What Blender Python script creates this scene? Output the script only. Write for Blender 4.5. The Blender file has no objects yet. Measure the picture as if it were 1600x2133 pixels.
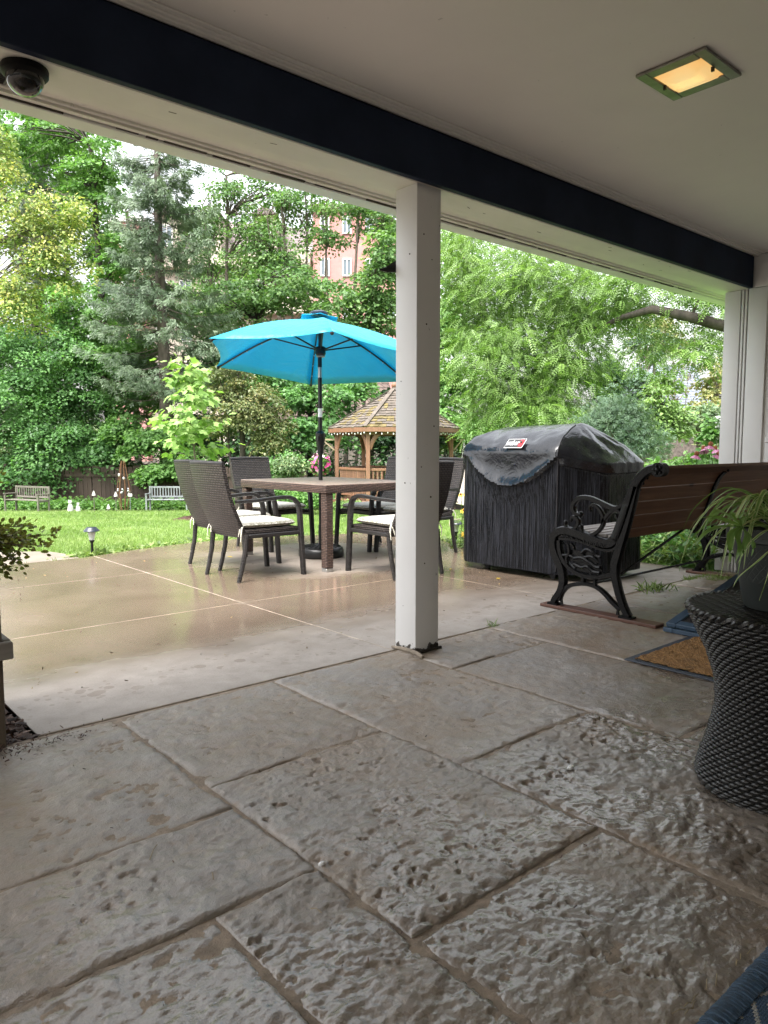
import bpy, bmesh, math, random
import numpy as np
from mathutils import Vector, Matrix

sc = bpy.context.scene
COL = sc.collection
random.seed(11)
RNG = np.random.default_rng(11)
PI = math.pi

# ------------------------------------------------------------------ camera, sky, sun, exposure
CAM = (0.0, 0.0, 1.03)
PITCH = math.radians(5.098)
YAW = math.radians(49.127)          # viewing direction, counter-clockwise from +X
cam_d = bpy.data.cameras.new('camera')
cam = bpy.data.objects.new('camera', cam_d)
COL.objects.link(cam)
cam_d.sensor_fit = 'VERTICAL'
cam_d.sensor_height = 24.0
cam_d.lens = 1530.0 / 2133.0 * 24.0
cam_d.clip_start = 0.05
cam_d.clip_end = 1500.0
cam.location = CAM
cam.rotation_euler = (math.radians(90) - PITCH, 0, YAW - math.radians(90))
sc.camera = cam

SUN_EL, SUN_AZ = math.radians(62), math.radians(200)   # azimuth of the brightest sky, ccw from +X
world = bpy.data.worlds.new('World')
sc.world = world
world.use_nodes = True
wn = world.node_tree.nodes; wl = world.node_tree.links
wn.clear()
w_out = wn.new('ShaderNodeOutputWorld')
w_bg = wn.new('ShaderNodeBackground')
w_sky = wn.new('ShaderNodeTexSky')
w_sky.sky_type = 'NISHITA'
w_sky.sun_disc = False
w_sky.sun_elevation = SUN_EL
w_sky.sun_rotation = math.radians(90) - SUN_AZ
w_sky.air_density = 1.6
w_sky.dust_density = 6.0
w_sky.ozone_density = 1.0
w_hs = wn.new('ShaderNodeHueSaturation')
w_hs.inputs['Saturation'].default_value = 0.22       # overcast: the blue is scattered out
w_hs.inputs['Value'].default_value = 1.0
wl.new(w_sky.outputs[0], w_hs.inputs['Color'])
wl.new(w_hs.outputs[0], w_bg.inputs['Color'])
w_bg.inputs['Strength'].default_value = 0.15
wl.new(w_bg.outputs[0], w_out.inputs['Surface'])

sun_d = bpy.data.lights.new('sun', 'SUN')
sun = bpy.data.objects.new('sun', sun_d)
COL.objects.link(sun)
sun_d.energy = 1.2
sun_d.angle = math.radians(35)
sun_d.color = (1.0, 0.97, 0.92)
sv = Vector((math.cos(SUN_EL) * math.cos(SUN_AZ), math.cos(SUN_EL) * math.sin(SUN_AZ), math.sin(SUN_EL)))
sun.rotation_euler = (-sv).to_track_quat('-Z', 'Y').to_euler()
sun.location = (0, 0, 30)

sc.view_settings.view_transform = 'Standard'
sc.view_settings.look = 'None'
sc.view_settings.exposure = 2.18
sc.view_settings.gamma = 1.0
sc.view_settings.use_curve_mapping = False
sc.render.engine = 'CYCLES'
sc.cycles.use_denoising = True
sc.cycles.denoiser = 'OPENIMAGEDENOISE'
sc.cycles.denoising_input_passes = 'RGB_ALBEDO_NORMAL'
sc.cycles.denoising_prefilter = 'NONE'
sc.cycles.max_bounces = 10
sc.cycles.diffuse_bounces = 6
sc.cycles.glossy_bounces = 4
sc.cycles.transmission_bounces = 6
sc.cycles.transparent_max_bounces = 8
sc.cycles.sample_clamp_indirect = 8.0

FX, FY = math.cos(YAW), math.sin(YAW)     # viewing direction on the ground
RX, RY = math.sin(YAW), -math.cos(YAW)    # to the right

def st(s, t):
    """ground point s metres ahead of the camera's spot and t metres to the right of its line of sight"""
    return (s * FX + t * RX, s * FY + t * RY)
def ground_z(s):
    if s < 7.2: return -0.02
    if s < 27: return -0.02 - 0.061 * (s - 7.2)
    return -0.02 - 0.061 * 19.8
def at(u, s, z=None):
    """place on the terrain: bearing u (0..1600 across the view) at s metres"""
    t = (u - 800.0) / 1530.0 * s * 0.996
    x, y = st(s, t)
    return (x, y, ground_z(s) if z is None else z)
def zat(v, s):
    return 1.03 - (v - 930.0) / 1530.0 * s * 1.004

# ------------------------------------------------------------------ objects
def tag(o, label=None, cat=None, group=None, kind=None):
    if label: o['label'] = label
    if cat: o['category'] = cat
    if group: o['group'] = group
    if kind: o['kind'] = kind
    return o
def thing(name, label, cat, loc=(0, 0, 0), rz=0.0, group=None):
    o = bpy.data.objects.new(name, None)
    COL.objects.link(o)
    o.empty_display_size = 0.1
    o.location = loc
    o.rotation_euler = (0, 0, rz)
    return tag(o, label, cat, group)
def wloc(o):
    v = Vector((0, 0, 0))
    while o is not None:
        v += Vector(o.location)
        o = o.parent
    return v
def link_mesh(name, me, m, parent=None, loc=None):
    o = bpy.data.objects.new(name, me)
    COL.objects.link(o)
    if m is not None:
        for q in (m if isinstance(m, (list, tuple)) else [m]):
            me.materials.append(q)
    if parent is not None: o.parent = parent
    if loc is not None: o.location = loc
    return o
def copy_tree(o, parent=None):
    c = o.copy()
    COL.objects.link(c)
    if parent is not None: c.parent = parent
    for ch in list(o.children): copy_tree(ch, c)
    return c

class MB:
    """collects shapes for ONE mesh object"""
    def __init__(s): s.v = []; s.f = []; s.mi = []; s.uv = {}
    def add(s, vs, fs, mi=0):
        b = len(s.v)
        s.v.extend([tuple(map(float, p)) for p in vs])
        for f in fs:
            s.f.append([b + i for i in f]); s.mi.append(mi)
        return b
    def box(s, c, size, rz=0.0, mi=0, R=None):
        hx, hy, hz = size[0] / 2, size[1] / 2, size[2] / 2
        R = R if R is not None else Matrix.Rotation(rz, 3, 'Z')
        vs = [Vector(c) + R @ Vector((x * hx, y * hy, z * hz)) for z in (-1, 1) for y in (-1, 1) for x in (-1, 1)]
        s.add(vs, [(0, 2, 3, 1), (4, 5, 7, 6), (0, 1, 5, 4), (2, 6, 7, 3), (0, 4, 6, 2), (1, 3, 7, 5)], mi)
    def box2(s, a, b, mi=0):
        s.box([(a[i] + b[i]) / 2 for i in range(3)], [abs(b[i] - a[i]) for i in range(3)], mi=mi)
    def bar(s, a, b, w, h=None, up=(0, 0, 1), mi=0):
        a = Vector(a); b = Vector(b); d = (b - a); L = d.length; d.normalize()
        u = Vector(up)
        if abs(u.dot(d)) > 0.98: u = Vector((1, 0, 0))
        sd = d.cross(u).normalized(); u2 = sd.cross(d).normalized()
        R = Matrix((d, sd, u2)).transposed()
        s.box((a + b) / 2, (L, w, h or w), R=R, mi=mi)
    def tube(s, pts, r, n=8, mi=0, caps=True, closed=False):
        P = [Vector(p) for p in pts]; m = len(P)
        rr = r if isinstance(r, (list, tuple)) else [r] * m
        rings = []; prev = None
        for i in range(m):
            if closed: t = (P[(i + 1) % m] - P[i - 1])
            else: t = P[min(i + 1, m - 1)] - P[max(i - 1, 0)]
            t.normalize()
            if prev is None:
                a = Vector((0, 0, 1)) if abs(t.z) < 0.9 else Vector((1, 0, 0))
                nrm = t.cross(a).normalized()
            else:
                nrm = (prev - t * prev.dot(t))
                if nrm.length < 1e-6: nrm = t.cross(Vector((0.3, 0.5, 0.8)))
                nrm.normalize()
            prev = nrm; bn = t.cross(nrm)
            rings.append([P[i] + (nrm * math.cos(2 * PI * k / n) + bn * math.sin(2 * PI * k / n)) * rr[i] for k in range(n)])
        vs = [p for ring in rings for p in ring]; fs = []
        for i in range(m - 1 if not closed else m):
            j = (i + 1) % m
            for k in range(n):
                fs.append((i * n + k, i * n + (k + 1) % n, j * n + (k + 1) % n, j * n + k))
        if caps and not closed:
            fs.append(tuple(range(n - 1, -1, -1))); fs.append(tuple((m - 1) * n + k for k in range(n)))
        s.add(vs, fs, mi)
    def ribbon(s, pts, wid, dep, normal, mi=0):
        """a bar of rounded rectangular section swept along a plane path; wid lies in the plane, dep along the plane's normal"""
        P = [Vector(p) for p in pts]; m = len(P); N = Vector(normal).normalized()
        ww = wid if isinstance(wid, (list, tuple)) else [wid] * m
        sec = [(-.5, -.3), (-.38, -.5), (.38, -.5), (.5, -.3), (.5, .3), (.38, .5), (-.38, .5), (-.5, .3)]
        vs = []
        for i in range(m):
            t = (P[min(i + 1, m - 1)] - P[max(i - 1, 0)]).normalized()
            sd = N.cross(t).normalized()
            for a, b in sec: vs.append(P[i] + sd * a * ww[i] + N * b * dep)
        n = len(sec); fs = []
        for i in range(m - 1):
            for k in range(n): fs.append((i * n + k, (i + 1) * n + k, (i + 1) * n + (k + 1) % n, i * n + (k + 1) % n))
        fs.append(tuple(range(n))); fs.append(tuple((m - 1) * n + k for k in range(n - 1, -1, -1)))
        s.add(vs, fs, mi)
    def lathe(s, prof, c=(0, 0, 0), n=24, mi=0, cap=True):
        vs = []; fs = []
        for r, z in prof:
            for k in range(n):
                a = 2 * PI * k / n
                vs.append((c[0] + r * math.cos(a), c[1] + r * math.sin(a), c[2] + z))
        for i in range(len(prof) - 1):
            for k in range(n):
                fs.append((i * n + k, i * n + (k + 1) % n, (i + 1) * n + (k + 1) % n, (i + 1) * n + k))
        if cap:
            fs.append(tuple(range(n - 1, -1, -1))); fs.append(tuple((len(prof) - 1) * n + k for k in range(n)))
        s.add(vs, fs, mi)
    def ball(s, c, r, n=10, mi=0, sz=1.0):
        prof = [(max(1e-4, r * math.sin(PI * i / n)), -r * sz * math.cos(PI * i / n)) for i in range(n + 1)]
        s.lathe(prof, c, max(8, n), mi, cap=False)
    def prism(s, poly, z0, z1, mi=0):
        n = len(poly)
        vs = [(p[0], p[1], z0) for p in poly] + [(p[0], p[1], z1) for p in poly]
        fs = [tuple(range(n - 1, -1, -1)), tuple(range(n, 2 * n))] + [(i, (i + 1) % n, n + (i + 1) % n, n + i) for i in range(n)]
        s.add(vs, fs, mi)
    def grid(s, P, mi=0, closed_u=False):
        """P[i][j] points"""
        m = len(P); n = len(P[0])
        vs = [p for row in P for p in row]; fs = []
        for i in range(m - 1 if not closed_u else m):
            for j in range(n - 1):
                a = i * n + j; b = ((i + 1) % m) * n + j
                fs.append((a, b, b + 1, a + 1))
        s.add(vs, fs, mi)
    def build(s, name, m, parent=None, smooth=35, bevel=0.0, world=False, loc=None, seg=1):
        me = bpy.data.meshes.new(name)
        off = wloc(parent) if (world and parent is not None) else Vector((0, 0, 0))
        vs = s.v
        if world and parent is not None: vs = [(p[0] - off.x, p[1] - off.y, p[2] - off.z) for p in vs]
        me.from_pydata(vs, [], s.f)
        if any(s.mi): me.polygons.foreach_set('material_index', s.mi)
        bm = bmesh.new(); bm.from_mesh(me)
        bmesh.ops.recalc_face_normals(bm, faces=bm.faces)
        if bevel > 0:
            es = [e for e in bm.edges if len(e.link_faces) == 2 and e.calc_face_angle(0) > math.radians(40)]
            bmesh.ops.bevel(bm, geom=es, offset=bevel, segments=seg, profile=0.6, affect='EDGES', clamp_overlap=True)
        bm.to_mesh(me); bm.free()
        if smooth:
            me.polygons.foreach_set('use_smooth', [True] * len(me.polygons))
            me.set_sharp_from_angle(angle=math.radians(smooth))
        me.update()
        return link_mesh(name, me, m, parent, loc)

def base_at(o, p):
    """move a mesh object's origin to p without moving its geometry"""
    d = Vector(p)
    o.data.transform(Matrix.Translation(-d))
    o.location = Vector(o.location) + d
    return o

# ------------------------------------------------------------------ materials
def new_mat(name):
    m = bpy.data.materials.new(name); m.use_nodes = True
    nt = m.node_tree; nt.nodes.clear()
    out = nt.nodes.new('ShaderNodeOutputMaterial'); p = nt.nodes.new('ShaderNodeBsdfPrincipled')
    nt.links.new(p.outputs[0], out.inputs[0])
    return m, nt, p
def node(nt, t, **kw):
    n = nt.nodes.new(t)
    for k, v in kw.items():
        if k.startswith('i_'): n.inputs[k[2:].replace('_', ' ')].default_value = v
        else: setattr(n, k, v)
    return n
def ramp(nt, fac, stops):
    r = nt.nodes.new('ShaderNodeValToRGB')
    el = r.color_ramp.elements
    while len(el) > 1: el.remove(el[-1])
    el[0].position = stops[0][0]; el[0].color = (*stops[0][1], 1)
    for p, c in stops[1:]:
        e = el.new(p); e.color = (*c, 1)
    nt.links.new(fac, r.inputs[0])
    return r.outputs[0]
def noise(nt, scale, detail=4, rough=0.55, vec=None, dist=0.0):
    n = nt.nodes.new('ShaderNodeTexNoise')
    n.inputs['Scale'].default_value = scale; n.inputs['Detail'].default_value = detail
    n.inputs['Roughness'].default_value = rough; n.inputs['Distortion'].default_value = dist
    if vec is not None: nt.links.new(vec, n.inputs['Vector'])
    return n.outputs[0]
def coords(nt, kind='Object', scale=(1, 1, 1), rot=(0, 0, 0)):
    if kind == 'World':
        g = nt.nodes.new('ShaderNodeNewGeometry'); src = g.outputs['Position']
    else:
        t = nt.nodes.new('ShaderNodeTexCoord'); src = t.outputs[kind]
    mp = nt.nodes.new('ShaderNodeMapping')
    mp.inputs['Scale'].default_value = scale; mp.inputs['Rotation'].default_value = rot
    nt.links.new(src, mp.inputs[0])
    return mp.outputs[0]
def bump(nt, p, h, strength=0.3, dist=0.01, chain=None):
    b = nt.nodes.new('ShaderNodeBump')
    b.inputs['Strength'].default_value = strength; b.inputs['Distance'].default_value = dist
    nt.links.new(h, b.inputs['Height'])
    if chain is not None: nt.links.new(chain, b.inputs['Normal'])
    nt.links.new(b.outputs[0], p.inputs['Normal'])
    return b.outputs[0]
def math_n(nt, op, a, b=None, c=None, clamp=False):
    n = nt.nodes.new('ShaderNodeMath'); n.operation = op; n.use_clamp = clamp
    for i, q in enumerate((a, b, c)):
        if q is None: continue
        if isinstance(q, (int, float)): n.inputs[i].default_value = q
        else: nt.links.new(q, n.inputs[i])
    return n.outputs[0]
def mix_c(nt, fac, a, b, mode='MIX'):
    n = nt.nodes.new('ShaderNodeMix'); n.data_type = 'RGBA'; n.blend_type = mode
    for sock, q in ((n.inputs[0], fac), (n.inputs[6], a), (n.inputs[7], b)):
        if isinstance(q, (int, float)): sock.default_value = q
        elif isinstance(q, tuple): sock.default_value = (*q, 1) if len(q) == 3 else q
        else: nt.links.new(q, sock)
    return n.outputs[2]
def smap(nt, v, a, b, c=0.0, d=1.0):
    n = nt.nodes.new('ShaderNodeMapRange'); n.interpolation_type = 'SMOOTHSTEP'
    nt.links.new(v, n.inputs[0])
    for i, q in enumerate((a, b, c, d)): n.inputs[i + 1].default_value = q
    return n.outputs[0]

def simple(name, col, rough=0.6, var=0.2, scale=6.0, bmp=0.0, bscale=40.0, spec=0.5, metal=0.0, coat=0.0, stretch=(1, 1, 1), kind='Object'):
    m, nt, p = new_mat(name)
    v = coords(nt, kind, stretch)
    n = noise(nt, scale, 5, 0.6, v)
    lo = tuple(c * (1 - var) for c in col); hi = tuple(min(1, c * (1 + var)) for c in col)
    nt.links.new(ramp(nt, n, [(0.3, lo), (0.7, hi)]), p.inputs['Base Color'])
    p.inputs['Roughness'].default_value = rough
    p.inputs['Specular IOR Level'].default_value = spec
    p.inputs['Metallic'].default_value = metal
    p.inputs['Coat Weight'].default_value = coat
    if bmp > 0: bump(nt, p, noise(nt, bscale, 4, 0.6, v), bmp, 0.004)
    return m

def wood(name, c0, c1, axis=0, grain=40.0, rough=0.65, knots=0.35, bmp=0.25):
    """boards with grain along one axis, a few knots"""
    m, nt, p = new_mat(name)
    s = [grain] * 3; s[axis] = grain * 0.05
    v = coords(nt, 'Object', tuple(s))
    g = noise(nt, 1.0, 6, 0.65, v, 0.6)
    big = noise(nt, 2.2, 3, 0.5, coords(nt, 'Object'))
    c = ramp(nt, g, [(0.28, c0), (0.72, c1)])
    c = mix_c(nt, math_n(nt, 'MULTIPLY', big, 0.5), c, tuple(q * 0.55 for q in c0))
    ks = [7.0] * 3; ks[axis] = 3.0
    vo = nt.nodes.new('ShaderNodeTexVoronoi'); vo.inputs['Scale'].default_value = 1.0
    nt.links.new(coords(nt, 'Object', tuple(ks)), vo.inputs['Vector'])
    k = smap(nt, vo.outputs['Distance'], 0.05, 0.13, knots, 0.0)
    c = mix_c(nt, k, c, (0.02, 0.012, 0.008))
    oi = nt.nodes.new('ShaderNodeObjectInfo')
    c = mix_c(nt, smap(nt, oi.outputs['Random'], 0, 1, 0.0, 0.45), c, tuple(q * 0.6 for q in c0))
    nt.links.new(c, p.inputs['Base Color'])
    p.inputs['Roughness'].default_value = rough
    bump(nt, p, g, bmp, 0.003)
    return m

def weave_mat(name, dark, lite, rows=60, cols=60, rough=0.42, kind='UV', bw=0.6):
    """flat strands woven over and under: real strands show as relief and dark gaps"""
    m, nt, p = new_mat(name)
    v = coords(nt, kind)
    b = nt.nodes.new('ShaderNodeTexBrick')
    b.offset = 0.5; b.squash = 1.0
    nt.links.new(v, b.inputs['Vector'])
    b.inputs['Scale'].default_value = 1.0
    b.inputs['Brick Width'].default_value = 1.0 / cols
    b.inputs['Row Height'].default_value = 1.0 / rows
    b.inputs['Mortar Size'].default_value = 0.16 / rows
    b.inputs['Mortar Smooth'].default_value = 0.9
    b.inputs['Bias'].default_value = 0.0
    b.inputs['Color1'].default_value = (*lite, 1); b.inputs['Color2'].default_value = (*[q * 0.7 for q in lite], 1)
    b.inputs['Mortar'].default_value = (*dark, 1)
    nt.links.new(b.outputs['Color'], p.inputs['Base Color'])
    p.inputs['Roughness'].default_value = rough
    inv = math_n(nt, 'SUBTRACT', 1.0, b.outputs['Fac'])
    bump(nt, p, inv, 0.8, 0.004)
    return m

def leaf_mat(name, c_dark, c_mid, c_light, trans=0.3, rough=0.42, spec=0.35, sat=0.84):
    """per-leaf colour from the mesh attribute 'tint' (leaf age and kind, not light)"""
    m, nt, p = new_mat(name)
    a = nt.nodes.new('ShaderNodeAttribute'); a.attribute_name = 'tint'
    c = ramp(nt, a.outputs['Fac'], [(0.05, c_dark), (0.5, c_mid), (0.95, c_light)])
    hs = nt.nodes.new('ShaderNodeHueSaturation'); hs.inputs['Saturation'].default_value = sat; nt.links.new(c, hs.inputs['Color']); c = hs.outputs[0]
    nt.links.new(c, p.inputs['Base Color'])
    p.inputs['Roughness'].default_value = rough
    p.inputs['Specular IOR Level'].default_value = spec
    t = nt.nodes.new('ShaderNodeBsdfTranslucent')
    nt.links.new(mix_c(nt, 1.0, c, (1.0, 1.15, 0.5), 'MULTIPLY'), t.inputs['Color'])
    mx = nt.nodes.new('ShaderNodeMixShader'); mx.inputs[0].default_value = trans
    nt.links.new(p.outputs[0], mx.inputs[1]); nt.links.new(t.outputs[0], mx.inputs[2])
    out = [n for n in nt.nodes if n.type == 'OUTPUT_MATERIAL'][0]
    nt.links.new(mx.outputs[0], out.inputs[0])
    return m

# ------------------------------------------------------------------ value noise on arrays
_T = np.random.default_rng(3).random((64, 64))
def vnoise(x, y):
    xi = np.floor(x).astype(int); yi = np.floor(y).astype(int)
    fx = x - xi; fy = y - yi
    fx = fx * fx * (3 - 2 * fx); fy = fy * fy * (3 - 2 * fy)
    a = _T[xi % 64, yi % 64]; b = _T[(xi + 1) % 64, yi % 64]
    c = _T[xi % 64, (yi + 1) % 64]; d = _T[(xi + 1) % 64, (yi + 1) % 64]
    return (a * (1 - fx) + b * fx) * (1 - fy) + (c * (1 - fx) + d * fx) * fy
def fbm(x, y, o=4):
    s = 0; a = 0.5
    for k in range(o):
        s = s + a * vnoise(x + 17.3 * k, y - 9.1 * k); x = x * 2.03; y = y * 2.03; a *= 0.5
    return s

# ------------------------------------------------------------------ leaves in bulk
def leaf_mesh(name, pos, fwd, nrm, size, tint, tmpl, faces):
    """one mesh of many leaves; tmpl (k,3) in the frame (side, forward, normal); faces: lists of equal length"""
    n = len(pos); tmpl = np.asarray(tmpl, float); k = len(tmpl)
    fwd = fwd / (np.linalg.norm(fwd, axis=1, keepdims=True) + 1e-9)
    sd = np.cross(fwd, nrm); sd /= (np.linalg.norm(sd, axis=1, keepdims=True) + 1e-9)
    up = np.cross(sd, fwd)
    size = np.broadcast_to(np.asarray(size, float), (n,))
    V = pos[:, None, :] + size[:, None, None] * (tmpl[None, :, 0:1] * sd[:, None, :] + tmpl[None, :, 1:2] * fwd[:, None, :] + tmpl[None, :, 2:3] * up[:, None, :])
    F = np.asarray(faces, int); m = F.shape[1]; nf = F.shape[0]
    L = (F[None] + (np.arange(n) * k)[:, None, None]).reshape(-1)
    me = bpy.data.meshes.new(name)
    me.vertices.add(n * k); me.vertices.foreach_set('co', V.reshape(-1))
    me.loops.add(len(L)); me.loops.foreach_set('vertex_index', L.astype(np.int32))
    me.polygons.add(n * nf)
    me.polygons.foreach_set('loop_start', (np.arange(n * nf) * m).astype(np.int32))
    me.polygons.foreach_set('loop_total', np.full(n * nf, m, np.int32))
    at_ = me.attributes.new('tint', 'FLOAT', 'FACE')
    at_.data.foreach_set('value', np.repeat(np.clip(tint, 0, 1), nf).astype(np.float32))
    me.update(calc_edges=True)
    return me
T_RHOMB = ([(0, 0, 0), (-.36, .45, .06), (0, 1, -.05), (.36, .45, .06)], [(0, 1, 2), (0, 2, 3)])
T_OVAL = ([(0, 0, 0), (-.3, .3, .07), (-.26, .7, .05), (0, 1, -.06), (.26, .7, .05), (.3, .3, .07)], [(0, 1, 2, 3), (0, 3, 4, 5)])
T_MAPLE = ([(0, 0, 0), (-.5, .18, .05), (-.22, .42, .03), (-.34, .78, .0), (0, 1, -.08), (.34, .78, .0), (.22, .42, .03), (.5, .18, .05)],
           [(0, 1, 2, 3), (0, 3, 4, 5), (0, 5, 6, 7)])
def pinnate(nl=6, w=.085, l=.24):
    V = []; F = []
    for i in range(nl):
        y = .12 + .82 * i / (nl - 1); dz = -.28 * (y ** 2); ll = l * (1 - .55 * abs(y - .45))
        for s in (-1, 1):
            b = len(V)
            V += [(0, y, dz), (s * ll * .5, y + .02 - w * .5, dz + .02), (s * ll, y + .1, dz - .05), (s * ll * .5, y + .05 + w * .5, dz + .02)]
            F.append((b, b + 1, b + 2, b + 3))
    return V, F
T_PINN = pinnate()
T_TUFT = ([q for k in range(6) for q in [(0, 0, 0), (.34 * math.cos(k * 1.05) - .05, .55 + .3 * (k % 2), .34 * math.sin(k * 1.05)), (.34 * math.cos(k * 1.05) + .07, .5 + .3 * (k % 2), .34 * math.sin(k * 1.05) + .05)]],
          [(3 * k, 3 * k + 1, 3 * k + 2) for k in range(6)])

def pad_leaves(rng, C, R, per, droop=0.5, thick=0.15, axis=None, slope=0.35, jit=0.5, tint0=None, tj=0.18):
    """leaves on flat drooping sprays (pads) centred at C with radii R"""
    n = len(C); idx = np.repeat(np.arange(n), per)
    c = C[idx]; r = R[idx]
    rho = np.sqrt(rng.random(len(idx))); th = rng.random(len(idx)) * 2 * PI
    d = np.stack([np.cos(th), np.sin(th), np.zeros_like(th)], 1)
    out = C - axis if axis is not None else rng.normal(size=C.shape)
    out = out.copy(); out[:, 2] = 0; out /= (np.linalg.norm(out, axis=1, keepdims=True) + 1e-6)
    o = out[idx]
    loc = d * (rho * r)[:, None]
    po = (loc * o).sum(1)
    loc[:, 2] = rng.normal(size=len(idx)) * thick * r - droop * rho ** 2 * r * 0.5 - slope * po
    nrm = np.stack([o[:, 0] * slope, o[:, 1] * slope, np.ones(len(idx))], 1) + d * (droop * rho)[:, None] * 0.8 + rng.normal(size=(len(idx), 3)) * jit
    fw = d * 0.6 + o * 0.7 + rng.normal(size=(len(idx), 3)) * 0.5; fw[:, 2] -= 0.45
    t0 = rng.normal(0.5, 0.2, n) if tint0 is None else tint0
    tint = t0[idx] + rng.normal(size=len(idx)) * tj
    return c + loc, fw, nrm, tint

def ellipsoid_pads(rng, n, c, r, bias=0.45, zlow=-1.0):
    d = rng.normal(size=(n * 2, 3)); d /= np.linalg.norm(d, axis=1, keepdims=True)
    d = d[d[:, 2] > zlow][:n]
    q = rng.random(len(d)) ** bias
    lump = 0.82 + 0.32 * fbm(d[:, 0] * 2.3 + 5 + c[0], d[:, 1] * 2.3 + d[:, 2] * 1.7 + 9, 3)
    return np.asarray(c) + d * (q * lump)[:, None] * np.asarray(r)
# ------------------------------------------------------------------ ground, lawn, beds
m_soil = simple('soil', (0.055, 0.04, 0.028), 0.9, 0.4, 5, 0.6, 30, kind='World')
m_turf = simple('turf', (0.12, 0.25, 0.025), 0.8, 0.35, 3.0, 0.5, 60, kind='World')

def terrain():
    ss = list(np.linspace(-12, 4, 9)) + list(np.linspace(5, 30, 40)) + [36, 45, 60, 90, 140, 220, 400, 700]
    tt = [-700, -300, -120, -60, -40] + list(np.linspace(-28, 28, 29)) + [40, 60, 120, 300, 700]
    P = []
    for s in ss:
        row = []
        for t in tt:
            x, y = st(s, t)
            z = ground_z(s) - 0.10
            if s > 26: z += 0.06 * math.sin(t * 0.35) + 0.02 * min(60, s - 26)
            if s < 5.2: z = -0.12
            row.append((x, y, z))
        P.append(row)
    mb = MB(); mb.grid(P)
    o = mb.build('ground', m_soil, smooth=0)
    tag(o, 'dark garden soil running back under the trees', kind='structure')
terrain()

def lawn():
    P = []
    for s in np.linspace(5.4, 22.6, 60):
        row = []
        for t in np.linspace(-16, 13, 60):
            x, y = st(s + (0.35 * math.sin(t * 0.9) + 0.02 * t * abs(t) * 0.6 if s > 22 else 0), t)
            row.append((x, y, ground_z(s) + 0.004))
        P.append(row)
    mb = MB(); mb.grid(P)
    tag(mb.build('lawn', m_turf, smooth=80), kind='structure')
lawn()

# patio: outline of the wet concrete
PATIO = [(0.73, 2.735), (0.73, 3.9), (-0.9, 3.9), (-0.9, 6.95), (2.3, 6.95), (2.9, 7.15), (3.57, 7.29), (4.2, 7.25), (4.9, 7.02), (5.5, 6.78),
         (5.95, 6.6), (6.15, 6.4), (6.0, 5.9), (5.72, 5.45), (5.5, 5.13), (5.5, 4.7), (5.75, 4.1), (5.98, 3.5), (6.02, 2.735)]
def in_poly(x, y, poly):
    c = False; j = len(poly) - 1
    for i in range(len(poly)):
        xi, yi = poly[i]; xj, yj = poly[j]
        if (yi > y) != (yj > y) and x < (xj - xi) * (y - yi) / (yj - yi) + xi: c = not c
        j = i
    return c
def clip(poly, ax, val, keep_less):
    out = []
    for i in range(len(poly)):
        a = poly[i]; b = poly[(i + 1) % len(poly)]
        ia = (a[ax] <= val) == keep_less; ib = (b[ax] <= val) == keep_less
        if ia: out.append(a)
        if ia != ib:
            t = (val - a[ax]) / (b[ax] - a[ax])
            out.append((a[0] + t * (b[0] - a[0]), a[1] + t * (b[1] - a[1])))
    return out

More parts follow.
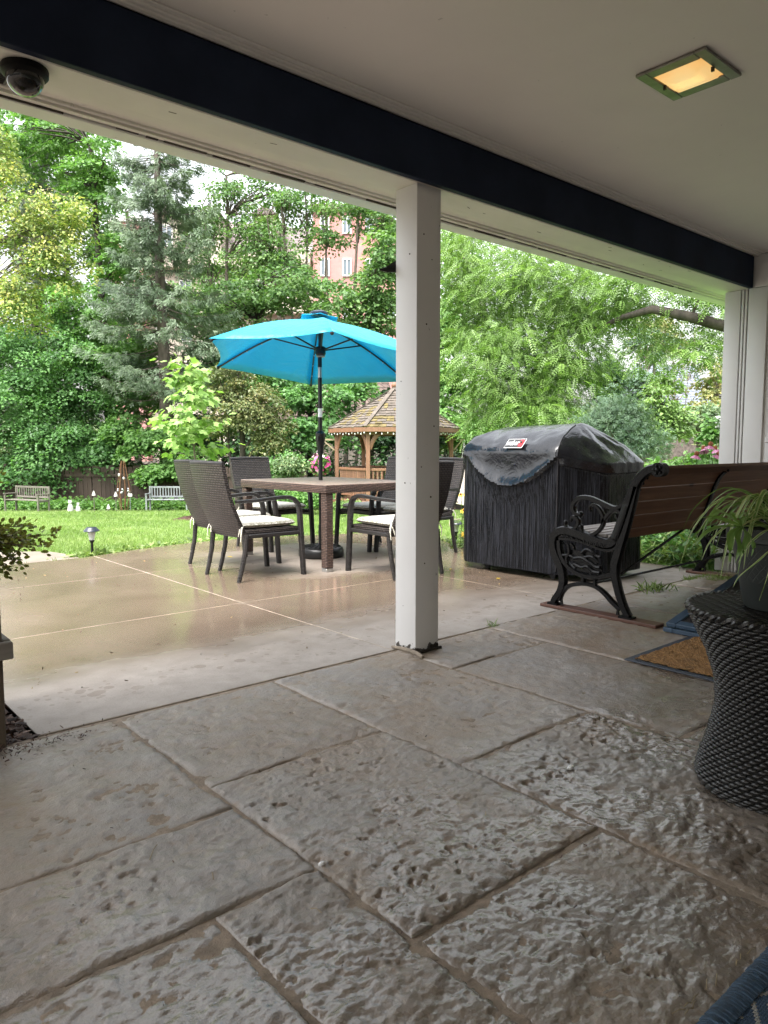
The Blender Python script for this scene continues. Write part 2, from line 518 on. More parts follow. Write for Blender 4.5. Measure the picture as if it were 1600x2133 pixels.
def concrete_mat():
    m, nt, p = new_mat('patio_concrete')
    w = coords(nt, 'World')
    sx = nt.nodes.new('ShaderNodeSeparateXYZ'); nt.links.new(w, sx.inputs[0])
    y = sx.outputs['Y']
    n_big = noise(nt, 1.1, 4, 0.55, w, 0.4); n_mid = noise(nt, 9, 5, 0.6, w); n_fine = noise(nt, 120, 3, 0.6, w)
    n_lane = noise(nt, 2.4, 4, 0.6, coords(nt, 'World', (0.5, 1, 1)))
    # rain reaches the slab beyond the eaves: wet there, dry under the roof, spattered between
    edge = math_n(nt, 'ADD', y, math_n(nt, 'MULTIPLY', math_n(nt, 'SUBTRACT', n_lane, 0.5), 0.8))
    edge = math_n(nt, 'SUBTRACT', edge, math_n(nt, 'MULTIPLY', sx.outputs['X'], -0.0))
    wet = smap(nt, edge, 2.84, 3.72)
    # the umbrella keeps the slab below it half dry
    dxy = nt.nodes.new('ShaderNodeVectorMath'); dxy.operation = 'DISTANCE'; nt.links.new(w, dxy.inputs[0]); dxy.inputs[1].default_value = (4.0, 5.55, 0)
    shel = smap(nt, math_n(nt, 'ADD', dxy.outputs['Value'], math_n(nt, 'MULTIPLY', n_lane, 0.9)), 1.0, 1.7, 0.45, 1.0)
    wet = math_n(nt, 'MULTIPLY', wet, shel)
    vo = nt.nodes.new('ShaderNodeTexVoronoi'); vo.inputs['Scale'].default_value = 11.0
    nt.links.new(w, vo.inputs['Vector'])
    drop = math_n(nt, 'MULTIPLY', smap(nt, vo.outputs['Distance'], 0.30, 0.34, 1.0, 0.0), smap(nt, edge, 2.78, 3.05))
    drop = math_n(nt, 'MULTIPLY', drop, math_n(nt, 'GREATER_THAN', noise(nt, 3.5, 2, 0.5, w), 0.5))
    vo2 = nt.nodes.new('ShaderNodeTexVoronoi'); vo2.inputs['Scale'].default_value = 24.0
    nt.links.new(w, vo2.inputs['Vector'])
    drop2 = math_n(nt, 'MULTIPLY', smap(nt, vo2.outputs['Distance'], 0.26, 0.36, 1.0, 0.0), smap(nt, edge, 2.82, 3.1))
    drop2 = math_n(nt, 'MULTIPLY', drop2, math_n(nt, 'GREATER_THAN', noise(nt, 6, 2, 0.5, w), 0.48))
    drop = math_n(nt, 'MAXIMUM', drop, drop2)
    wet2 = math_n(nt, 'MAXIMUM', wet, math_n(nt, 'MULTIPLY', drop, 0.6))
    dry_c = ramp(nt, n_mid, [(0.25, (0.235, 0.205, 0.18)), (0.75, (0.335, 0.30, 0.268))])
    wet_c = ramp(nt, n_big, [(0.25, (0.10, 0.073, 0.052)), (0.5, (0.145, 0.107, 0.079)), (0.8, (0.185, 0.138, 0.104))])
    wet_c = mix_c(nt, math_n(nt, 'MULTIPLY', n_mid, 0.35), wet_c, (0.10, 0.08, 0.06))
    c = mix_c(nt, wet2, dry_c, wet_c)
    c = mix_c(nt, math_n(nt, 'MULTIPLY', smap(nt, n_fine, 0.52, 0.75), 0.28), c, (0.05, 0.04, 0.03))
    c = mix_c(nt, math_n(nt, 'MULTIPLY', smap(nt, noise(nt, 160, 2, 0.5, w), 0.60, 0.72), 0.16), c, (0.42, 0.38, 0.33))
    c = mix_c(nt, math_n(nt, 'MULTIPLY', smap(nt, noise(nt, 0.7, 5, 0.7, w, 0.8), 0.5, 0.7), 0.35), c, (0.075, 0.055, 0.035))
    nt.links.new(c, p.inputs['Base Color'])
    puddle = smap(nt, noise(nt, 1.3, 2, 0.5, w), 0.22, 0.78)
    r_wet = math_n(nt, 'ADD', 0.06, math_n(nt, 'MULTIPLY', math_n(nt, 'SUBTRACT', 1.0, puddle), 0.24))
    r = nt.nodes.new('ShaderNodeMix'); nt.links.new(wet, r.inputs[0]); r.inputs[2].default_value = 0.75; nt.links.new(r_wet, r.inputs[3])
    nt.links.new(r.outputs[0], p.inputs['Roughness'])
    p.inputs['Specular IOR Level'].default_value = 0.5
    h = math_n(nt, 'ADD', math_n(nt, 'MULTIPLY', n_fine, 0.4), math_n(nt, 'MULTIPLY', noise(nt, 30, 4, 0.6, w), 0.6))
    bs = nt.nodes.new('ShaderNodeBump'); bs.inputs['Distance'].default_value = 0.004
    k = nt.nodes.new('ShaderNodeMix'); nt.links.new(wet, k.inputs[0]); k.inputs[2].default_value = 0.5; k.inputs[3].default_value = 0.06
    nt.links.new(k.outputs[0], bs.inputs['Strength']); nt.links.new(h, bs.inputs['Height'])
    nt.links.new(bs.outputs[0], p.inputs['Normal'])
    return m
m_conc = concrete_mat()
m_joint = simple('joint_mortar', (0.27, 0.225, 0.175), 0.9, 0.6, 7, 0.4, 80, kind='World')
m_sand = simple('stone_mortar', (0.215, 0.170, 0.128), 0.95, 0.35, 25, 0.9, 120, kind='World')

patio = thing('patio', None, None, (3.4, 5.0, 0)); tag(patio, kind='structure')
mb = MB(); mb.prism(PATIO, -0.09, -0.0012); mb.build('joint_filling', m_joint, patio, world=True, smooth=0)
XS = [-0.9, 2.425, 4.13, 6.3]; YS = [2.735, 4.235, 5.775, 7.5]
for i in range(3):
    for j in range(3):
        g = 0.0042; ga = gb = g
        pl = clip(clip(clip(clip(PATIO, 0, XS[i] + ga, False), 0, XS[i + 1] - gb, True), 1, YS[j] + g, False), 1, YS[j + 1] - g, True)
        if len(pl) < 3: continue
        mb = MB(); mb.prism(pl, -0.07, 0.0)
        mb.build('concrete_slab', m_conc, patio, world=True, smooth=30, bevel=0.0015)
WALK = [(-2.5, 6.96), (2.29, 6.96), (2.31, 7.2), (2.2, 7.62), (1.82, 7.9), (0.6, 8.75), (-2.5, 10.2)]
m_walk = simple('walk_concrete', (0.185, 0.155, 0.125), 0.45, 0.2, 5, 0.25, 60, kind='World')
mb = MB(); mb.prism(WALK, -0.08, -0.002)
tag(mb.build('garden_path', m_walk, smooth=30, bevel=0.006), 'pale damp concrete path leading off across the grass', kind='structure')

# ------------------------------------------------------------------ porch floor: natural cleft stones
def stone_mat():
    m, nt, p = new_mat('cleft_stone')
    w = coords(nt, 'World')
    a = noise(nt, 1.7, 5, 0.6, w, 0.3); b = noise(nt, 14, 6, 0.65, w, 0.5); f = noise(nt, 90, 4, 0.65, w)
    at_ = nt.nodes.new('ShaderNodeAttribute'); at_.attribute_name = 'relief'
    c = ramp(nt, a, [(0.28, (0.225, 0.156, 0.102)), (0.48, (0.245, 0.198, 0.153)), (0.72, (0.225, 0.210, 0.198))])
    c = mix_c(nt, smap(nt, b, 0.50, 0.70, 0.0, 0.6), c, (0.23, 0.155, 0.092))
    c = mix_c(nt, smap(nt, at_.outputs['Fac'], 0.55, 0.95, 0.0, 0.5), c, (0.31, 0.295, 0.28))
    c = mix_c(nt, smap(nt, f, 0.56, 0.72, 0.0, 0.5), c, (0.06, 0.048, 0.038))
    c = mix_c(nt, smap(nt, at_.outputs['Fac'], 0.42, 0.12, 0.0, 0.85), c, (0.088, 0.054, 0.030))   # darker brown where the relief is low
    nt.links.new(c, p.inputs['Base Color'])
    sxs = nt.nodes.new('ShaderNodeSeparateXYZ'); nt.links.new(w, sxs.inputs[0])
    damp = math_n(nt, 'MULTIPLY', smap(nt, math_n(nt, 'ADD', sxs.outputs['Y'], math_n(nt, 'MULTIPLY', a, 0.9)), 2.35, 1.55, 0, 1), smap(nt, noise(nt, 2.6, 4, .6, w, .4), .30, .52))
    r = math_n(nt, 'SUBTRACT', smap(nt, math_n(nt, 'ADD', math_n(nt, 'MULTIPLY', a, 0.6), math_n(nt, 'MULTIPLY', b, 0.4)), 0.3, 0.7, 0.30, 0.52), math_n(nt, 'MULTIPLY', damp, 0.24))
    c = mix_c(nt, math_n(nt, 'MULTIPLY', damp, 0.45), c, (0.120, 0.100, 0.082))
    oi = nt.nodes.new('ShaderNodeObjectInfo')
    c = mix_c(nt, smap(nt, oi.outputs['Random'], 0, 1, 0.0, 0.28), c, (0.16, 0.14, 0.12))
    nt.links.new(math_n(nt, 'MULTIPLY', damp, 0.75), p.inputs['Coat Weight']); p.inputs['Coat Roughness'].default_value = 0.16
    nt.links.new(c, p.inputs['Base Color'])
    nt.links.new(r, p.inputs['Roughness'])
    p.inputs['Specular IOR Level'].default_value = 0.5
    h = math_n(nt, 'ADD', math_n(nt, 'MULTIPLY', f, 0.5), math_n(nt, 'MULTIPLY', noise(nt, 260, 3, 0.6, w), 0.25))
    h = math_n(nt, 'ADD', h, math_n(nt, 'MULTIPLY', noise(nt, 46, 3, 0.55, w), 0.7))
    nb = bump(nt, p, h, 0.6, 0.007)
    nb2 = nt.nodes.new('ShaderNodeBump'); nb2.inputs['Strength'].default_value = .12; nb2.inputs['Distance'].default_value = .004; nt.links.new(h, nb2.inputs['Height']); nt.links.new(nb2.outputs[0], p.inputs['Coat Normal'])
    return m
m_stone = stone_mat()
floor_o = thing('porch_floor', None, None, (1.7, 1.5, 0)); tag(floor_o, kind='structure')
mb = MB(); mb.box2((-3.2, -2.4, -0.08), (6.1, 2.73, -0.0045)); mb.build('mortar_bed', m_sand, floor_o, world=True, smooth=0)

def relief(x, y):
    wx = x + .05 * (fbm(x * 6 + 40, y * 6 + 3, 3) - .45); wy = y + .05 * (fbm(x * 6 + 8, y * 6 + 70, 3) - .45)
    a = fbm(x * 4.0 + 3, y * 4.0 + 1, 4)
    q = fbm(wx * 6.0 + wy * 2 + 31, wy * 11.0 - wx * 3 + 12, 5) * 8
    terr = (np.floor(q) + np.clip((q - np.floor(q)) * 2.2, 0, 1)) / 8
    f = fbm(wx * 26 + 5, wy * 34 + 11, 5)
    r = 1 - np.abs(fbm(wx * 13 + wy * 7 + 7, wy * 26 - wx * 5 + 3, 4) * 2.3 - 1)
    pit = np.clip((fbm(wx * 40 + 50, wy * 52 + 20, 3) - 0.53) * 7, 0, 1) * np.clip((fbm(x * 5 + 90, y * 5 + 33, 3) - .36) * 6, 0.1, 1)
    g = fbm(wx * 75 + 9, wy * 95 + 2, 3)
    return a, 0.011 * (a - .45) + 0.0125 * (terr - .45) + 0.0036 * r + 0.0085 * (f - .45) + 0.0032 * (g - .45) - 0.0065 * pit
def slab(x0, x1, y0, y1, step=0.009, dz=0.0, amp=1.0, front=False):
    amp = random.uniform(.65, 1.35)
    nx = max(6, int((x1 - x0) / step)); ny = max(6, int((y1 - y0) / step))
    u = np.linspace(0, 1, nx); v = np.linspace(0, 1, ny)
    U, V = np.meshgrid(u, v, indexing='ij')
    def wob(s, k): return 0.010 * (fbm(s * 6 + k, s * 0 + k * 3.7, 3) - 0.45) * 2
    xa = x0 + 0.0045 + wob(y0 + V * (y1 - y0), x0); xb = x1 - 0.0045 + wob(y0 + V * (y1 - y0), x1 + 9)
    ya = y0 + 0.0045 + wob(x0 + U * (x1 - x0), y0 + 5); yb = y1 - 0.0045 + wob(x0 + U * (x1 - x0), y1 + 21)
    X = xa + U * (xb - xa); Y = ya + V * (yb - ya)
    a, h = relief(X + x0 * 3.1, Y + y0 * 2.3)
    d = np.minimum(np.minimum(X - xa, xb - X), np.minimum(Y - ya, yb - Y))
    soft = 0.006 + 0.016 * fbm(X * 9, Y * 9, 2)
    Z = h * amp + dz - 0.0055 * np.exp(-(d / soft) ** 2 * 2.0) - 0.002
    # rim going down into the joint
    co = np.stack([X, Y, Z], 2)
    co = np.pad(co, ((1, 1), (1, 1), (0, 0)), mode='edge')
    co[0, :, 2] = co[-1, :, 2] = -0.04; co[:, 0, 2] = -0.04; co[:, -1, 2] = -0.04
    NX, NY = nx + 2, ny + 2
    idx = np.arange(NX * NY).reshape(NX, NY)
    F = np.stack([idx[:-1, :-1], idx[1:, :-1], idx[1:, 1:], idx[:-1, 1:]], 2).reshape(-1)
    me = bpy.data.meshes.new('paving_stone')
    c = np.array([(x0 + x1) / 2, (y0 + y1) / 2, 0.0])
    me.vertices.add(NX * NY); me.vertices.foreach_set('co', (co.reshape(-1, 3) - c).reshape(-1))
    nf = (NX - 1) * (NY - 1)
    me.loops.add(nf * 4); me.loops.foreach_set('vertex_index', F.astype(np.int32))
    me.polygons.add(nf); me.polygons.foreach_set('loop_start', (np.arange(nf) * 4).astype(np.int32)); me.polygons.foreach_set('loop_total', np.full(nf, 4, np.int32))
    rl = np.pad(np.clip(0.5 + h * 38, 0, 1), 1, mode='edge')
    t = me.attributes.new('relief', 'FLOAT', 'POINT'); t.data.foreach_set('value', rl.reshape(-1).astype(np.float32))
    me.update(calc_edges=True)
    me.polygons.foreach_set('use_smooth', [True] * nf)
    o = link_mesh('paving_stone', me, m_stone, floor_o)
    o.location = Vector(c) - wloc(floor_o)
    return o
C0, C1, C2, C3, C4, C5, C6, C7 = -0.2, 1.0, 1.695, 2.435, 3.152, 4.28, 5.2, 6.08
for args in [(C0, C1, 1.81, 2.715, .011), (C0, C1, 1.40, 1.81, .006), (0.715, C1, .35, 1.40, .0045), (C0, 0.715, .35, 1.40, .005),
             (C1, C2, 1.967, 2.715, .010), (C1, C2, 1.062, 1.967, .005), (C1, C2, .15, 1.062, .0042),
             (C2, C3, 1.58, 2.715, .010), (C2, C3, .45, 1.58, .0055), (C3, C4, 2.32, 2.725, .012), (C3, C4, 1.22, 2.32, .012), (C3, C4, .2, 1.22, .014),
             (C4, C5, 1.60, 2.74, .014), (C4, C5, .5, 1.60, .02), (C5, C6, 1.9, 2.73, .018), (C5, C6, .6, 1.9, .03), (C6, C7, 2.1, 2.72, .02), (C6, C7, .6, 2.1, .04),
             (-1.3, C0, 1.5, 2.7, .03), (-1.3, C0, .3, 1.5, .03), (C2, C3, -.6, .45, .03), (C3, C4, -.8, .2, .03), (C1, C2, -.9, .15, .03), (C0, C1, -.7, .35, .03)]:
    slab(*args, dz=RNG.uniform(-.002, .002))

# ------------------------------------------------------------------ porch: wall, ceiling, beam, eaves, roof
def paint_mat(name, col, peel=0.0, rough=0.45, seams=None, dirt=0.12):
    m, nt, p = new_mat(name)
    w = coords(nt, 'World')
    n = noise(nt, 1.2, 5, 0.6, w); f = noise(nt, 55, 4, 0.6, coords(nt, 'World', (0.25, 1, 1)))
    c = ramp(nt, n, [(0.3, tuple(q * (1 - dirt) for q in col)), (0.7, col)])
    sp = noise(nt, 23, 3, 0.55, w)
    c = mix_c(nt, smap(nt, sp, 0.735, 0.78, 0.0, 0.4), c, tuple(q * 0.35 for q in col))
    if peel > 0:
        sx = nt.nodes.new('ShaderNodeSeparateXYZ'); nt.links.new(w, sx.inputs[0])
        pn = noise(nt, 16, 5, 0.65, w, 0.5)
        low = smap(nt, sx.outputs['Z'], 0.0, 0.075, 0.30, 0.0)
        k = smap(nt, math_n(nt, 'ADD', pn, low), 0.69, 0.72, 0.0, peel)
        c = mix_c(nt, k, c, (0.03, 0.022, 0.016))
    nt.links.new(c, p.inputs['Base Color'])
    p.inputs['Roughness'].default_value = rough
    bump(nt, p, math_n(nt, 'ADD', math_n(nt, 'MULTIPLY', n, 0.6), math_n(nt, 'MULTIPLY', f, 0.35)), 0.12, 0.01)
    return m
m_white = paint_mat('white_paint', (0.74, 0.73, 0.71))
m_post = paint_mat('post_paint', (0.74, 0.735, 0.73), peel=0.95)
m_ceil = paint_mat('ceiling_paint', (0.80, 0.77, 0.73), rough=0.7, dirt=0.08)
m_soffit = paint_mat('soffit_paint', (0.80, 0.775, 0.71), rough=0.6, dirt=0.2)
m_navy = simple('navy_paint', (0.018, 0.026, 0.048), 0.55, 0.25, 3, 0.1, 60, spec=0.08, kind='World')
m_roofing = simple('roof_shingle', (0.06, 0.055, 0.05), 0.9, 0.4, 12, 0.6, 40, kind='World')

ceil = thing('porch_ceiling', None, None, (1.5, 0.2, 2.53)); tag(ceil, kind='structure')
mb = MB()
mb.box2((-4.2, -2.4, 2.53), (6.08, 2.60, 2.60)); mb.build('ceiling_panel', m_ceil, ceil, world=True, bevel=0.002)
mb = MB()
mb.box2((-4.2, 2.535, 2.512), (6.06, 2.563, 2.529)); mb.box2((-4.2, 2.515, 2.517), (6.06, 2.534, 2.529)); mb.box2((-4.2, 2.49, 2.522), (6.06, 2.514, 2.529))
mb.build('ceiling_moulding', m_ceil, ceil, world=True, bevel=0.003)

beam = thing('porch_beam', None, None, (1.5, 2.66, 2.27)); tag(beam, kind='structure')
mb = MB(); mb.box2((-4.2, 2.604, 2.27), (6.07, 2.765, 2.529)); mb.build('beam_board', m_soffit, beam, world=True, bevel=0.004)
mb = MB(); mb.box2((-4.2, 2.567, 2.271), (6.055, 2.602, 2.512)); mb.build('fascia_board', m_navy, beam, world=True, bevel=0.003)

eave = thing('porch_eaves', None, None, (1.5, 2.95, 2.3)); tag(eave, kind='structure')
mb = MB(); mb.box2((-4.2, 2.767, 2.325), (7.5, 3.02, 2.36)); mb.build('soffit_board', m_soffit, eave, world=True, bevel=0.003)
mb = MB(); mb.tube([(-4.2, 2.99, 2.327), (7.5, 2.99, 2.327)], 0.014, 8); mb.box2((-4.2, 3.0, 2.306), (7.5, 3.026, 2.324)); mb.build('eaves_bead', m_soffit, eave, world=True)
mb = MB(); mb.box2((-4.2, 3.037, 2.298), (7.5, 3.135, 2.42)); mb.build('eaves_fascia', m_white, eave, world=True, bevel=0.005)
m_grime = simple('grime', (0.05, 0.042, 0.034), 0.95, 0.5, 30, 0.8, 60, kind='World')
mb = MB(); 
x = -2.0
while x < 6.0:
    w_ = random.uniform(.04, .3)
    mb.box((x, 3.031 + random.uniform(-.002, .002), 2.307 + random.uniform(-.003, .002)), (w_, random.uniform(.006, .015), random.uniform(.004, .012)))
    x += w_ + random.uniform(0, .12)
tag(mb.build('cobweb_grime', m_grime, eave, world=True), kind='stuff')
mb = MB(); mb.add([(-4.6, 3.2, 2.43), (7.5, 3.2, 2.43), (7.5, -3, 3.6), (-4.6, -3, 3.6), (-4.6, 3.2, 2.47), (7.5, 3.2, 2.47), (7.5, -3, 3.66), (-4.6, -3, 3.66)],
                  [(0, 1, 2, 3), (7, 6, 5, 4), (0, 4, 5, 1), (1, 5, 6, 2), (2, 6, 7, 3), (3, 7, 4, 0)])
tag(mb.build('light_block_roof', m_roofing, smooth=0), kind='structure')  # unseen sloping slab above the ceiling, added only to block light

wall = thing('house_wall', 'white painted house wall with fluted corner board beyond the park bench', 'wall', (6.1, 1.5, 0))
mb = MB(); mb.box2((6.085, -2.4, 0.0), (6.4, 2.775, 2.528)); mb.build('wall_board', m_white, wall, world=True, bevel=0.003)
mb = MB()
for a, b in ((2.66, 2.785), (2.634, 2.650), (2.608, 2.624), (2.455, 2.598)):
    mb.box2((6.058, a, 0.004), (6.084, b, 2.268))
mb.box2((6.058, 2.455, 2.272), (6.084, 2.56, 2.45))
mb.build('corner_board', m_white, wall, world=True, bevel=0.004, seg=2)
mb = MB(); mb.box2((6.062, 1.3, 1.06), (6.083, 2.43, 1.10)); mb.box2((6.068, 2.36, 0.1), (6.083, 2.43, 1.055)); mb.box2((6.068, 1.3, 0.1), (6.083, 2.30, 1.055))
mb.build('wall_panel_trim', m_white, wall, world=True, bevel=0.004)
m_siding = paint_mat('siding_paint', (0.60, 0.585, 0.56))
wall2 = thing('house_front', 'pale clapboard front of the house closing the back of the porch', 'wall', (1, -2.5, 0))
for k in range(18):
    mb = MB(); mb.box((1.0, -2.45 + 0.006, 0.07 + k * 0.141), (10.4, 0.03, 0.139)); mb.build('clapboard', m_siding, wall2, world=True, smooth=0)

post = thing('porch_post', 'square white porch post with peeling paint at its foot', 'post', (2.545, 2.685, 0))
mb = MB(); mb.box2((2.462, 2.606, 0.006), (2.622, 2.756, 2.269)); mb.build('post_shaft', m_post, post, world=True, bevel=0.004, seg=2)
m_caulk = simple('old_caulk', (0.24, 0.2, 0.155), 0.9, 0.3, 30, 0.5, 60)
mb = MB(); mb.tube([(2.446, 2.764, .008), (2.450, 2.70, .011), (2.452, 2.63, .012), (2.448, 2.575, .010), (2.440, 2.53, .005)], [.006, .011, .012, .012, .009], 8)
mb.build('caulk_bead', m_caulk, post, world=True)
mb = MB(); mb.box2((2.49, 2.588, .002), (2.634, 2.603, .014)); mb.box2((2.56, 2.597, .014), (2.618, 2.6035, .03)); mb.build('rotten_foot', simple('rot', (.02, .016, .012), .95), post, world=True, bevel=.003)
m_dent = simple('bare_dent', (.09, .075, .06), .9, .3)
for i, (face, a, z, r) in enumerate((('f', .045, 2.04, .004), ('f', .10, 1.93, .003), ('f', .065, 1.62, .0045), ('f', .12, 1.13, .004), ('f', .035, .93, .0035), ('f', .10, .78, .005), ('f', .06, .45, .004), ('s', .05, 1.95, .004), ('s', .11, 1.35, .003), ('s', .08, .85, .004))):
    mb = MB(); mb.ball((2.462 + a, 2.6062, z) if face == 'f' else (2.4622, 2.606 + a, z), r, 7)
    mb.build('paint_dent', m_dent, post, world=True)
for i in range(12):
    x = random.uniform(.6, 5.8); mb = MB(); mb.box((x, random.uniform(2.62, 2.75), 2.2697), (random.uniform(.012, .04), random.uniform(.002, .004), .0012), rz=random.uniform(-.4, .4)); mb.build('paint_scratch', m_dent, beam, world=True)
m_black = simple('black_metal', (0.006, 0.006, 0.0065), 0.42, 0.2, 10, 0.1, 50, spec=.35)
hook = thing('metal_hook', 'small black curved metal bracket tip on the far side of the porch post', 'hook', (2.475, 2.79, 1.9))
mb = MB(); mb.ribbon([(2.50, 2.765, 1.925), (2.46, 2.775, 1.905), (2.425, 2.785, 1.892), (2.395, 2.795, 1.889)], [.055, .045, .024, .006], .02, (0.75, 0.66, 0))
mb.build('bracket_arm', m_black, hook, world=True)

# ceiling light
clight = thing('ceiling_light', 'lit square ceiling lamp with warm glass lens and dull metal rim', 'lamp', (2.965, 1.548, 2.53))
m_rim = simple('dull_metal', (0.23, 0.22, 0.19), 0.35, 0.25, 12, 0.1, 50, metal=0.75)
mb = MB(); cx_, cy_ = 0, 0
for (a, b) in (((-.155, -.145, -.014), (.155, -.100, -.001)), ((-.155, .100, -.014), (.155, .145, -.001)), ((-.155, -.0995, -.014), (-.098, .0995, -.001)), ((.098, -.0995, -.014), (.155, .0995, -.001))):
    mb.box2(a, b)
mb.build('lamp_frame', m_rim, clight, bevel=0.003)
m_lens, nt, p = new_mat('lit_lens')
p.inputs['Base Color'].default_value = (0.55, 0.42, 0.25, 1); p.inputs['Roughness'].default_value = 0.35
v = coords(nt, 'Object')
g1 = nt.nodes.new('ShaderNodeTexGradient'); g1.gradient_type = 'SPHERICAL'
nt.links.new(coords(nt, 'Object', (5.5, 5.5, 4)), g1.inputs[0])
ng = noise(nt, 40, 3, .5, v)
em = ramp(nt, math_n(nt, 'ADD', g1.outputs['Fac'], math_n(nt, 'MULTIPLY', ng, 0.25)), [(0.0, (0.75, 0.30, 0.05)), (0.35, (1.0, 0.50, 0.12)), (0.9, (1.0, 0.72, 0.30))])
nt.links.new(em, p.inputs['Emission Color']); p.inputs['Emission Strength'].default_value = 0.18
mb = MB()
P = []
for i in range(13):
    row = []
    for j in range(13):
        a = -1 + i / 6; b = -1 + j / 6
        e = 1 - max(abs(a), abs(b)) ** 3
        row.append((a * .097, b * .0985, -.008 - .032 * e))
    P.append(row)
mb.grid(P)
for k in range(6): mb.box((-.03 + k * .009, .0, -.0405), (.002, .13, .002))
mb.build('lamp_lens', m_lens, clight)
for sy in (-1, 1):
    mb = MB(); mb.box((.0, sy * .1, -.02), (.008, .012, .018)); mb.build('lens_clip', m_black, clight)

# dome camera and vent under the eaves
cc = thing('security_camera', 'black dome security camera with clear bubble under the porch beam', 'camera', (0.765, 2.69, 2.27))
mb = MB(); mb.lathe([(.072, -.001), (.074, -.006), (.073, -.022), (.066, -.03), (.058, -.033)], n=32); mb.build('camera_base', simple('black_plastic', (.006, .006, .006), .5, .2, spec=.12), cc)
m_dome, nt, p = new_mat('smoked_dome'); p.inputs['Base Color'].default_value = (.015, .016, .015, 1); p.inputs['Roughness'].default_value = .04; p.inputs['Coat Weight'].default_value = 1.0
p.inputs['Transmission Weight'].default_value = .55; p.inputs['IOR'].default_value = 1.3
mb = MB(); mb.lathe([(.059 * math.cos(a), -.033 - .056 * math.sin(a)) for a in np.linspace(0, PI / 2 - .02, 12)], n=32); mb.build('camera_dome', m_dome, cc)
mb = MB(); mb.ball((.0, .0, -.045), .024); mb.tube([(0, 0, -.045), (.015, -.018, -.066)], .013, 12); mb.build('camera_lens', simple('lens_black', (.02, .02, .022), .15, .1), cc)
vent = thing('soffit_vent', 'dark slotted vent in the eaves behind the dome camera', 'vent', (0.70, 2.93, 2.325))
m_vent = simple('vent_metal', (.05, .048, .045), .5, .2)
mb = MB(); mb.box2((-.16, -.05, -.004), (.08, -.042, .0)); mb.box2((-.16, .042, -.004), (.08, .05, .0)); mb.box2((.07, -.0415, -.004), (.08, .0415, .0)); mb.box2((-.16, -.0415, -.0015), (.0695, .0415, -.0005)); mb.build('vent_frame', m_vent, vent)
for k in range(6):
    mb = MB(); mb.box((-.045, -.035 + k * .014, -.003), (.228, .005, .0025), R=Matrix.Rotation(.5, 3, 'X')); mb.build('vent_slat', m_vent, vent)
# ------------------------------------------------------------------ wicker dining set
def strand_mat(name, dark, lite, row=0.011, col=0.034, rough=0.4, kind='Object'):
    """woven flat resin strands: rows run sideways, staggered over and under"""
    m, nt, p = new_mat(name)
    sx = nt.nodes.new('ShaderNodeSeparateXYZ'); nt.links.new(coords(nt, kind), sx.inputs[0])
    cx = nt.nodes.new('ShaderNodeCombineXYZ')
    nt.links.new(math_n(nt, 'ADD', sx.outputs['X'], sx.outputs['Y']), cx.inputs[0])
    nt.links.new(math_n(nt, 'ADD', sx.outputs['Z'], math_n(nt, 'MULTIPLY', sx.outputs['X'], 0.15)), cx.inputs[1])
    b = nt.nodes.new('ShaderNodeTexBrick'); b.offset = 0.5
    nt.links.new(cx.outputs[0], b.inputs['Vector'])
    b.inputs['Scale'].default_value = 1.0; b.inputs['Brick Width'].default_value = col; b.inputs['Row Height'].default_value = row
    b.inputs['Mortar Size'].default_value = row * 0.27; b.inputs['Mortar Smooth'].default_value = 0.8; b.inputs['Bias'].default_value = 0
    b.inputs['Color1'].default_value = (*lite, 1); b.inputs['Color2'].default_value = (*[q * .62 for q in lite], 1); b.inputs['Mortar'].default_value = (*dark, 1)
    nt.links.new(b.outputs['Color'], p.inputs['Base Color'])
    p.inputs['Roughness'].default_value = rough; p.inputs['Specular IOR Level'].default_value = .35
    bump(nt, p, math_n(nt, 'SUBTRACT', 1.0, b.outputs['Fac']), 1.0, 0.005)
    return m
m_wick = strand_mat('chair_wicker', (0.003, 0.0025, 0.0025), (0.070, 0.057, 0.052), row=0.017, col=0.032)
m_wick_l = strand_mat('chair_wicker_limb', (0.004, 0.004, 0.004), (0.030, 0.025, 0.023), row=0.012, col=0.05)
m_wick_t = strand_mat('table_wicker', (0.012, 0.007, 0.006), (0.115, 0.072, 0.056), row=0.014, col=0.042)
m_frame = simple('chair_tube', (0.018, 0.016, 0.016), 0.4, 0.2, 20)

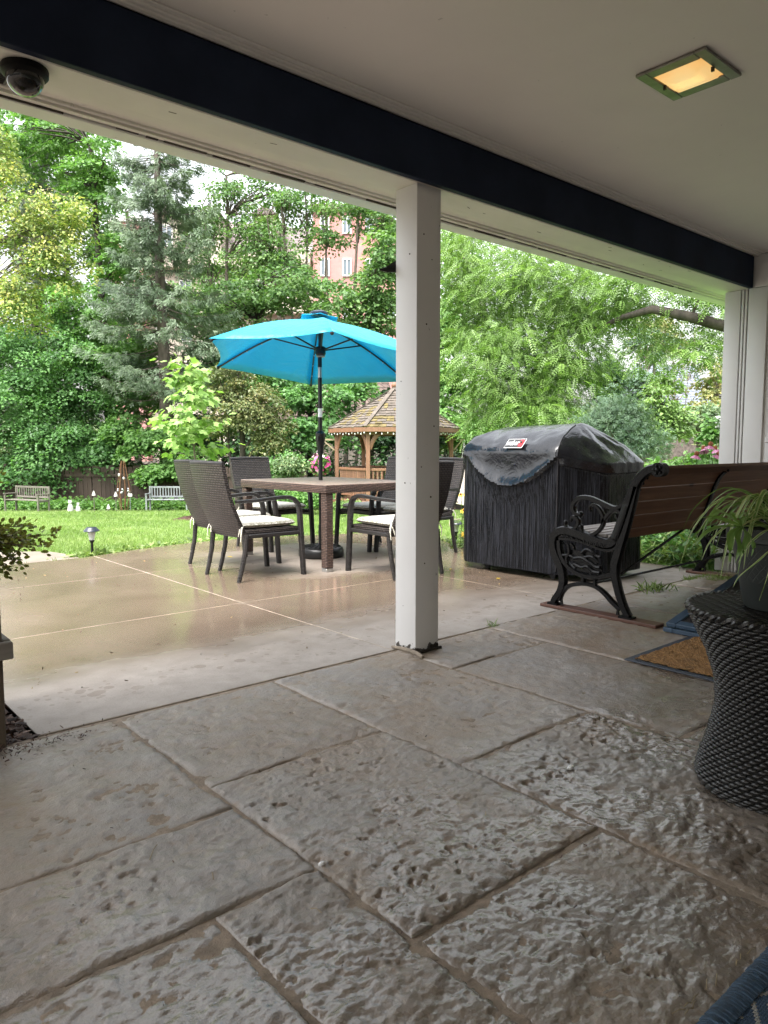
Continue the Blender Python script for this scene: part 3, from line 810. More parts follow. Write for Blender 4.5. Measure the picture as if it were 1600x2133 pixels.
def cushion_mat():
    m, nt, p = new_mat('cushion_cloth')
    g = nt.nodes.new('ShaderNodeTexCoord')
    sx = nt.nodes.new('ShaderNodeSeparateXYZ'); nt.links.new(g.outputs['Object'], sx.inputs[0])
    cx = nt.nodes.new('ShaderNodeCombineXYZ')
    nt.links.new(math_n(nt, 'ADD', sx.outputs['X'], sx.outputs['Y']), cx.inputs[0]); nt.links.new(sx.outputs['Z'], cx.inputs[1])
    w1 = nt.nodes.new('ShaderNodeTexWave'); w1.wave_type = 'RINGS'; w1.inputs['Scale'].default_value = 18; w1.inputs['Distortion'].default_value = 5; w1.inputs['Detail'].default_value = 2
    nt.links.new(cx.outputs[0], w1.inputs['Vector'])
    v = nt.nodes.new('ShaderNodeTexVoronoi'); v.feature = 'DISTANCE_TO_EDGE'; v.inputs['Scale'].default_value = 28; nt.links.new(cx.outputs[0], v.inputs['Vector'])
    k = math_n(nt, 'MULTIPLY', smap(nt, v.outputs['Distance'], 0.12, 0.06, 0, 1), 0.8)
    k = math_n(nt, 'MAXIMUM', k, smap(nt, w1.outputs['Fac'], .72, .82, 0, .7))
    side = nt.nodes.new('ShaderNodeSeparateXYZ'); nt.links.new(g.outputs['Normal'], side.inputs[0])
    k = math_n(nt, 'MULTIPLY', k, smap(nt, math_n(nt, 'ABSOLUTE', side.outputs['Z']), .93, .75, 0.06, 1))
    c = mix_c(nt, k, (0.40, 0.385, 0.345), (0.10, 0.09, 0.045))
    nt.links.new(c, p.inputs['Base Color']); p.inputs['Roughness'].default_value = 0.75
    bump(nt, p, noise(nt, 9, 4, .6, coords(nt, 'Object')), 0.5, 0.02)
    return m
m_cush = cushion_mat()
m_tie = simple('cushion_tie', (0.55, 0.53, 0.45), 0.8)

def back_x(z):
    t = (z - 0.33) / 0.575
    return -0.205 - 0.20 * t - 0.03 * math.sin(PI * min(1, max(0, t)))
def make_chair(label):
    c = thing('dining_chair', label, 'chair', group='wicker dining chairs round the patio table')
    # back: a curved woven slab
    mb = MB()
    prof = []
    zs = list(np.linspace(0.33, 0.895, 14))
    def ring(z, j):     # closed loop around the slab at height z
        w = 0.235 + 0.012 * (z - .33) / .57
        x = back_x(z); th = 0.016
        pts = []
        for k in range(9):
            y = -w + 2 * w * k / 8
            bow = 0.018 * (1 - (y / w) ** 2)
            pts.append((x - th - bow, y, z))
        for k in range(9):
            y = w - 2 * w * k / 8
            bow = 0.018 * (1 - (y / w) ** 2)
            pts.append((x + th - bow, y, z))
        return pts
    rows = [ring(z, 0) for z in zs]
    vs = [p for r in rows for p in r]; n = 18; fs = []
    for i in range(len(rows) - 1):
        for k in range(n): fs.append((i * n + k, i * n + (k + 1) % n, (i + 1) * n + (k + 1) % n, (i + 1) * n + k))
    fs.append(tuple(range(n))[::-1]); fs.append(tuple((len(rows) - 1) * n + k for k in range(n)))
    mb.add(vs, fs)
    mb.build('backrest', m_wick, c, smooth=40)
    mb = MB(); w = .247
    pts = [(back_x(.9), -w + 2 * w * k / 8, 0.902 - 0.0 * k) for k in range(9)]
    pts = [(p[0] - 0.018 * (1 - (p[1] / w) ** 2), p[1], p[2] + .004 * (1 - (p[1] / w) ** 2)) for p in pts]
    mb.tube(pts, .0165, 8); mb.build('top_roll', m_wick_l, c)
    # seat
    mb = MB(); mb.box2((-.225, -.245, .355), (.27, .245, .395)); mb.build('seat', m_wick, c, bevel=.012, seg=2)
    for sy in (-1, 1):
        y = sy * .255
        mb = MB()
        mb.tube([(-.29, y * .97, .0), (-.262, y * .98, .10), (-.235, y * .99, .22), (-.22, y, .36)], [.0165, .018, .0195, .021], 8)
        mb.build('rear_leg', m_wick_l, c)
        mb = MB()
        y2 = sy * .268
        mb.ribbon([(.298, y2, .0), (.288, y2, .15), (.276, y2, .32), (.268, y2, .45), (.262, y2, .53), (.245, y2, .58), (.21, y2, .615), (.16, y2, .632), (.09, y2, .634), (-.02, y2, .627), (-.13, y2, .62), (-.25, y2 * .97, .617), (-.302, y2 * .93, .615)],
                  [.034, .036, .038, .038, .037, .035, .032, .03, .029, .028, .027, .026, .024], .042, (0, 1, 0))
        arm = mb.build('arm_and_leg', m_wick_l, c)
        mb = MB(); mb.bar((-.2, y, .345), (.27, y2 * .985, .345), .022, .03); mb.build('side_rail', m_frame, c, bevel=.004)
    return c
def make_cushion(label):
    o = thing('seat_cushion', label, 'cushion', group='patterned cushions on the wicker dining chairs')
    P = []; N = 26
    mb = MB()
    def sh(a, b):
        x = .255 * a; y = .235 * b
        e = max(abs(a), abs(b)); 
        return x, y, e
    top = []; bot = []
    for i in range(N):
        rt = []; rb = []
        for j in range(N):
            a = -1 + 2 * i / (N - 1); b = -1 + 2 * j / (N - 1)
            q = max(abs(a), abs(b)) or 1
            r = 1 - 0.06 * (abs(a * b) ** 3)
            x, y = .25 * a * r, .238 * b * r
            f = (1 - (abs(a) ** 8)) ** .5 * (1 - (abs(b) ** 8)) ** .5
            dim = -.010 * math.exp(-((a * 2.2 - .1) ** 2 + (b * 2.2) ** 2))
            rt.append((x, y, .030 + .030 * f + dim)); rb.append((x, y, .030 - .028 * f))
        top.append(rt); bot.append(rb)
    mb.grid(top); mb.grid([r[::-1] for r in bot])
    mb.build('pad', m_cush, o, smooth=70)
    for sy in (-1, 1):
        mb = MB()
        mb.tube([(-.245, sy * .222, .03), (-.272, sy * .248, .015), (-.285, sy * .262, -.02), (-.29, sy * .258, -.085)], [.006, .007, .005, .003], 6)
        mb.tube([(-.25, sy * .225, .03), (-.275, sy * .225, .005), (-.283, sy * .215, -.05)], [.006, .006, .003], 6)
        mb.build('tie', m_tie, o)
    return o
chair0 = make_chair('x'); cush0 = make_cushion('x')
CH = [((3.05, 5.13), 0.02, 'nearest wicker chair on the left long side of the table, seen from behind', 'cream cushion on the nearest left wicker chair, its tie hanging beside the rear leg'),
      ((3.20, 5.73), 0.05, 'wicker chair overlapped by the nearest left chair, next to the grass', 'cream cushion seen between the arms of the two left wicker chairs'),
      ((4.06, 6.42), -PI / 2 + 0.10, 'wicker chair facing the camera at the far table end, left of the umbrella pole', 'grey patterned cushion on the far end wicker chair, left of the umbrella pole'),
      ((4.86, 5.76), PI + 0.0, 'wicker chair behind the table on its far long side, just left of the porch post', 'pale cushion behind the arms of the near chair, just left of the porch post'),
      ((4.90, 5.17), PI - 0.03, 'wicker chair half hidden behind the right edge of the porch post', 'pale cushion edge showing just right of the porch post'),
      ((3.99, 4.46), PI / 2 - 0.04, 'wicker chair at the near end of the table, mostly behind the porch post', 'cream cushion with olive print at the near end of the table, cut by the post')]
for i, ((x, y), rz, lc, lq) in enumerate(CH):
    c = chair0 if i == 0 else copy_tree(chair0)
    c.location = (x, y, 0); c.rotation_euler = (0, 0, rz); c['label'] = lc
    q = cush0 if i == 0 else copy_tree(cush0)
    q.location = (x + .02 * math.cos(rz), y + .02 * math.sin(rz), .396); q.rotation_euler = (0, 0, rz + RNG.uniform(-.04, .04)); q['label'] = lq

tbl = thing('patio_table', 'brown woven rectangular patio table under the turquoise umbrella', 'table', (4.03, 5.5, 0))
X0, X1, Y0, Y1 = 3.53, 4.55, 4.80, 6.16
m_ttop = simple('table_top_slats', (0.20, 0.15, 0.125), 0.3, 0.25, 14, 0.3, 60, kind='World', stretch=(6, 1, 1))
mb = MB(); mb.box2((X0, Y0, .648), (X1, Y1, .709)); mb.build('apron', m_wick_t, tbl, world=True, bevel=.008, seg=2)
for k in range(8):
    a = X0 + .004 + k * (X1 - X0 - .008) / 8
    mb = MB(); mb.box2((a, Y0 + .003, .7095), (a + (X1 - X0 - .008) / 8 - .003, Y1 - .003, .7185)); mb.build('top_board', m_ttop, tbl, world=True, bevel=.002)
for x in (X0 + .045, X1 - .045):
    for y in (Y0 + .045, Y1 - .045):
        mb = MB(); mb.box2((x - .037, y - .037, .03), (x + .037, y + .037, .647)); lg = mb.build('leg', m_wick_t, tbl, world=True, bevel=.006)
        mb = MB(); mb.box2((x - .034, y - .034, 0.001), (x + .034, y + .034, .0295)); mb.build('foot_cap', simple('brushed_steel', (.45, .45, .44), .3, .1, metal=.8) if 'brushed_steel' not in bpy.data.materials else bpy.data.materials['brushed_steel'], lg, world=True, bevel=.003)

# ------------------------------------------------------------------ umbrella
UX, UY = 4.035, 5.565
m_teal, nt, p = new_mat('turquoise_canvas')
nz = noise(nt, 7, 4, .6, coords(nt, 'Object'))
nt.links.new(ramp(nt, nz, [(.3, (0.028, 0.45, 0.57)), (.7, (0.038, 0.51, 0.63))]), p.inputs['Base Color'])
p.inputs['Roughness'].default_value = .38
bump(nt, p, noise(nt, 4, 4, .65, coords(nt, 'Object'), 1.5), .45, .04)
tr = nt.nodes.new('ShaderNodeBsdfTranslucent'); tr.inputs['Color'].default_value = (0.015, 0.45, 0.66, 1)
mx = nt.nodes.new('ShaderNodeMixShader'); mx.inputs[0].default_value = .42
nt.links.new(p.outputs[0], mx.inputs[1]); nt.links.new(tr.outputs[0], mx.inputs[2])
nt.links.new(mx.outputs[0], [n for n in nt.nodes if n.type == 'OUTPUT_MATERIAL'][0].inputs[0])
m_ublk = simple('umbrella_black', (.005, .005, .0055), .38, .2, 20)
umb = thing('patio_umbrella', 'turquoise six sided patio umbrella tilted over the wicker table', 'umbrella', (UX, UY, 0.12))
base_ang = math.atan2(-FY, -FX)      # towards the camera
RAD = 1.105
def rim(k, r=RAD):
    a = base_ang + math.radians(10) + k * PI / 3
    z = 1.802 + 0.132 * math.cos(a - base_ang - math.radians(-20)) * (r / RAD)
    return Vector((UX + r * math.cos(a), UY + r * math.sin(a), z))
APEX = Vector((UX + .05 * math.cos(base_ang), UY + .05 * math.sin(base_ang), 2.185))
def canopy(r0, r1, dz, lift=0.0, sc_=1.0, edge=0.0):
    mb = MB()
    for k in range(6):
        A = rim(k); B = rim(k + 1); rows = []
        for i in range(9):
            t = r0 + (r1 - r0) * i / 8
            row = []
            for j in range(9):
                s = j / 8
                A2 = APEX.lerp(A, t); B2 = APEX.lerp(B, t)
                q = A2.lerp(B2, s)
                sag = 4 * s * (1 - s)
                q = q + (APEX - q) * 0.085 * sag * (t ** 2) * .8     # scalloped hem
                q.z += 0.05 * math.sin(PI * t) - 0.012 * sag * math.sin(PI * t) - 0.035 * sag * t ** 3 + lift + dz * t
                row.append(q)
            rows.append(row)
        mb.grid([[Vector(p_) for p_ in r] for r in rows])
    return mb
cmb = canopy(0.03, 1.0, 0)
o = cmb.build('canopy', m_teal, umb, world=True, smooth=20)
sm = o.modifiers.new('thickness', 'SOLIDIFY'); sm.thickness = 0.003
v_ = canopy(0.0, 0.17, -0.01, lift=0.045)
o = v_.build('vent_flap', m_teal, umb, world=True, smooth=20)
sm = o.modifiers.new('thickness', 'SOLIDIFY'); sm.thickness = 0.003
mb = MB(); mb.lathe([(.075, 2.215), (.08, 2.225), (.078, 2.245), (.05, 2.255), (.012, 2.262)], (APEX.x, APEX.y, 0), 20)
mb.build('solar_cap', simple('dark_cap', (.012, .02, .04), .25, .2), umb, world=True)
HUB = Vector((UX + .01, UY, 1.905))
for k in range(6):
    A = rim(k); a = APEX + Vector((0, 0, -.02)); q = A + (APEX - A) * .02
    pts = [a.lerp(q, t) + Vector((0, 0, .05 * math.sin(PI * t) - .018)) for t in np.linspace(.03, 1, 8)]
    mb = MB(); mb.tube(pts, .0085, 6); rb = mb.build('rib', m_ublk, umb, world=True)
    mid = pts[3]
    mb = MB(); mb.tube([HUB + (mid - HUB) * .05, mid], .0075, 6); mb.build('strut', m_ublk, rb, world=True)
    mb = MB(); mb.ball(pts[-1], .016, 8); mb.build('rib_end', m_ublk, rb, world=True)
    if k in (0, 2, 3, 4):
        mb = MB()
        for t in (.4, .55, .7, .85): mb.ball(a.lerp(q, t) + Vector((0, 0, .05 * math.sin(PI * t) - .03)), .006, 6)
        mb.build('light_bead', simple('bead', (.6, .6, .55), .2) if 'bead' not in bpy.data.materials else bpy.data.materials['bead'], rb, world=True)
mb = MB(); mb.lathe([(.036, -.045), (.048, -.03), (.048, .03), (.03, .04)], HUB, 16); mb.build('slider_hub', m_ublk, umb, world=True)
mb = MB(); mb.lathe([(.03, -.06), (.042, -.052), (.042, -.046)], HUB, 16); mb.build('hub_ring', simple('grey_plastic', (.28, .28, .28), .4), umb, world=True)
mb = MB(); mb.tube([(UX, UY, .13), (UX, UY, 1.66)], .0195, 14); mb.build('pole', m_ublk, umb, world=True)
mb = MB(); mb.tube([(UX, UY, 1.66), (UX, UY, 1.755)], .0175, 14); mb.build('tilt_joint', bpy.data.materials['brushed_steel'], umb, world=True)
mb = MB(); mb.tube([(UX, UY, 1.755), (UX, UY, 1.88), (UX + .01, UY, 1.99), (APEX.x, APEX.y, 2.2)], .0195, 14); mb.build('upper_pole', m_ublk, umb, world=True)
mb = MB(); mb.lathe([(.022, .96), (.03, .965), (.031, 1.03), (.046, 1.10), (.046, 1.15), (.03, 1.17), (.021, 1.175)], (UX, UY, 0), 16)
mb.tube([(UX - .03, UY - .03, 1.12), (UX - .055, UY - .045, 1.125), (UX - .058, UY - .04, 1.08)], .008, 8); mb.build('crank_housing', m_ublk, umb, world=True)
mb = MB(); mb.tube([(UX, UY, 1.30), (UX, UY, 1.38)], .0205, 14); mb.build('pole_sticker', simple('white_label', (.75, .75, .72), .5), umb, world=True)
ub = thing('umbrella_base', 'round black ribbed umbrella base on the wet concrete under the table', 'umbrella base', (UX, UY, 0))
mb = MB(); mb.lathe([(.20, .002), (.212, .012), (.214, .06), (.205, .085), (.19, .095), (.06, .115), (.05, .12), (.03, .122)], n=40)
mb.build('base_body', m_ublk, ub, smooth=50)
for k in range(24):
    a = k * PI / 12
    mb = MB(); mb.bar((.075 * math.cos(a), .075 * math.sin(a), .1145), (.185 * math.cos(a), .185 * math.sin(a), .0975), .012, .007); mb.build('base_rib', m_ublk, ub, bevel=.002)
mb = MB(); mb.tube([(0, 0, .122), (0, 0, .30)], .025, 14); mb.build('base_tube', m_ublk, ub)

# ------------------------------------------------------------------ cast iron park bench
BX0, BX1 = 3.852, 5.83
BACK = [(2.111, .911), (2.176, .895), (2.225, .855), (2.257, .805), (2.284, .73), (2.31, .65), (2.334, .58), (2.356, .519), (2.381, .474), (2.417, .452), (2.466, .452), (2.548, .469), (2.639, .491), (2.719, .504), (2.773, .493), (2.81, .461), (2.819, .408), (2.8, .347), (2.764, .287), (2.742, .227), (2.738, .164), (2.759, .103), (2.793, .057), (2.805, .03)]
REAR = [(2.245, .80), (2.268, .70), (2.30, .58), (2.33, .48), (2.352, .402), (2.37, .335), (2.368, .265), (2.35, .192), (2.326, .126), (2.297, .066), (2.272, .03)]
ARM = [(2.312, .713), (2.346, .679), (2.387, .667), (2.442, .679), (2.504, .7), (2.568, .718), (2.632, .712), (2.67, .676), (2.674, .642), (2.655, .616), (2.626, .612)]
SCR = [(2.553, .645), (2.552, .667), (2.529, .676), (2.497, .662), (2.465, .618), (2.458, .575), (2.481, .53), (2.523, .498), (2.568, .49), (2.603, .508), (2.617, .535)]
DIAG = [(2.469, .569), (2.44, .609), (2.405, .646), (2.375, .656), (2.348, .642), (2.341, .616), (2.361, .604), (2.374, .622)]
SML = [(2.73, .554), (2.723, .529), (2.689, .515), (2.653, .526), (2.634, .559), (2.648, .588), (2.678, .592), (2.687, .571)]
PAN = [(2.771, .436), (2.764, .374), (2.731, .308), (2.665, .257), (2.58, .234), (2.491, .238), (2.429, .257), (2.378, .272)]
ARCH = [(2.765, .055), (2.739, .112), (2.689, .156), (2.617, .178), (2.553, .185), (2.489, .174), (2.432, .142), (2.388, .105), (2.330, .066)]
RAIL2 = [(2.765, .451), (2.651, .451), (2.547, .433), (2.459, .412), (2.38, .42), (2.345, .456)]
m_iron = simple('cast_iron', (.0045, .0045, .005), .27, .3, 25, .35, 90, spec=.2)
m_bench = wood('bench_board', (0.155, 0.068, 0.032), (0.31, 0.155, 0.078), axis=0, grain=34, rough=.6, knots=.85)
m_slat = wood('weathered_slat', (0.30, 0.27, 0.255), (0.46, 0.43, 0.41), axis=0, grain=40, rough=.6, knots=.1)
m_skid = wood('skid_wood', (0.085, 0.035, 0.022), (0.19, 0.082, 0.05), axis=1, grain=40, rough=.5, knots=.2)
bench = thing('park_bench', 'cast iron park bench with brown board back turned to the camera', 'bench', (4.84, 2.45, 0))
def smooth_path(p, n=4):
    P = np.array(p); out = []
    for i in range(len(P) - 1):
        a = P[max(i - 1, 0)]; b = P[i]; c = P[i + 1]; d = P[min(i + 2, len(P) - 1)]
        for k in range(n):
            t = k / n
            out.append(tuple(.5 * ((2 * b) + (-a + c) * t + (2 * a - 5 * b + 4 * c - d) * t * t + (-a + 3 * b - 3 * c + d) * t ** 3)))
    out.append(tuple(P[-1])); return out
def bench_frame(x, rich=True):
    mb = MB(); D_ = .046
    def rib(p, w, dep=D_, dx=0):
        q = smooth_path(p, 3); L = len(q)
        if isinstance(w, (list, tuple)):
            ws = np.interp(np.linspace(0, 1, L), np.linspace(0, 1, len(w)), w).tolist()
        else: ws = [w] * L
        mb.ribbon([(x + D_ / 2 + dx, a, b) for a, b in q], ws, dep, (1, 0, 0))
    rib(BACK, [.05, .055, .062, .066, .066, .062, .058, .056, .056, .058, .06, .055, .046, .042])
    rib([(a, b) for a, b in REAR], [.03, .04, .05, .056, .052, .048, .044, .04])
    mb.tube([(x - .004, 2.108, .900), (x + D_ + .004, 2.108, .900)], .041, 18)
    mb.ball((x - .004, 2.108, .900), .017, 8)
    for k in range(5): mb.ball((x - .006, 2.108 + .022 * math.cos(k * 1.257), .900 + .022 * math.sin(k * 1.257)), .009, 6)
    rib([(2.112, .90 + .0), (2.145, .90)], .06)
    rib(ARM, [.022, .026, .03, .03, .028, .022], .036); mb.ball((x + .023, 2.622, .612), .019)
    rib(SCR, [.012, .02, .024, .022, .018], .03); mb.ball((x + .023, 2.617, .535), .018); mb.ball((x + .023, 2.553, .643), .012)
    rib(DIAG, [.022, .024, .02, .014], .03); mb.ball((x + .023, 2.374, .622), .011)
    rib(SML, [.014, .022, .024, .016], .03); mb.ball((x + .023, 2.73, .556), .014); mb.ball((x + .023, 2.687, .571), .011)
    mb.tube([(x + .023, 2.634, .512), (x + .023, 2.634, .555)], .012, 8)
    rib(RAIL2, .018, .05)
    rib(PAN, .03, .04); rib(ARCH, [.03, .026, .024, .026, .03], .036)
    rib([(2.587, .237), (2.590, .18)], .02, .03); rib([(2.506, .24), (2.505, .18)], .02, .03)
    # raised worn lettering-like studs and relief panel
    for k in range(22):
        t = k / 21
        a = 2.735 - .30 * t; b = .472 - .035 * t - .012 * math.sin(t * 3)
        mb.box((x - .001, a, b + .006 * (k % 2)), (.006, .007, .014 + .006 * (k % 3)), R=Matrix.Rotation(.3 * ((k * 7) % 5 - 2), 3, 'X'))
    for p, r in (([(2.70, .42), (2.69, .37), (2.71, .33), (2.70, .30)], .012), ([(2.655, .335), (2.60, .345), (2.55, .325), (2.50, .30), (2.47, .30)], .011), ([(2.655, .30), (2.60, .285), (2.56, .295), (2.52, .27), (2.47, .268)], .010),
                 ([(2.60, .372), (2.57, .40), (2.53, .392), (2.50, .37), (2.47, .362)], .010), ([(2.60, .372), (2.58, .352), (2.53, .36), (2.48, .33)], .009), ([(2.74, .345), (2.69, .35), (2.655, .335)], .009), ([(2.655, .39), (2.66, .41), (2.68, .425)], .012)):
        q = smooth_path(p, 3); mb.tube([(x + .012, a, b) for a, b in q], r, 6)
    pl = smooth_path([(2.766, .44)] + PAN[1:-1] + [(2.40, .27)], 2)
    for a, b in pl[::3]: mb.tube([(x + .024, a, b), (x + .024, a * .6 + 2.58 * .4, b * .6 + .33 * .4)], .006, 5)
    mb.box((x + .026, 2.60, .35), (.008, .20, .07)); mb.box((x + .026, 2.56, .285), (.008, .19, .055))
    mb.box((x + D_ / 2, 2.80, .0265), (.06, .075, .011)); mb.box((x + D_ / 2, 2.285, .0265), (.06, .085, .011))
    mb.tube([(x + .02, 2.745, .03), (x + .02, 2.745, .062)], [.012, .007], 8); mb.tube([(x + .02, 2.345, .03), (x + .02, 2.345, .062)], [.012, .007], 8)
    o = mb.build('iron_frame', m_iron, bench, world=True, smooth=50)
    return o
bench_frame(BX0); bench_frame(BX1 - .046)
for x in (BX0, BX1 - .046):
    mb = MB(); mb.box2((x - .02, 2.08, .001), (x + .075, 2.885, .0205)); mb.build('skid', m_skid, bench, world=True, bevel=.003)
CURV = smooth_path(BACK[0:10], 6)
cum = np.concatenate([[0], np.cumsum([math.dist(CURV[i], CURV[i + 1]) for i in range(len(CURV) - 1)])])
def on_curve(s):
    y = np.interp(s, cum, [c[0] for c in CURV]); z = np.interp(s, cum, [c[1] for c in CURV])
    y2 = np.interp(s + .01, cum, [c[0] for c in CURV]); z2 = np.interp(s + .01, cum, [c[1] for c in CURV])
    t = Vector((0, y2 - y, z2 - z)).normalized()
    return Vector((0, y, z)), t
s0 = .035
for k, w in enumerate((.082, .088, .088, .088, .088, .066)):
    c, t = on_curve(min(cum[-1] - .012, s0 + w / 2)); nrm = Vector((1, 0, 0)).cross(t)
    R = Matrix((Vector((1, 0, 0)), t, nrm)).transposed()
    mb = MB(); mb.box((BX0 / 2 + BX1 / 2, c.y, c.z), (BX1 - BX0 - .098, w - .005, .022), R=R)
    mb.build('back_board', m_bench, bench, world=True, bevel=.003)
    s0 += w
for k in range(6):
    y = 2.42 + k * .062; z = .488 + .0 * k + (.016 if k > 3 else .004 * k)
    mb = MB(); mb.box((BX0 / 2 + BX1 / 2, y, z), (BX1 - BX0 - .1, .054, .02)); mb.build('seat_slat', m_slat, bench, world=True, bevel=.004)
mb = MB()
strap = [(4.86, *(on_curve(s)[0] - 0.017 * Vector((1, 0, 0)).cross(on_curve(s)[1]))[1:]) for s in np.linspace(.1, cum[-1] - .02, 12)]
mb.ribbon([(p_[0], p_[1] - .004, p_[2]) for p_ in strap], .014, .045, (1, 0, 0))
mb.build('back_strap', m_iron, bench, world=True)
for x in (BX0 + .05, 4.86, BX1 - .05):
    mb = MB()
    for s in np.linspace(.07, cum[-1] - .05, 11):
        c, t = on_curve(s); nrm = Vector((1, 0, 0)).cross(t)
        b = c - nrm * .024
        if b.y > c.y: b = c + nrm * .024
        mb.ball((x + .008, b.y + .006, b.z), .009, 6)
    mb.build('bolt', m_iron, bench, world=True)
for a, b in (((BX0 + .04, 2.39, .235), (4.84, 2.44, .47)), ((BX1 - .06, 2.39, .235), (4.88, 2.44, .47))):
    mb = MB(); mb.tube([a, b], .009, 8); mb.build('stay_rod', m_iron, bench, world=True)
mb = MB(); mb.tube([(BX0 + .02, 2.55, .185), (BX1 - .02, 2.55, .185)], .008, 8); mb.build('stay_rod', m_iron, bench, world=True)

# ------------------------------------------------------------------ covered grill
def cover_mat():
    m, nt, p = new_mat('wet_vinyl')
    w = coords(nt, 'World')
    sx = nt.nodes.new('ShaderNodeSeparateXYZ'); nt.links.new(w, sx.inputs[0])
    st_ = noise(nt, 1.0, 5, .65, coords(nt, 'World', (85, 85, 1.8)), .3)
    st2 = noise(nt, 1.0, 3, .6, coords(nt, 'World', (120, 120, 4)), .2)
    ha = nt.nodes.new('ShaderNodeAttribute'); ha.attribute_name = 'hem'
    low = smap(nt, ha.outputs['Fac'], -.02, .005, 1, 0)
    c = mix_c(nt, low, (.008, .0085, .011), (.0045, .005, .0065))
    run = smap(nt, st_, .44, .58)
    c = mix_c(nt, math_n(nt, 'MULTIPLY', run, low), c, (.020, .021, .027))
    nt.links.new(c, p.inputs['Base Color'])
    r = math_n(nt, 'ADD', .19, math_n(nt, 'MULTIPLY', math_n(nt, 'MULTIPLY', run, low), .2))
    nt.links.new(r, p.inputs['Roughness'])
    nt.links.new(math_n(nt, 'SUBTRACT', .55, math_n(nt, 'MULTIPLY', low, .37)), p.inputs['Specular IOR Level'])
    n1 = noise(nt, 6, 4, .6, w, .5)
    b1 = nt.nodes.new('ShaderNodeBump'); b1.inputs['Strength'].default_value = .35; b1.inputs['Distance'].default_value = .03; nt.links.new(n1, b1.inputs['Height'])
    h = math_n(nt, 'MULTIPLY', math_n(nt, 'ADD', run, math_n(nt, 'MULTIPLY', st2, .5)), low)
    bump(nt, p, h, .8, .008, b1.outputs[0])
    return m
m_cover = cover_mat()
grill = thing('covered_grill', 'barbecue grill under a wet black vinyl cover', 'grill', (5.05, 3.78, 0))
FOOT = [(4.60, 4.25), (4.615, 3.335), (4.875, 3.075), (5.38, 3.065), (5.46, 3.32), (5.46, 4.28), (5.36, 4.52), (4.88, 4.52)]
SH = [.985, .97, .895, .905, .96, .96, .90, .895]       # shoulder heights
def loop_pts():
    out = []
    n = len(FOOT)
    for i in range(n):
        a = FOOT[i]; b = FOOT[(i + 1) % n]; L = math.dist(a, b); m = max(3, int(L / .022))
        for k in range(m):
            t = k / m
            out.append((a[0] + (b[0] - a[0]) * t, a[1] + (b[1] - a[1]) * t, SH[i] + (SH[(i + 1) % n] - SH[i]) * t))
    return out
LP = loop_pts(); n = len(LP)
# round the corners
A = np.array(LP)
for _ in range(3): A = .5 * A + .25 * (np.roll(A, 1, 0) + np.roll(A, -1, 0))
cen = A[:, :2].mean(0)
rows = []; HEM = []
tang = np.roll(A[:, :2], -1, 0) - np.roll(A[:, :2], 1, 0); tang /= np.linalg.norm(tang, axis=1, keepdims=True)
norm2 = np.stack([tang[:, 1], -tang[:, 0]], 1)
if ((A[:, :2] + norm2 * .1 - cen) ** 2).sum() < ((A[:, :2] - cen) ** 2).sum(): norm2 = -norm2
arc = np.cumsum(np.linalg.norm(A[:, :2] - np.roll(A[:, :2], 1, 0), axis=1))
NB = 88
for k in range(NB):
    t = k / (NB - 1)
    z = .055 + (A[:, 2] - .055) * t
    flare = .010 * (1 - t) + .001
    pleat = .007 * (fbm(arc * 16 + 3, z * 1.2 + 1, 3) - .45) * 2 + .012 * (fbm(arc * 5 + 13, z * 2.2, 3) - .45) * 2
    off = flare + pleat
    # upper panel hangs over the lower one, with a swag on the front
    frontm = (A[:, 0] < 4.66) & (A[:, 1] > 3.33)
    yy = np.clip((A[:, 1] - 3.335) / .9, 0, 1)
    hem = A[:, 2] - .055 - np.where(frontm, .24 * np.sin(PI * np.clip((yy - .0), 0, 1)) ** .9 - .03, 0.02)
    off = off + np.where(z > hem, .016 + np.where(frontm, .016 * np.exp(-((z - hem) / .05) ** 2), .004), 0)
    HEM.append(z - hem)
    off = off + np.where(frontm, .03 * np.exp(-((z - (hem - .02)) / .10) ** 2) * np.sin(PI * yy), 0)
    P_ = np.column_stack([A[:, :2] + norm2 * off[:, None], z])
    rows.append(P_)
RA, RB = np.array([5.04, 4.17]), np.array([5.04, 3.42])
d = RB - RA; L2 = (d ** 2).sum()
tt = np.clip(((A[:, :2] - RA) @ d) / L2, 0, 1)
rp = RA + tt[:, None] * d
dirv = A[:, :2] - rp; dirv /= np.linalg.norm(dirv, axis=1, keepdims=True)
rp = rp + dirv * np.array([.075, .03])
rz_ = 1.186 + .018 * tt
top0 = rows[-1]
for k in range(1, 25):
    t = k / 24
    tx = (t ** (1 + .6 * np.clip((4.78 - A[:, 0]) / .15, 0, 1)))[:, None]
    q = top0[:, :2] * (1 - tx) + rp * tx
    z = top0[:, 2] * (1 - t) + rz_ * t + .025 * math.sin(PI * t) * np.cos(arc * 0.0) - .02 * math.sin(PI * t) ** 2 * (fbm(arc * 6 + 2, t * 1.5 + q[:, 0], 2))
    fold = .034 * (fbm(arc * 7 + t * 1.5, arc * 0 + t * 2.0 + 4, 3) - .45) * math.sin(PI * min(1, t * 1.1)) * 2
    z = z + fold
    rows.append(np.column_stack([q, z]))
for k in range(1, 6):
    t = k / 5
    q = rp * (1 - t) + (RA + tt[:, None] * d) * t
    rows.append(np.column_stack([q, rz_ + .012 * math.sin(t * PI / 2)]))
mb = MB(); mb.grid([[tuple(p_) for p_ in r] + [tuple(r[0])] for r in rows])
cov = mb.build('cover', m_cover, grill, world=True, smooth=60)
hv = [np.append(h_, h_[0]) for h_ in HEM] + [np.full(n + 1, .2)] * (len(rows) - len(HEM))
ha_ = cov.data.attributes.new('hem', 'FLOAT', 'POINT'); ha_.data.foreach_set('value', np.concatenate(hv).astype(np.float32))
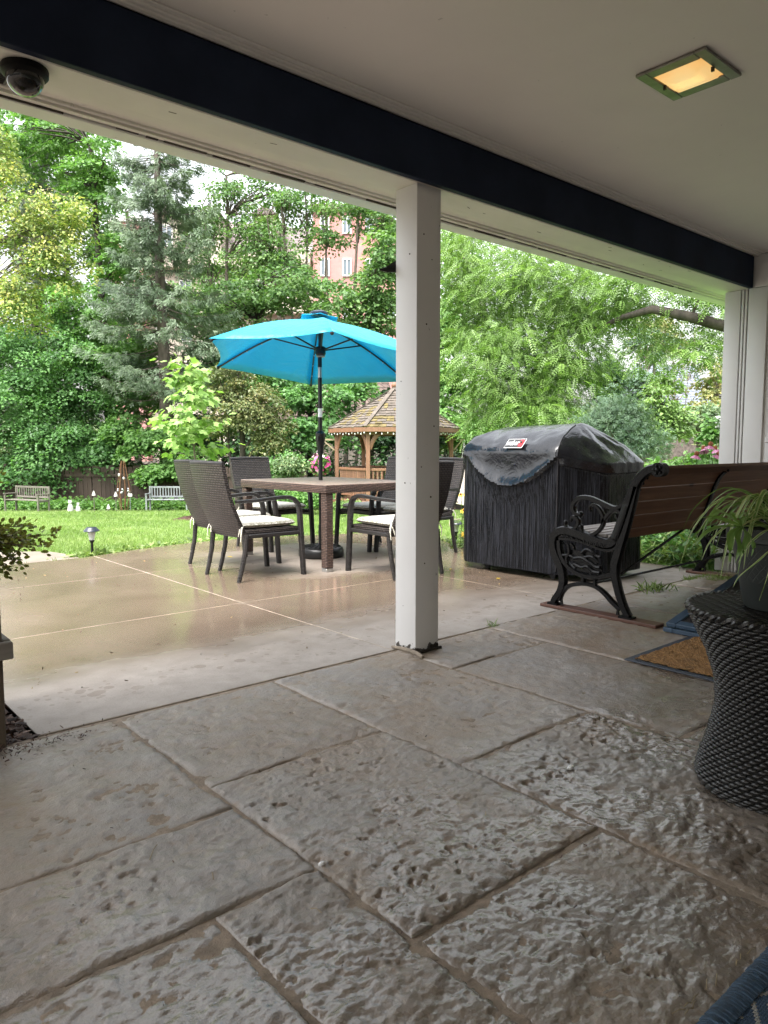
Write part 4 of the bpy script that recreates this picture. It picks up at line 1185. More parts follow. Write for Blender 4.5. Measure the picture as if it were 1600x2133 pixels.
bm = bmesh.new(); bm.from_mesh(cov.data); bmesh.ops.remove_doubles(bm, verts=bm.verts, dist=.0005); bmesh.ops.recalc_face_normals(bm, faces=bm.faces); bm.to_mesh(cov.data); bm.free()
cov.data.polygons.foreach_set('use_smooth', [True] * len(cov.data.polygons))
m_seam = simple('cover_seam', (.02, .02, .024), .3, .2)
def surf(i, k): return Vector(rows[k][i % n])
corner = int(np.argmin(((A[:, :2] - np.array([4.615, 3.335])) ** 2).sum(1)))
mb = MB(); mb.tube([surf(corner, k) + Vector((*(norm2[corner] * .002), .002)) for k in range(2, NB + 24, 2)], .006, 6); mb.build('cover_seam', m_seam, grill, world=True)
mb = MB(); mb.prism([(4.68, 4.15), (4.68, 3.42), (5.36, 3.42), (5.36, 4.15)], .03, .12); mb.build('cart_shelf', m_black, grill, world=True, bevel=.01)
for x, y in ((4.72, 3.43), (4.72, 4.10), (5.32, 3.43), (5.32, 4.10)):
    mb = MB(); mb.tube([(x - .012, y, .03), (x + .012, y, .03)], .029, 16); mb.build('caster', m_black, grill, world=True)
# badge: white bordered black patch with the name and red kettle mark
m_bw = simple('badge_white', (.72, .72, .72), .45, .05); m_bb = simple('badge_black', (.012, .012, .012), .4, .1); m_br = simple('badge_red', (.55, .02, .03), .4, .1)
front = [i for i in range(n) if A[i, 0] < 4.63 and 3.40 < A[i, 1] < 4.2]
def cover_at(y, t):
    """point and axes on the front slope of the cover: y across, t up the slope"""
    i = min(front, key=lambda q: abs(A[q, 1] - y)); k = NB - 1 + int(round(t * 24))
    return Vector(rows[k][i])
pc = cover_at(3.735, .22)
upv = (cover_at(3.735, .34) - cover_at(3.735, .08)).normalized()
acv = (cover_at(3.66, .22) - cover_at(3.81, .22)).normalized()
nv = acv.cross(upv).normalized(); upv = nv.cross(acv)
if nv.x > 0: nv = -nv
RB_ = Matrix((acv, upv, nv)).transposed()
def patch(name, m, cxy, size, h):
    mb = MB(); mb.box(pc + acv * cxy[0] + upv * cxy[1] + nv * (.016 + h), (size[0], size[1], .002), R=RB_)
    return mb.build(name, m, grill, world=True, bevel=.0005)
bw = patch('badge', m_bw, (0, 0), (.180, .100), 0); patch('badge_field', m_bb, (0, 0), (.171, .090), .0022); patch('badge_mark', m_br, (.062, .0), (.036, .072), .0044)
def text_mesh(name, s, size, m, parent, mat4, ext=.0008, align='CENTER', xs=1.0):
    cu = bpy.data.curves.new(name, 'FONT'); cu.body = s; cu.size = size; cu.extrude = ext; cu.align_x = align; cu.align_y = 'CENTER'; cu.offset = size * .010
    tmp = bpy.data.objects.new(name + '_tmp', cu); COL.objects.link(tmp)
    dg = bpy.context.evaluated_depsgraph_get(); dg.update()
    me = bpy.data.meshes.new_from_object(tmp.evaluated_get(dg)); me.name = name
    bpy.data.objects.remove(tmp)
    me.transform(Matrix.Diagonal((xs, 1, 1, 1))); me.transform(mat4)
    me.materials.clear()
    off = wloc(parent); me.transform(Matrix.Translation(-off))
    return link_mesh(name, me, m, parent)
M4 = RB_.to_4x4(); M4.translation = pc - acv * .020 + nv * .0215
text_mesh('badge_lettering', 'weber', .078, m_bw, grill, M4, xs=.62)
mb = MB(); k0 = pc + acv * .062 + nv * .0218
for a_, r_ in ((0, .011),): mb.ball(k0 + upv * .008, r_, 8)
mb.build('badge_kettle', m_bb, grill, world=True)
mb = MB(); mb.bar(k0 - upv * .002, k0 - upv * .022 - acv * .008, .003); mb.bar(k0 - upv * .002, k0 - upv * .022 + acv * .008, .003); mb.build('badge_kettle_legs', m_bb, grill, world=True)
# ------------------------------------------------------------------ woven side table
m_dkw = simple('dark_wicker', (0.014, 0.013, 0.012), 0.33, 0.35, 30, 0.25, 120)
m_dki = simple('wicker_core', (0.006, 0.006, 0.006), 0.8, 0.2)
stb = thing('side_table', 'dark grey woven hourglass side table holding the potted plant', 'side table', (2.292, .846, 0))
PZ = [0, .03, .07, .15, .25, .33, .42, .49, .53, .55]; PR = [.205, .222, .215, .190, .170, .176, .205, .240, .257, .26]
def tr_(z): return float(np.interp(z, PZ, PR))
mb = MB(); mb.lathe([(max(.02, r - .009), z) for r, z in zip(np.interp(np.linspace(0, .545, 24), PZ, PR), np.linspace(0.002, .545, 24))], n=40); mb.build('core', m_dki, stb)
mb = MB(); rows = 50
g6 = np.random.default_rng(66)
for r in range(rows):
    z = .010 + r * (.535 - .010) / (rows - 1); NS = 44
    vs = []; fs = []
    for k in range(NS):
        a0 = 2 * PI * (k + .5 * (r % 2)) / NS; da = 2 * PI / NS * 1.04; jz = g6.normal() * .0004; jb = g6.uniform(.85, 1.15); b = len(vs)
        for i in range(7):
            t = i / 6; a = a0 + da * t; q = math.sin(PI * min(.97, max(.03, t)))
            zz = z + jz + .0035 * (t - .5); hz = .0054 * q ** .45; base = tr_(max(0, min(.55, zz))) - .004 + .0078 * q ** .7 * jb
            for dz, dr in ((-1, -.0035), (-.45, 0), (.45, 0), (1, -.0035)):
                rr_ = base + dr; vs.append((rr_ * math.cos(a), rr_ * math.sin(a), zz + hz * dz))
        for i in range(6):
            for q in range(3): fs.append((b + i * 4 + q, b + i * 4 + 4 + q, b + i * 4 + 5 + q, b + i * 4 + 1 + q))
    mb.add(vs, fs)
tag(mb.build('woven_side', m_dkw, stb, smooth=60), kind='stuff')
mb = MB()
for r in range(52):
    v = -.246 + r * .492 / 51; L = math.sqrt(max(0, .250 ** 2 - v * v))
    if L < .02: continue
    K = max(6, int(L / .006)); vs = []; fs = []
    for k in range(K + 1):
        u = -L + 2 * L * k / K
        w = math.sin(u / .034 * PI + (r % 2) * PI)
        z = .5495 + .0028 * (1 if w > 0 else -1) * abs(w) ** .6
        for dv, dz in ((-.0045, -.002), (-.002, .0012), (.002, .0012), (.0045, -.002)):
            vs.append((u * RX + (v + dv) * FX, u * RY + (v + dv) * FY, z + dz))
    for k in range(K):
        for q in range(3): fs.append((k * 4 + q, k * 4 + q + 1, k * 4 + 4 + q + 1, k * 4 + 4 + q))
    mb.add(vs, fs)
tag(mb.build('woven_top', m_dkw, stb, smooth=60), kind='stuff')
mb = MB()
for s in range(2):
    pts = []
    for k in range(300):
        a = 2 * PI * k / 300; h = a * 34 + s * PI
        pts.append(((.257 + .006 * math.cos(h)) * math.cos(a), (.257 + .006 * math.cos(h)) * math.sin(a), .545 + .006 * math.sin(h)))
    mb.tube(pts, .0072, 5, closed=True)
mb.build('braided_rim', m_dkw, stb, smooth=60)

# pot and spider plant
potc = (2.30, .852)
m_pot, nt, p = new_mat('dark_pot')
sx = nt.nodes.new('ShaderNodeSeparateXYZ'); nt.links.new(coords(nt, 'Object'), sx.inputs[0])
ang = math_n(nt, 'ARCTAN2', sx.outputs['Y'], sx.outputs['X'])
d1 = math_n(nt, 'PINGPONG', math_n(nt, 'ADD', math_n(nt, 'MULTIPLY', ang, 5.0), math_n(nt, 'MULTIPLY', sx.outputs['Z'], 34)), .5)
d2 = math_n(nt, 'PINGPONG', math_n(nt, 'SUBTRACT', math_n(nt, 'MULTIPLY', ang, 5.0), math_n(nt, 'MULTIPLY', sx.outputs['Z'], 34)), .5)
gro = math_n(nt, 'MULTIPLY', smap(nt, math_n(nt, 'MINIMUM', d1, d2), .02, .08, 1, 0), smap(nt, sx.outputs['Z'], .08, .10, 0, 1))
p.inputs['Base Color'].default_value = (.026, .030, .029, 1)
nt.links.new(ramp(nt, noise(nt, 7, 5, .6, coords(nt, 'Object')), [(.3, (.022, .026, .025)), (.7, (.036, .041, .039))]), p.inputs['Base Color'])
p.inputs['Roughness'].default_value = .5
bump(nt, p, math_n(nt, 'SUBTRACT', 1, gro), .5, .004)
pot = thing('plant_pot', 'dark grey flower pot standing on the woven side table', 'pot', (*potc, .5535))
mb = MB(); mb.lathe([(.098, 0), (.103, .004), (.143, .196), (.145, .20)], n=48); mb.build('pot_body', m_pot, pot, smooth=50)
mb = MB(); mb.lathe([(.1452, .199), (.158, .203), (.159, .238), (.155, .242), (.146, .240), (.142, .215), (.02, .214)], n=48, cap=False); mb.build('pot_rim', m_pot, pot, smooth=40)
mb = MB(); mb.lathe([(.141, .2145), (.08, .222), (.01, .224)], n=24); mb.build('potting_soil', m_soil, pot)
m_spl = leaf_mat('spider_leaf', (.07, .16, .018), (.14, .27, .03), (.40, .44, .17), .3, .35)
sp = thing('spider_plant', 'spider plant with arching striped leaves spilling from the dark pot', 'plant', (*potc, .775))
def strap_leaf(parent, pts, w, seed, name='leaf', origin=Vector((0, 0, 0))):
    q = smooth_path(pts, 4); L = len(q); vs = []; fs = []; tint = []
    rr = random.Random(seed); base = rr.uniform(.2, .5); tw = rr.uniform(-.6, .6)
    for i in range(L):
        t = Vector(q[min(i + 1, L - 1)]) - Vector(q[max(i - 1, 0)]); t.normalize()
        s = t.cross(Vector((0, 0, 1)))
        if s.length < .05: s = Vector((RX, RY, 0))
        s.normalize(); n_ = s.cross(t)
        s = (s * math.cos(tw) + n_ * math.sin(tw)).normalized(); n_ = s.cross(t)
        f = i / (L - 1); ww = w * min(1, .35 + 2.2 * f) * (1 - f ** 3) + .0006
        c = Vector(q[i])
        for k, h in ((-1, .25), (-.5, .08), (0, -.05), (.5, .08), (1, .25)): vs.append(c + s * k * ww * .5 + n_ * h * ww * .5)
    for i in range(L - 1):
        for k in range(4):
            fs.append((i * 5 + k, i * 5 + k + 1, i * 5 + 5 + k + 1, i * 5 + 5 + k)); tint.append(.92 if k in (0, 3) and seed % 3 else base + .08 * (k % 2))
    me = bpy.data.meshes.new(name); me.from_pydata([tuple(v) for v in vs], [], fs)
    a = me.attributes.new('tint', 'FLOAT', 'FACE'); a.data.foreach_set('value', tint)
    me.polygons.foreach_set('use_smooth', [True] * len(fs))
    return link_mesh(name, me, m_spl, parent)
rr = random.Random(5)
def vdir(right, up, toward): return Vector((RX * right - FX * toward, RY * right - FY * toward, up))
for i in range(62):
    a = rr.uniform(0, 2 * PI)
    if rr.random() < .45: a = rr.uniform(PI * .62, PI * 1.38)       # lean towards the open side
    L = rr.uniform(.13, .27); up = rr.uniform(.03, .13); dn = rr.uniform(-.12, .05)
    r, tw = math.cos(a), math.sin(a) * .8
    p0 = vdir(r * .03, 0, tw * .03)
    strap_leaf(sp, [p0, p0 + vdir(r * L * .22, up * .75, tw * L * .22), p0 + vdir(r * L * .55, up, tw * L * .55), p0 + vdir(r * L * .85, up * .55 + dn * .45, tw * L * .85), p0 + vdir(r * L * .98, dn, tw * L)], rr.uniform(.008, .015), i)
k = .00137
def pp(u, v, tw=0.0):     # a point of the plant right/up of the pot centre, measured at its real size
    return vdir((u - 1645) * k, (1078 - v) * k, tw)
for i, (pts, w) in enumerate([
    ([pp(1620, 1065, .05), pp(1560, 1062, .12), pp(1512, 1085, .16), pp(1485, 1125, .17)], .012),
    ([pp(1620, 1070, .05), pp(1570, 1090, .15), pp(1548, 1130, .18), pp(1530, 1190, .18), pp(1529, 1196, .18)], .012),
    ([pp(1650, 1075, .12), pp(1600, 1085, .19), pp(1560, 1105, .21), pp(1540, 1130, .21)], .03),
    ([pp(1560, 1095, .15), pp(1525, 1120, .17), pp(1490, 1150, .17), pp(1478, 1172, .17)], .010),
    ([pp(1630, 1050, .0), pp(1570, 1020, .05), pp(1530, 1035, .1), pp(1510, 1045, .1)], .010),
    ([pp(1640, 1040, .0), pp(1600, 1005, .05), pp(1585, 1000, .08), pp(1578, 1010, .08)], .010),
    ([pp(1560, 1040, .1), pp(1562, 1020, .1), pp(1560, 1003, .1)], .018)]): strap_leaf(sp, pts, w, 100 + i)
# a plantlet hanging out on a runner
o_ = [pp(1500, 1052, .14)]
c0 = pp(1500, 1052, .14)
mb = MB(); mb.tube(smooth_path([pp(1635, 1070, .02), pp(1580, 1040, .08), pp(1530, 1040, .12), c0], 4), .0022, 5); mb.build('runner', simple('runner', (.30, .33, .12), .5), sp)
for i, (pts, w) in enumerate([
    ([c0, pp(1470, 1030, .15), pp(1440, 1020, .17), pp(1420, 1040, .18)], .022), ([c0, pp(1465, 1040, .16), pp(1430, 1030, .18), pp(1407, 1032, .18)], .016),
    ([c0, pp(1455, 1052, .15), pp(1420, 1062, .17), pp(1402, 1085, .17), pp(1408, 1093, .17)], .013), ([c0, pp(1470, 1065, .17), pp(1458, 1085, .2), pp(1460, 1120, .2)], .020),
    ([c0, pp(1478, 1068, .18), pp(1470, 1090, .22), pp(1462, 1118, .22)], .018), ([c0, pp(1490, 1066, .2), pp(1478, 1085, .22), pp(1478, 1100, .22)], .016),
    ([c0, pp(1496, 1035, .14), pp(1508, 1024, .14), pp(1512, 1040, .14)], .018), ([c0, pp(1488, 1030, .12), pp(1492, 1020, .12), pp(1500, 1018, .12)], .016),
    ([c0, pp(1515, 1040, .1), pp(1535, 1034, .1), pp(1545, 1038, .1)], .014), ([c0, pp(1520, 1050, .16), pp(1545, 1050, .16), pp(1560, 1058, .16)], .014),
    ([c0, pp(1505, 1072, .18), pp(1512, 1090, .18), pp(1508, 1108, .18)], .014)]): strap_leaf(sp, pts, w, 3 * i + 150)

# ------------------------------------------------------------------ mats and the painted board
m_rub = simple('blue_rubber', (.036, .045, .062), .55, .3, 20, .3, 90, kind='World')
def coir():
    m, nt, p = new_mat('coir')
    w = coords(nt, 'World'); a = noise(nt, 220, 3, .7, w); b = noise(nt, 9, 4, .6, w)
    c = ramp(nt, a, [(.3, (.15, .075, .025)), (.6, (.36, .19, .065)), (.8, (.50, .29, .11))])
    c = mix_c(nt, smap(nt, b, .5, .7, 0, .5), c, (.10, .055, .022))
    nt.links.new(c, p.inputs['Base Color']); p.inputs['Roughness'].default_value = .95
    bump(nt, p, math_n(nt, 'ADD', a, math_n(nt, 'MULTIPLY', b, .8)), 1.0, .01)
    return m
mat_ = thing('door_mat', 'brown coir door mat with a dark blue rubber border', 'door mat', (3.55, 1.5, 0.0))
MX0, MX1, MY0, MY1, MZ = 3.14, 3.98, 1.12, 1.862, .004
for a, b in (((MX0, MY0), (MX0 + .035, MY1)), ((MX1 - .035, MY0), (MX1, MY1)), ((MX0 + .0353, MY1 - .035), (MX1 - .0353, MY1)), ((MX0 + .0353, MY0), (MX1 - .0353, MY0 + .035))):
    mb = MB(); mb.box2((*a, MZ), (*b, MZ + .008)); mb.build('rubber_border', m_rub, mat_, world=True, bevel=.003)
mb = MB()
nx, ny = 90, 80; P = []
for i in range(nx):
    P.append([(MX0 + .0355 + (MX1 - MX0 - .071) * i / (nx - 1), MY0 + .0355 + (MY1 - MY0 - .071) * j / (ny - 1), MZ + .011 + .004 * random.random() - .003 * (((i // 6) + (j // 6)) % 2)) for j in range(ny)])
mb.grid(P); mb.build('coir_pile', coir(), mat_, world=True, smooth=0)

m_bluew = wood('blue_painted_wood', (.030, .062, .105), (.060, .105, .165), axis=0, grain=30, rough=.6, knots=.1)
m_chalk = simple('chalkboard', (.012, .012, .013), .55, .3, 8)
sb = thing('sign_board', 'folded sign board with worn blue frame lying open beside the bench', 'sign board', (4.2, 1.7, 0))
def leaf_board(A, dx, dy, W, H):
    """frame + board: A corner, dx/dy unit vectors"""
    A = Vector(A); dx = Vector(dx).normalized(); dy = Vector(dy).normalized(); nz_ = dx.cross(dy)
    R = Matrix((dx, dy, nz_)).transposed()
    def pc_(a, b, sa, sb_, t, m, nm):
        mb = MB(); mb.box(A + dx * a + dy * b, (sa, sb_, t), R=R); mb.build(nm, m, sb, world=True, bevel=.003)
    w = .055
    pc_(W / 2, w / 2, W, w, .024, m_bluew, 'frame_stile'); pc_(W / 2, H - w / 2, W, w, .024, m_bluew, 'frame_stile')
    pc_(w / 2, H / 2, w, H - 2 * w - .001, .0235, m_bluew, 'frame_rail'); pc_(W - w / 2, H / 2, w, H - 2 * w - .001, .0235, m_bluew, 'frame_rail')
    pc_(W / 2, H / 2, W - 2 * w - .001, H - 2 * w - .001, .010, m_chalk, 'chalk_panel')
leaf_board((3.80, 1.44, .017), (1, 0, 0), (0, 1, 0), .95, .58)
leaf_board((3.815, 1.43, .044), (.95, 0, .19), (0, 1, 0), .95, .58)

def rug_mat():
    m, nt, p = new_mat('rug_weave')
    sx = nt.nodes.new('ShaderNodeSeparateXYZ'); nt.links.new(coords(nt, 'World'), sx.inputs[0])
    cell = .0075
    ix = math_n(nt, 'FLOOR', math_n(nt, 'DIVIDE', sx.outputs['X'], cell)); iy = math_n(nt, 'FLOOR', math_n(nt, 'DIVIDE', sx.outputs['Y'], cell * .62))
    tri = math_n(nt, 'PINGPONG', ix, 9.0)
    k = math_n(nt, 'MODULO', math_n(nt, 'ADD', math_n(nt, 'ADD', iy, tri), 400), 7.0)
    cream = math_n(nt, 'LESS_THAN', k, 1.9)
    c = mix_c(nt, cream, (.012, .042, .088), (.30, .29, .26))
    nz_ = noise(nt, 60, 3, .6, coords(nt, 'World'))
    c = mix_c(nt, math_n(nt, 'MULTIPLY', nz_, .4), c, (.02, .03, .045))
    nt.links.new(c, p.inputs['Base Color']); p.inputs['Roughness'].default_value = .7
    fx = math_n(nt, 'PINGPONG', math_n(nt, 'DIVIDE', sx.outputs['X'], cell), .5); fy = math_n(nt, 'PINGPONG', math_n(nt, 'DIVIDE', sx.outputs['Y'], cell * .62), .5)
    bump(nt, p, math_n(nt, 'MINIMUM', smap(nt, fx, 0, .3), smap(nt, fy, 0, .3)), .8, .004)
    return m
rug = thing('woven_rug', 'blue and cream zigzag woven rug with a corded blue edge', 'rug', (1.5, .1, 0))
mb = MB(); mb.box2((.85, -.9, .005), (2.35, .514, .014)); mb.build('rug_field', rug_mat(), rug, world=True)
m_cord = simple('blue_cord', (.013, .036, .066), .65, .5, 90, .4, 160, kind='World')
mb = MB(); x = .85
while x < 2.35:
    w_ = random.uniform(.007, .012)
    mb.tube([(x, .512, .012), (x + .002, .528, .015), (x + .003, .543, .0145), (x + .002, .554, .009), (x, .557, .004)], w_ * .55, 6)
    x += w_
tag(mb.build('corded_edge', m_cord, rug, world=True), kind='stuff')

# ------------------------------------------------------------------ planter with shrub
m_oldw = wood('weathered_timber', (.085, .062, .042), (.20, .155, .11), axis=2, grain=24, rough=.85, knots=.5)
m_oldx = wood('weathered_board', (.20, .18, .155), (.34, .315, .28), axis=0, grain=24, rough=.85, knots=.2)
pl = thing('wood_planter', 'weathered timber planter standing on legs at the edge of the stones', 'planter', (.35, 2.95, 0))
for x, y in ((.575, 2.745), (.575, 3.16), (.10, 2.745), (.10, 3.16)):
    mb = MB(); mb.box2((x - .045, y - .045, -.005), (x + .045, y + .045, .60)); mb.build('leg', m_oldw, pl, world=True, bevel=.004)
for z0, z1 in ((.31, .37),):
    mb = MB(); mb.box2((.05, 2.672, z0), (.648, 2.698, z1)); mb.build('rail', m_oldx, pl, world=True, bevel=.004)
    mb = MB(); mb.box2((.622, 2.70, z0 - .005), (.648, 3.21, z1 + .004)); mb.build('rail', m_oldx, pl, world=True, bevel=.004)
    mb = MB(); mb.box2((.05, 3.207, z0), (.62, 3.23, z1)); mb.build('rail', m_oldx, pl, world=True, bevel=.004)
for k in range(3):
    z = .41 + k * .065
    mb = MB(); mb.box2((.145, 2.715, z), (.528, 2.737, z + .06)); mb.build('side_board', m_oldw, pl, world=True, bevel=.003)
    mb = MB(); mb.box2((.145, 3.16, z), (.528, 3.18, z + .06)); mb.build('side_board', m_oldw, pl, world=True, bevel=.003)
    mb = MB(); mb.box2((.575, 2.792, z), (.597, 3.112, z + .06)); mb.build('side_board', m_oldw, pl, world=True, bevel=.003)
mb = MB(); mb.box2((.11, 2.74, .40), (.574, 3.158, .56)); mb.build('planting_soil', m_soil, pl, world=True)
m_box = leaf_mat('box_leaf', (.12, .095, .022), (.20, .20, .038), (.22, .30, .055), .5, .35)
sh = thing('planter_shrub', 'small leaved olive green shrub overhanging the timber planter', 'shrub', (.47, 2.80, .60))
rg = np.random.default_rng(21)
brs = []; lp, lf, ln, lt = [], [], [], []
mb = MB()
for i in range(150):
    a = rg.random() * 2 * PI; el = rg.uniform(-.12, 1.35); L = rg.uniform(.14, .32) * (1.0 if el < .7 else .92)
    d = np.array([math.cos(a) * math.cos(el), math.sin(a) * math.cos(el), math.sin(el)])
    p0 = np.array([rg.normal() * .05, rg.normal() * .05, .03]); pm = p0 + d * L * .55 + np.array([0, 0, .05]); p1 = p0 + d * L + np.array([0, 0, -.02 + .02 * rg.normal()])
    if rg.random() < .08: p1 = p0 + d * L * 1.25
    mb.tube([p0, pm, p1], [.004, .003, .0012], 5)
    for j in range(72):
        t = rg.uniform(.25, 1.03); q = (p0 * (1 - t) ** 2 + 2 * pm * t * (1 - t) + p1 * t * t)
        sidev = rg.normal(size=3); sidev /= np.linalg.norm(sidev)
        lp.append(q + sidev * rg.uniform(0, .035)); lf.append(sidev * .8 + d * .8); ln.append(rg.normal(size=3) + np.array([0, 0, 1.0])); lt.append(rg.normal(.45, .22))
mb.build('twigs', simple('twig', (.10, .075, .05), .8), sh)
me = leaf_mesh('foliage', np.array(lp), np.array(lf), np.array(ln), rg.uniform(.014, .025, len(lp)), np.array(lt), *T_OVAL)
link_mesh('foliage', me, m_box, sh)
# mulch between planter and concrete
m_mulch = simple('bark_mulch', (.055, .030, .020), .9, .6, 30, .5, 80, kind='World')
rg = np.random.default_rng(4)
def chips(name, label, pts, zf, size, m, parent=None, stuff=True, flat=.5):
    n = len(pts); pos = np.array([(p[0], p[1], zf(p[0], p[1])) for p in pts])
    fw = rg.normal(size=(n, 3)); fw[:, 2] *= flat; nr = rg.normal(size=(n, 3)) * flat + np.array([0, 0, 1.0])
    tm = [(-.18, -.5, 0), (.2, -.45, .03), (.14, .5, .0), (-.12, .45, .04), (0, 0, .14)]
    me = leaf_mesh(name, pos, fw, nr, rg.uniform(.5, 1.3, n) * size, rg.random(n), tm, [(0, 1, 4), (1, 2, 4), (2, 3, 4), (3, 0, 4)])
    o = link_mesh(name, me, m, parent)
    if stuff: tag(o, label, kind='stuff')
    return o
def chip_mat(name, a, b, c):
    m, nt, p = new_mat(name); at_ = nt.nodes.new('ShaderNodeAttribute'); at_.attribute_name = 'tint'
    nt.links.new(ramp(nt, at_.outputs['Fac'], [(0, a), (.6, b), (1, c)]), p.inputs['Base Color']); p.inputs['Roughness'].default_value = .75
    return m
m_chip = chip_mat('mulch_chips', (.018, .010, .008), (.07, .034, .022), (.16, .10, .07))
chips('mulch_bed', 'brown bark mulch strip between the planter and the concrete', [(rg.uniform(-.3, .722), rg.uniform(2.735, 3.9)) for _ in range(2600)], lambda x, y: .0 - .012 + .02 * random.random(), .034, m_chip)
mb = MB(); mb.box2((-.9, 2.735, -.06), (.722, 3.89, -.012)); tag(mb.build('planter_bed', m_mulch, smooth=0), kind='structure')
# earth washed over the stone edge
chips('loose_earth', 'crumbs of earth and bark washed onto the corner stone', [(0.55 + abs(rg.normal()) * .16, 2.66 + rg.normal() * .05) for _ in range(260)], lambda x, y: .006 + .004 * random.random(), .012, m_chip)

# ------------------------------------------------------------------ lamps, weeds and litter
m_clear, nt, p = new_mat('frosted_lamp'); p.inputs['Base Color'].default_value = (.62, .64, .60, 1); p.inputs['Roughness'].default_value = .25; p.inputs['Transmission Weight'].default_value = .5
def solar(label, loc):
    o = thing('solar_lamp', label, 'garden lamp', loc, 0, 'solar path lamps along the patio edge')
    mb = MB(); mb.lathe([(.012, .002), (.012, .12), (.016, .13), (.026, .145), (.026, .152)], n=16); mb.build('stake', m_black, o)
    mb = MB(); mb.lathe([(.022, .1525), (.036, .225), (.036, .232)], n=20); mb.build('lamp_glass', m_clear, o)
    mb = MB(); mb.lathe([(.066, .233), (.074, .237), (.070, .247), (.048, .268), (.045, .274), (.01, .275)], n=24); mb.build('lamp_cap', simple('lamp_cap_paint', (.016, .022, .035), .3), o, smooth=50)
    return o
solar('black solar path lamp standing at the grass corner left of the dining set', (2.45, 7.10, -.012))
solar('black solar path lamp behind the chair at the right edge of the porch post', at(952, 8.35))
m_grass = leaf_mat('grass_blade', (.075, .135, .020), (.150, .245, .036), (.27, .345, .090), .35, .4)
def tuft(name, label, loc, n, r, L, flat=.5, seed=1):
    g = np.random.default_rng(seed); o = thing(name, label, 'weed', loc)
    pos = np.column_stack([g.normal(size=n) * r, g.normal(size=n) * r * .6, np.zeros(n)])
    fw = np.column_stack([g.normal(size=n), g.normal(size=n), np.abs(g.normal(size=n)) * flat])
    me = leaf_mesh('blades', pos, fw, np.tile([0, 0, 1.0], (n, 1)) + g.normal(size=(n, 3)) * .3, g.uniform(.5, 1, n) * L, g.random(n), [(-.06, 0, 0), (.06, 0, 0), (.05, .5, .2), (-.05, .5, .2), (.008, 1, .12), (-.008, 1, .12)], [(0, 1, 2, 3), (3, 2, 4, 5)])
    tag(link_mesh('blades', me, m_grass, o), kind='stuff')
    return o
tuft('weed_tuft', 'bright green clump of pulled grass lying on the stone behind the bench frame', (4.89, 2.68, .004), 120, .09, .10, .35, 1)
tuft('weed_tuft', 'tiny weed sprouting at the stone edge right of the porch post', (3.19, 2.735, .0), 26, .025, .05, .5, 2)
m_yl = chip_mat('fallen_leaf', (.30, .22, .03), (.55, .42, .04), (.36, .26, .10))
def fallen(label, x, y, s, rz, z=.004):
    mb = MB(); mb.add([(0, -.5 * s, 0), (.28 * s, -.1 * s, .04 * s), (.2 * s, .3 * s, .02 * s), (0, .5 * s, .08 * s), (-.2 * s, .3 * s, .03 * s), (-.28 * s, -.1 * s, .0), (0, 0, .06 * s)], [(0, 1, 6), (1, 2, 6), (2, 3, 6), (3, 4, 6), (4, 5, 6), (5, 0, 6)])
    o = mb.build('fallen_leaf', simple('yellow_leaf', (.55, .40, .03), .6) if 'yellow_leaf' not in bpy.data.materials else bpy.data.materials['yellow_leaf'], smooth=60)
    o.location = (x, y, z); o.rotation_euler = (0, 0, rz); tag(o, label, 'leaf', 'yellow leaves fallen on the wet concrete'); return o
fallen('yellow leaf on the wet concrete under the left wicker chairs', 3.36, 6.08, .055, .5)
fallen('yellow leaf on the wet concrete in front of the covered grill', 4.38, 3.70, .05, 1.4)
fallen('yellow leaf fallen close to the front corner of the grill cover', 4.42, 4.25, .045, 2.4)
def pebble(label, x, y, s):
    mb = MB(); mb.ball((0, 0, s * .35), s * .5, 8, sz=.6); o = mb.build('pebble', m_bw); o.data.transform(Matrix.Diagonal((1.4, .8, 1, 1))); o.location = (x, y, .003); tag(o, label, 'pebble'); return o
pebble('small pale pebble lying on the stone beside the woven side table', 1.93, 1.32, .022)
pebble('white pebble lodged in the joint at the lower left stones', 1.012, 1.402, .016)
m_straw = simple('straw', (.24, .185, .10), .8)
mb = MB()
rq = random.Random(9)
for i in range(12):
    x = rq.uniform(1.2, 1.7); y = .578 + abs(rq.gauss(0, .012)); a = rq.uniform(-.5, .5); L = rq.uniform(.015, .04)
    mb.tube([(x, y, .004), (x + L * .5 * math.cos(a), y + L * .5 * math.sin(a), .009), (x + L * math.cos(a), y + L * math.sin(a), .004)], .0008, 4)
for (x, y, a, L) in ((.70, 1.70, .9, .07), (.78, 1.52, 1.2, .03), (.9, 1.25, 1.9, .03), (1.5, 1.3, .7, .02), (1.35, 2.2, .2, .03), (2.2, 1.9, 1.0, .03)):
    mb.tube([(x, y, .006), (x + L * .5 * math.cos(a), y + L * .5 * math.sin(a), .012), (x + L * math.cos(a), y + L * math.sin(a), .006)], .0011, 4)
tag(mb.build('straw_litter', m_straw), 'dry straw bits scattered over the porch stones', kind='stuff')
m_lit = chip_mat('patio_litter', (.03, .02, .012), (.10, .065, .03), (.30, .22, .08))
g9 = np.random.default_rng(19)
lp_ = [(g9.uniform(.8, 5.6), g9.uniform(2.8, 6.9)) for _ in range(240)]
rg = g9
chips('patio_litter', 'tiny leaf scraps and seeds on the wet concrete', [q for q in lp_ if in_poly(q[0], q[1], PATIO)], lambda x, y: .002, .016, m_lit)
g_ = np.random.default_rng(8)
chips('leaf_crumbs', 'dark crumbs of leaf and bark scattered on the porch stones', [(g_.uniform(.4, 3.6), g_.uniform(.7, 2.7)) for _ in range(170)], lambda x, y: .002 + .004 * random.random(), .009, m_chip)
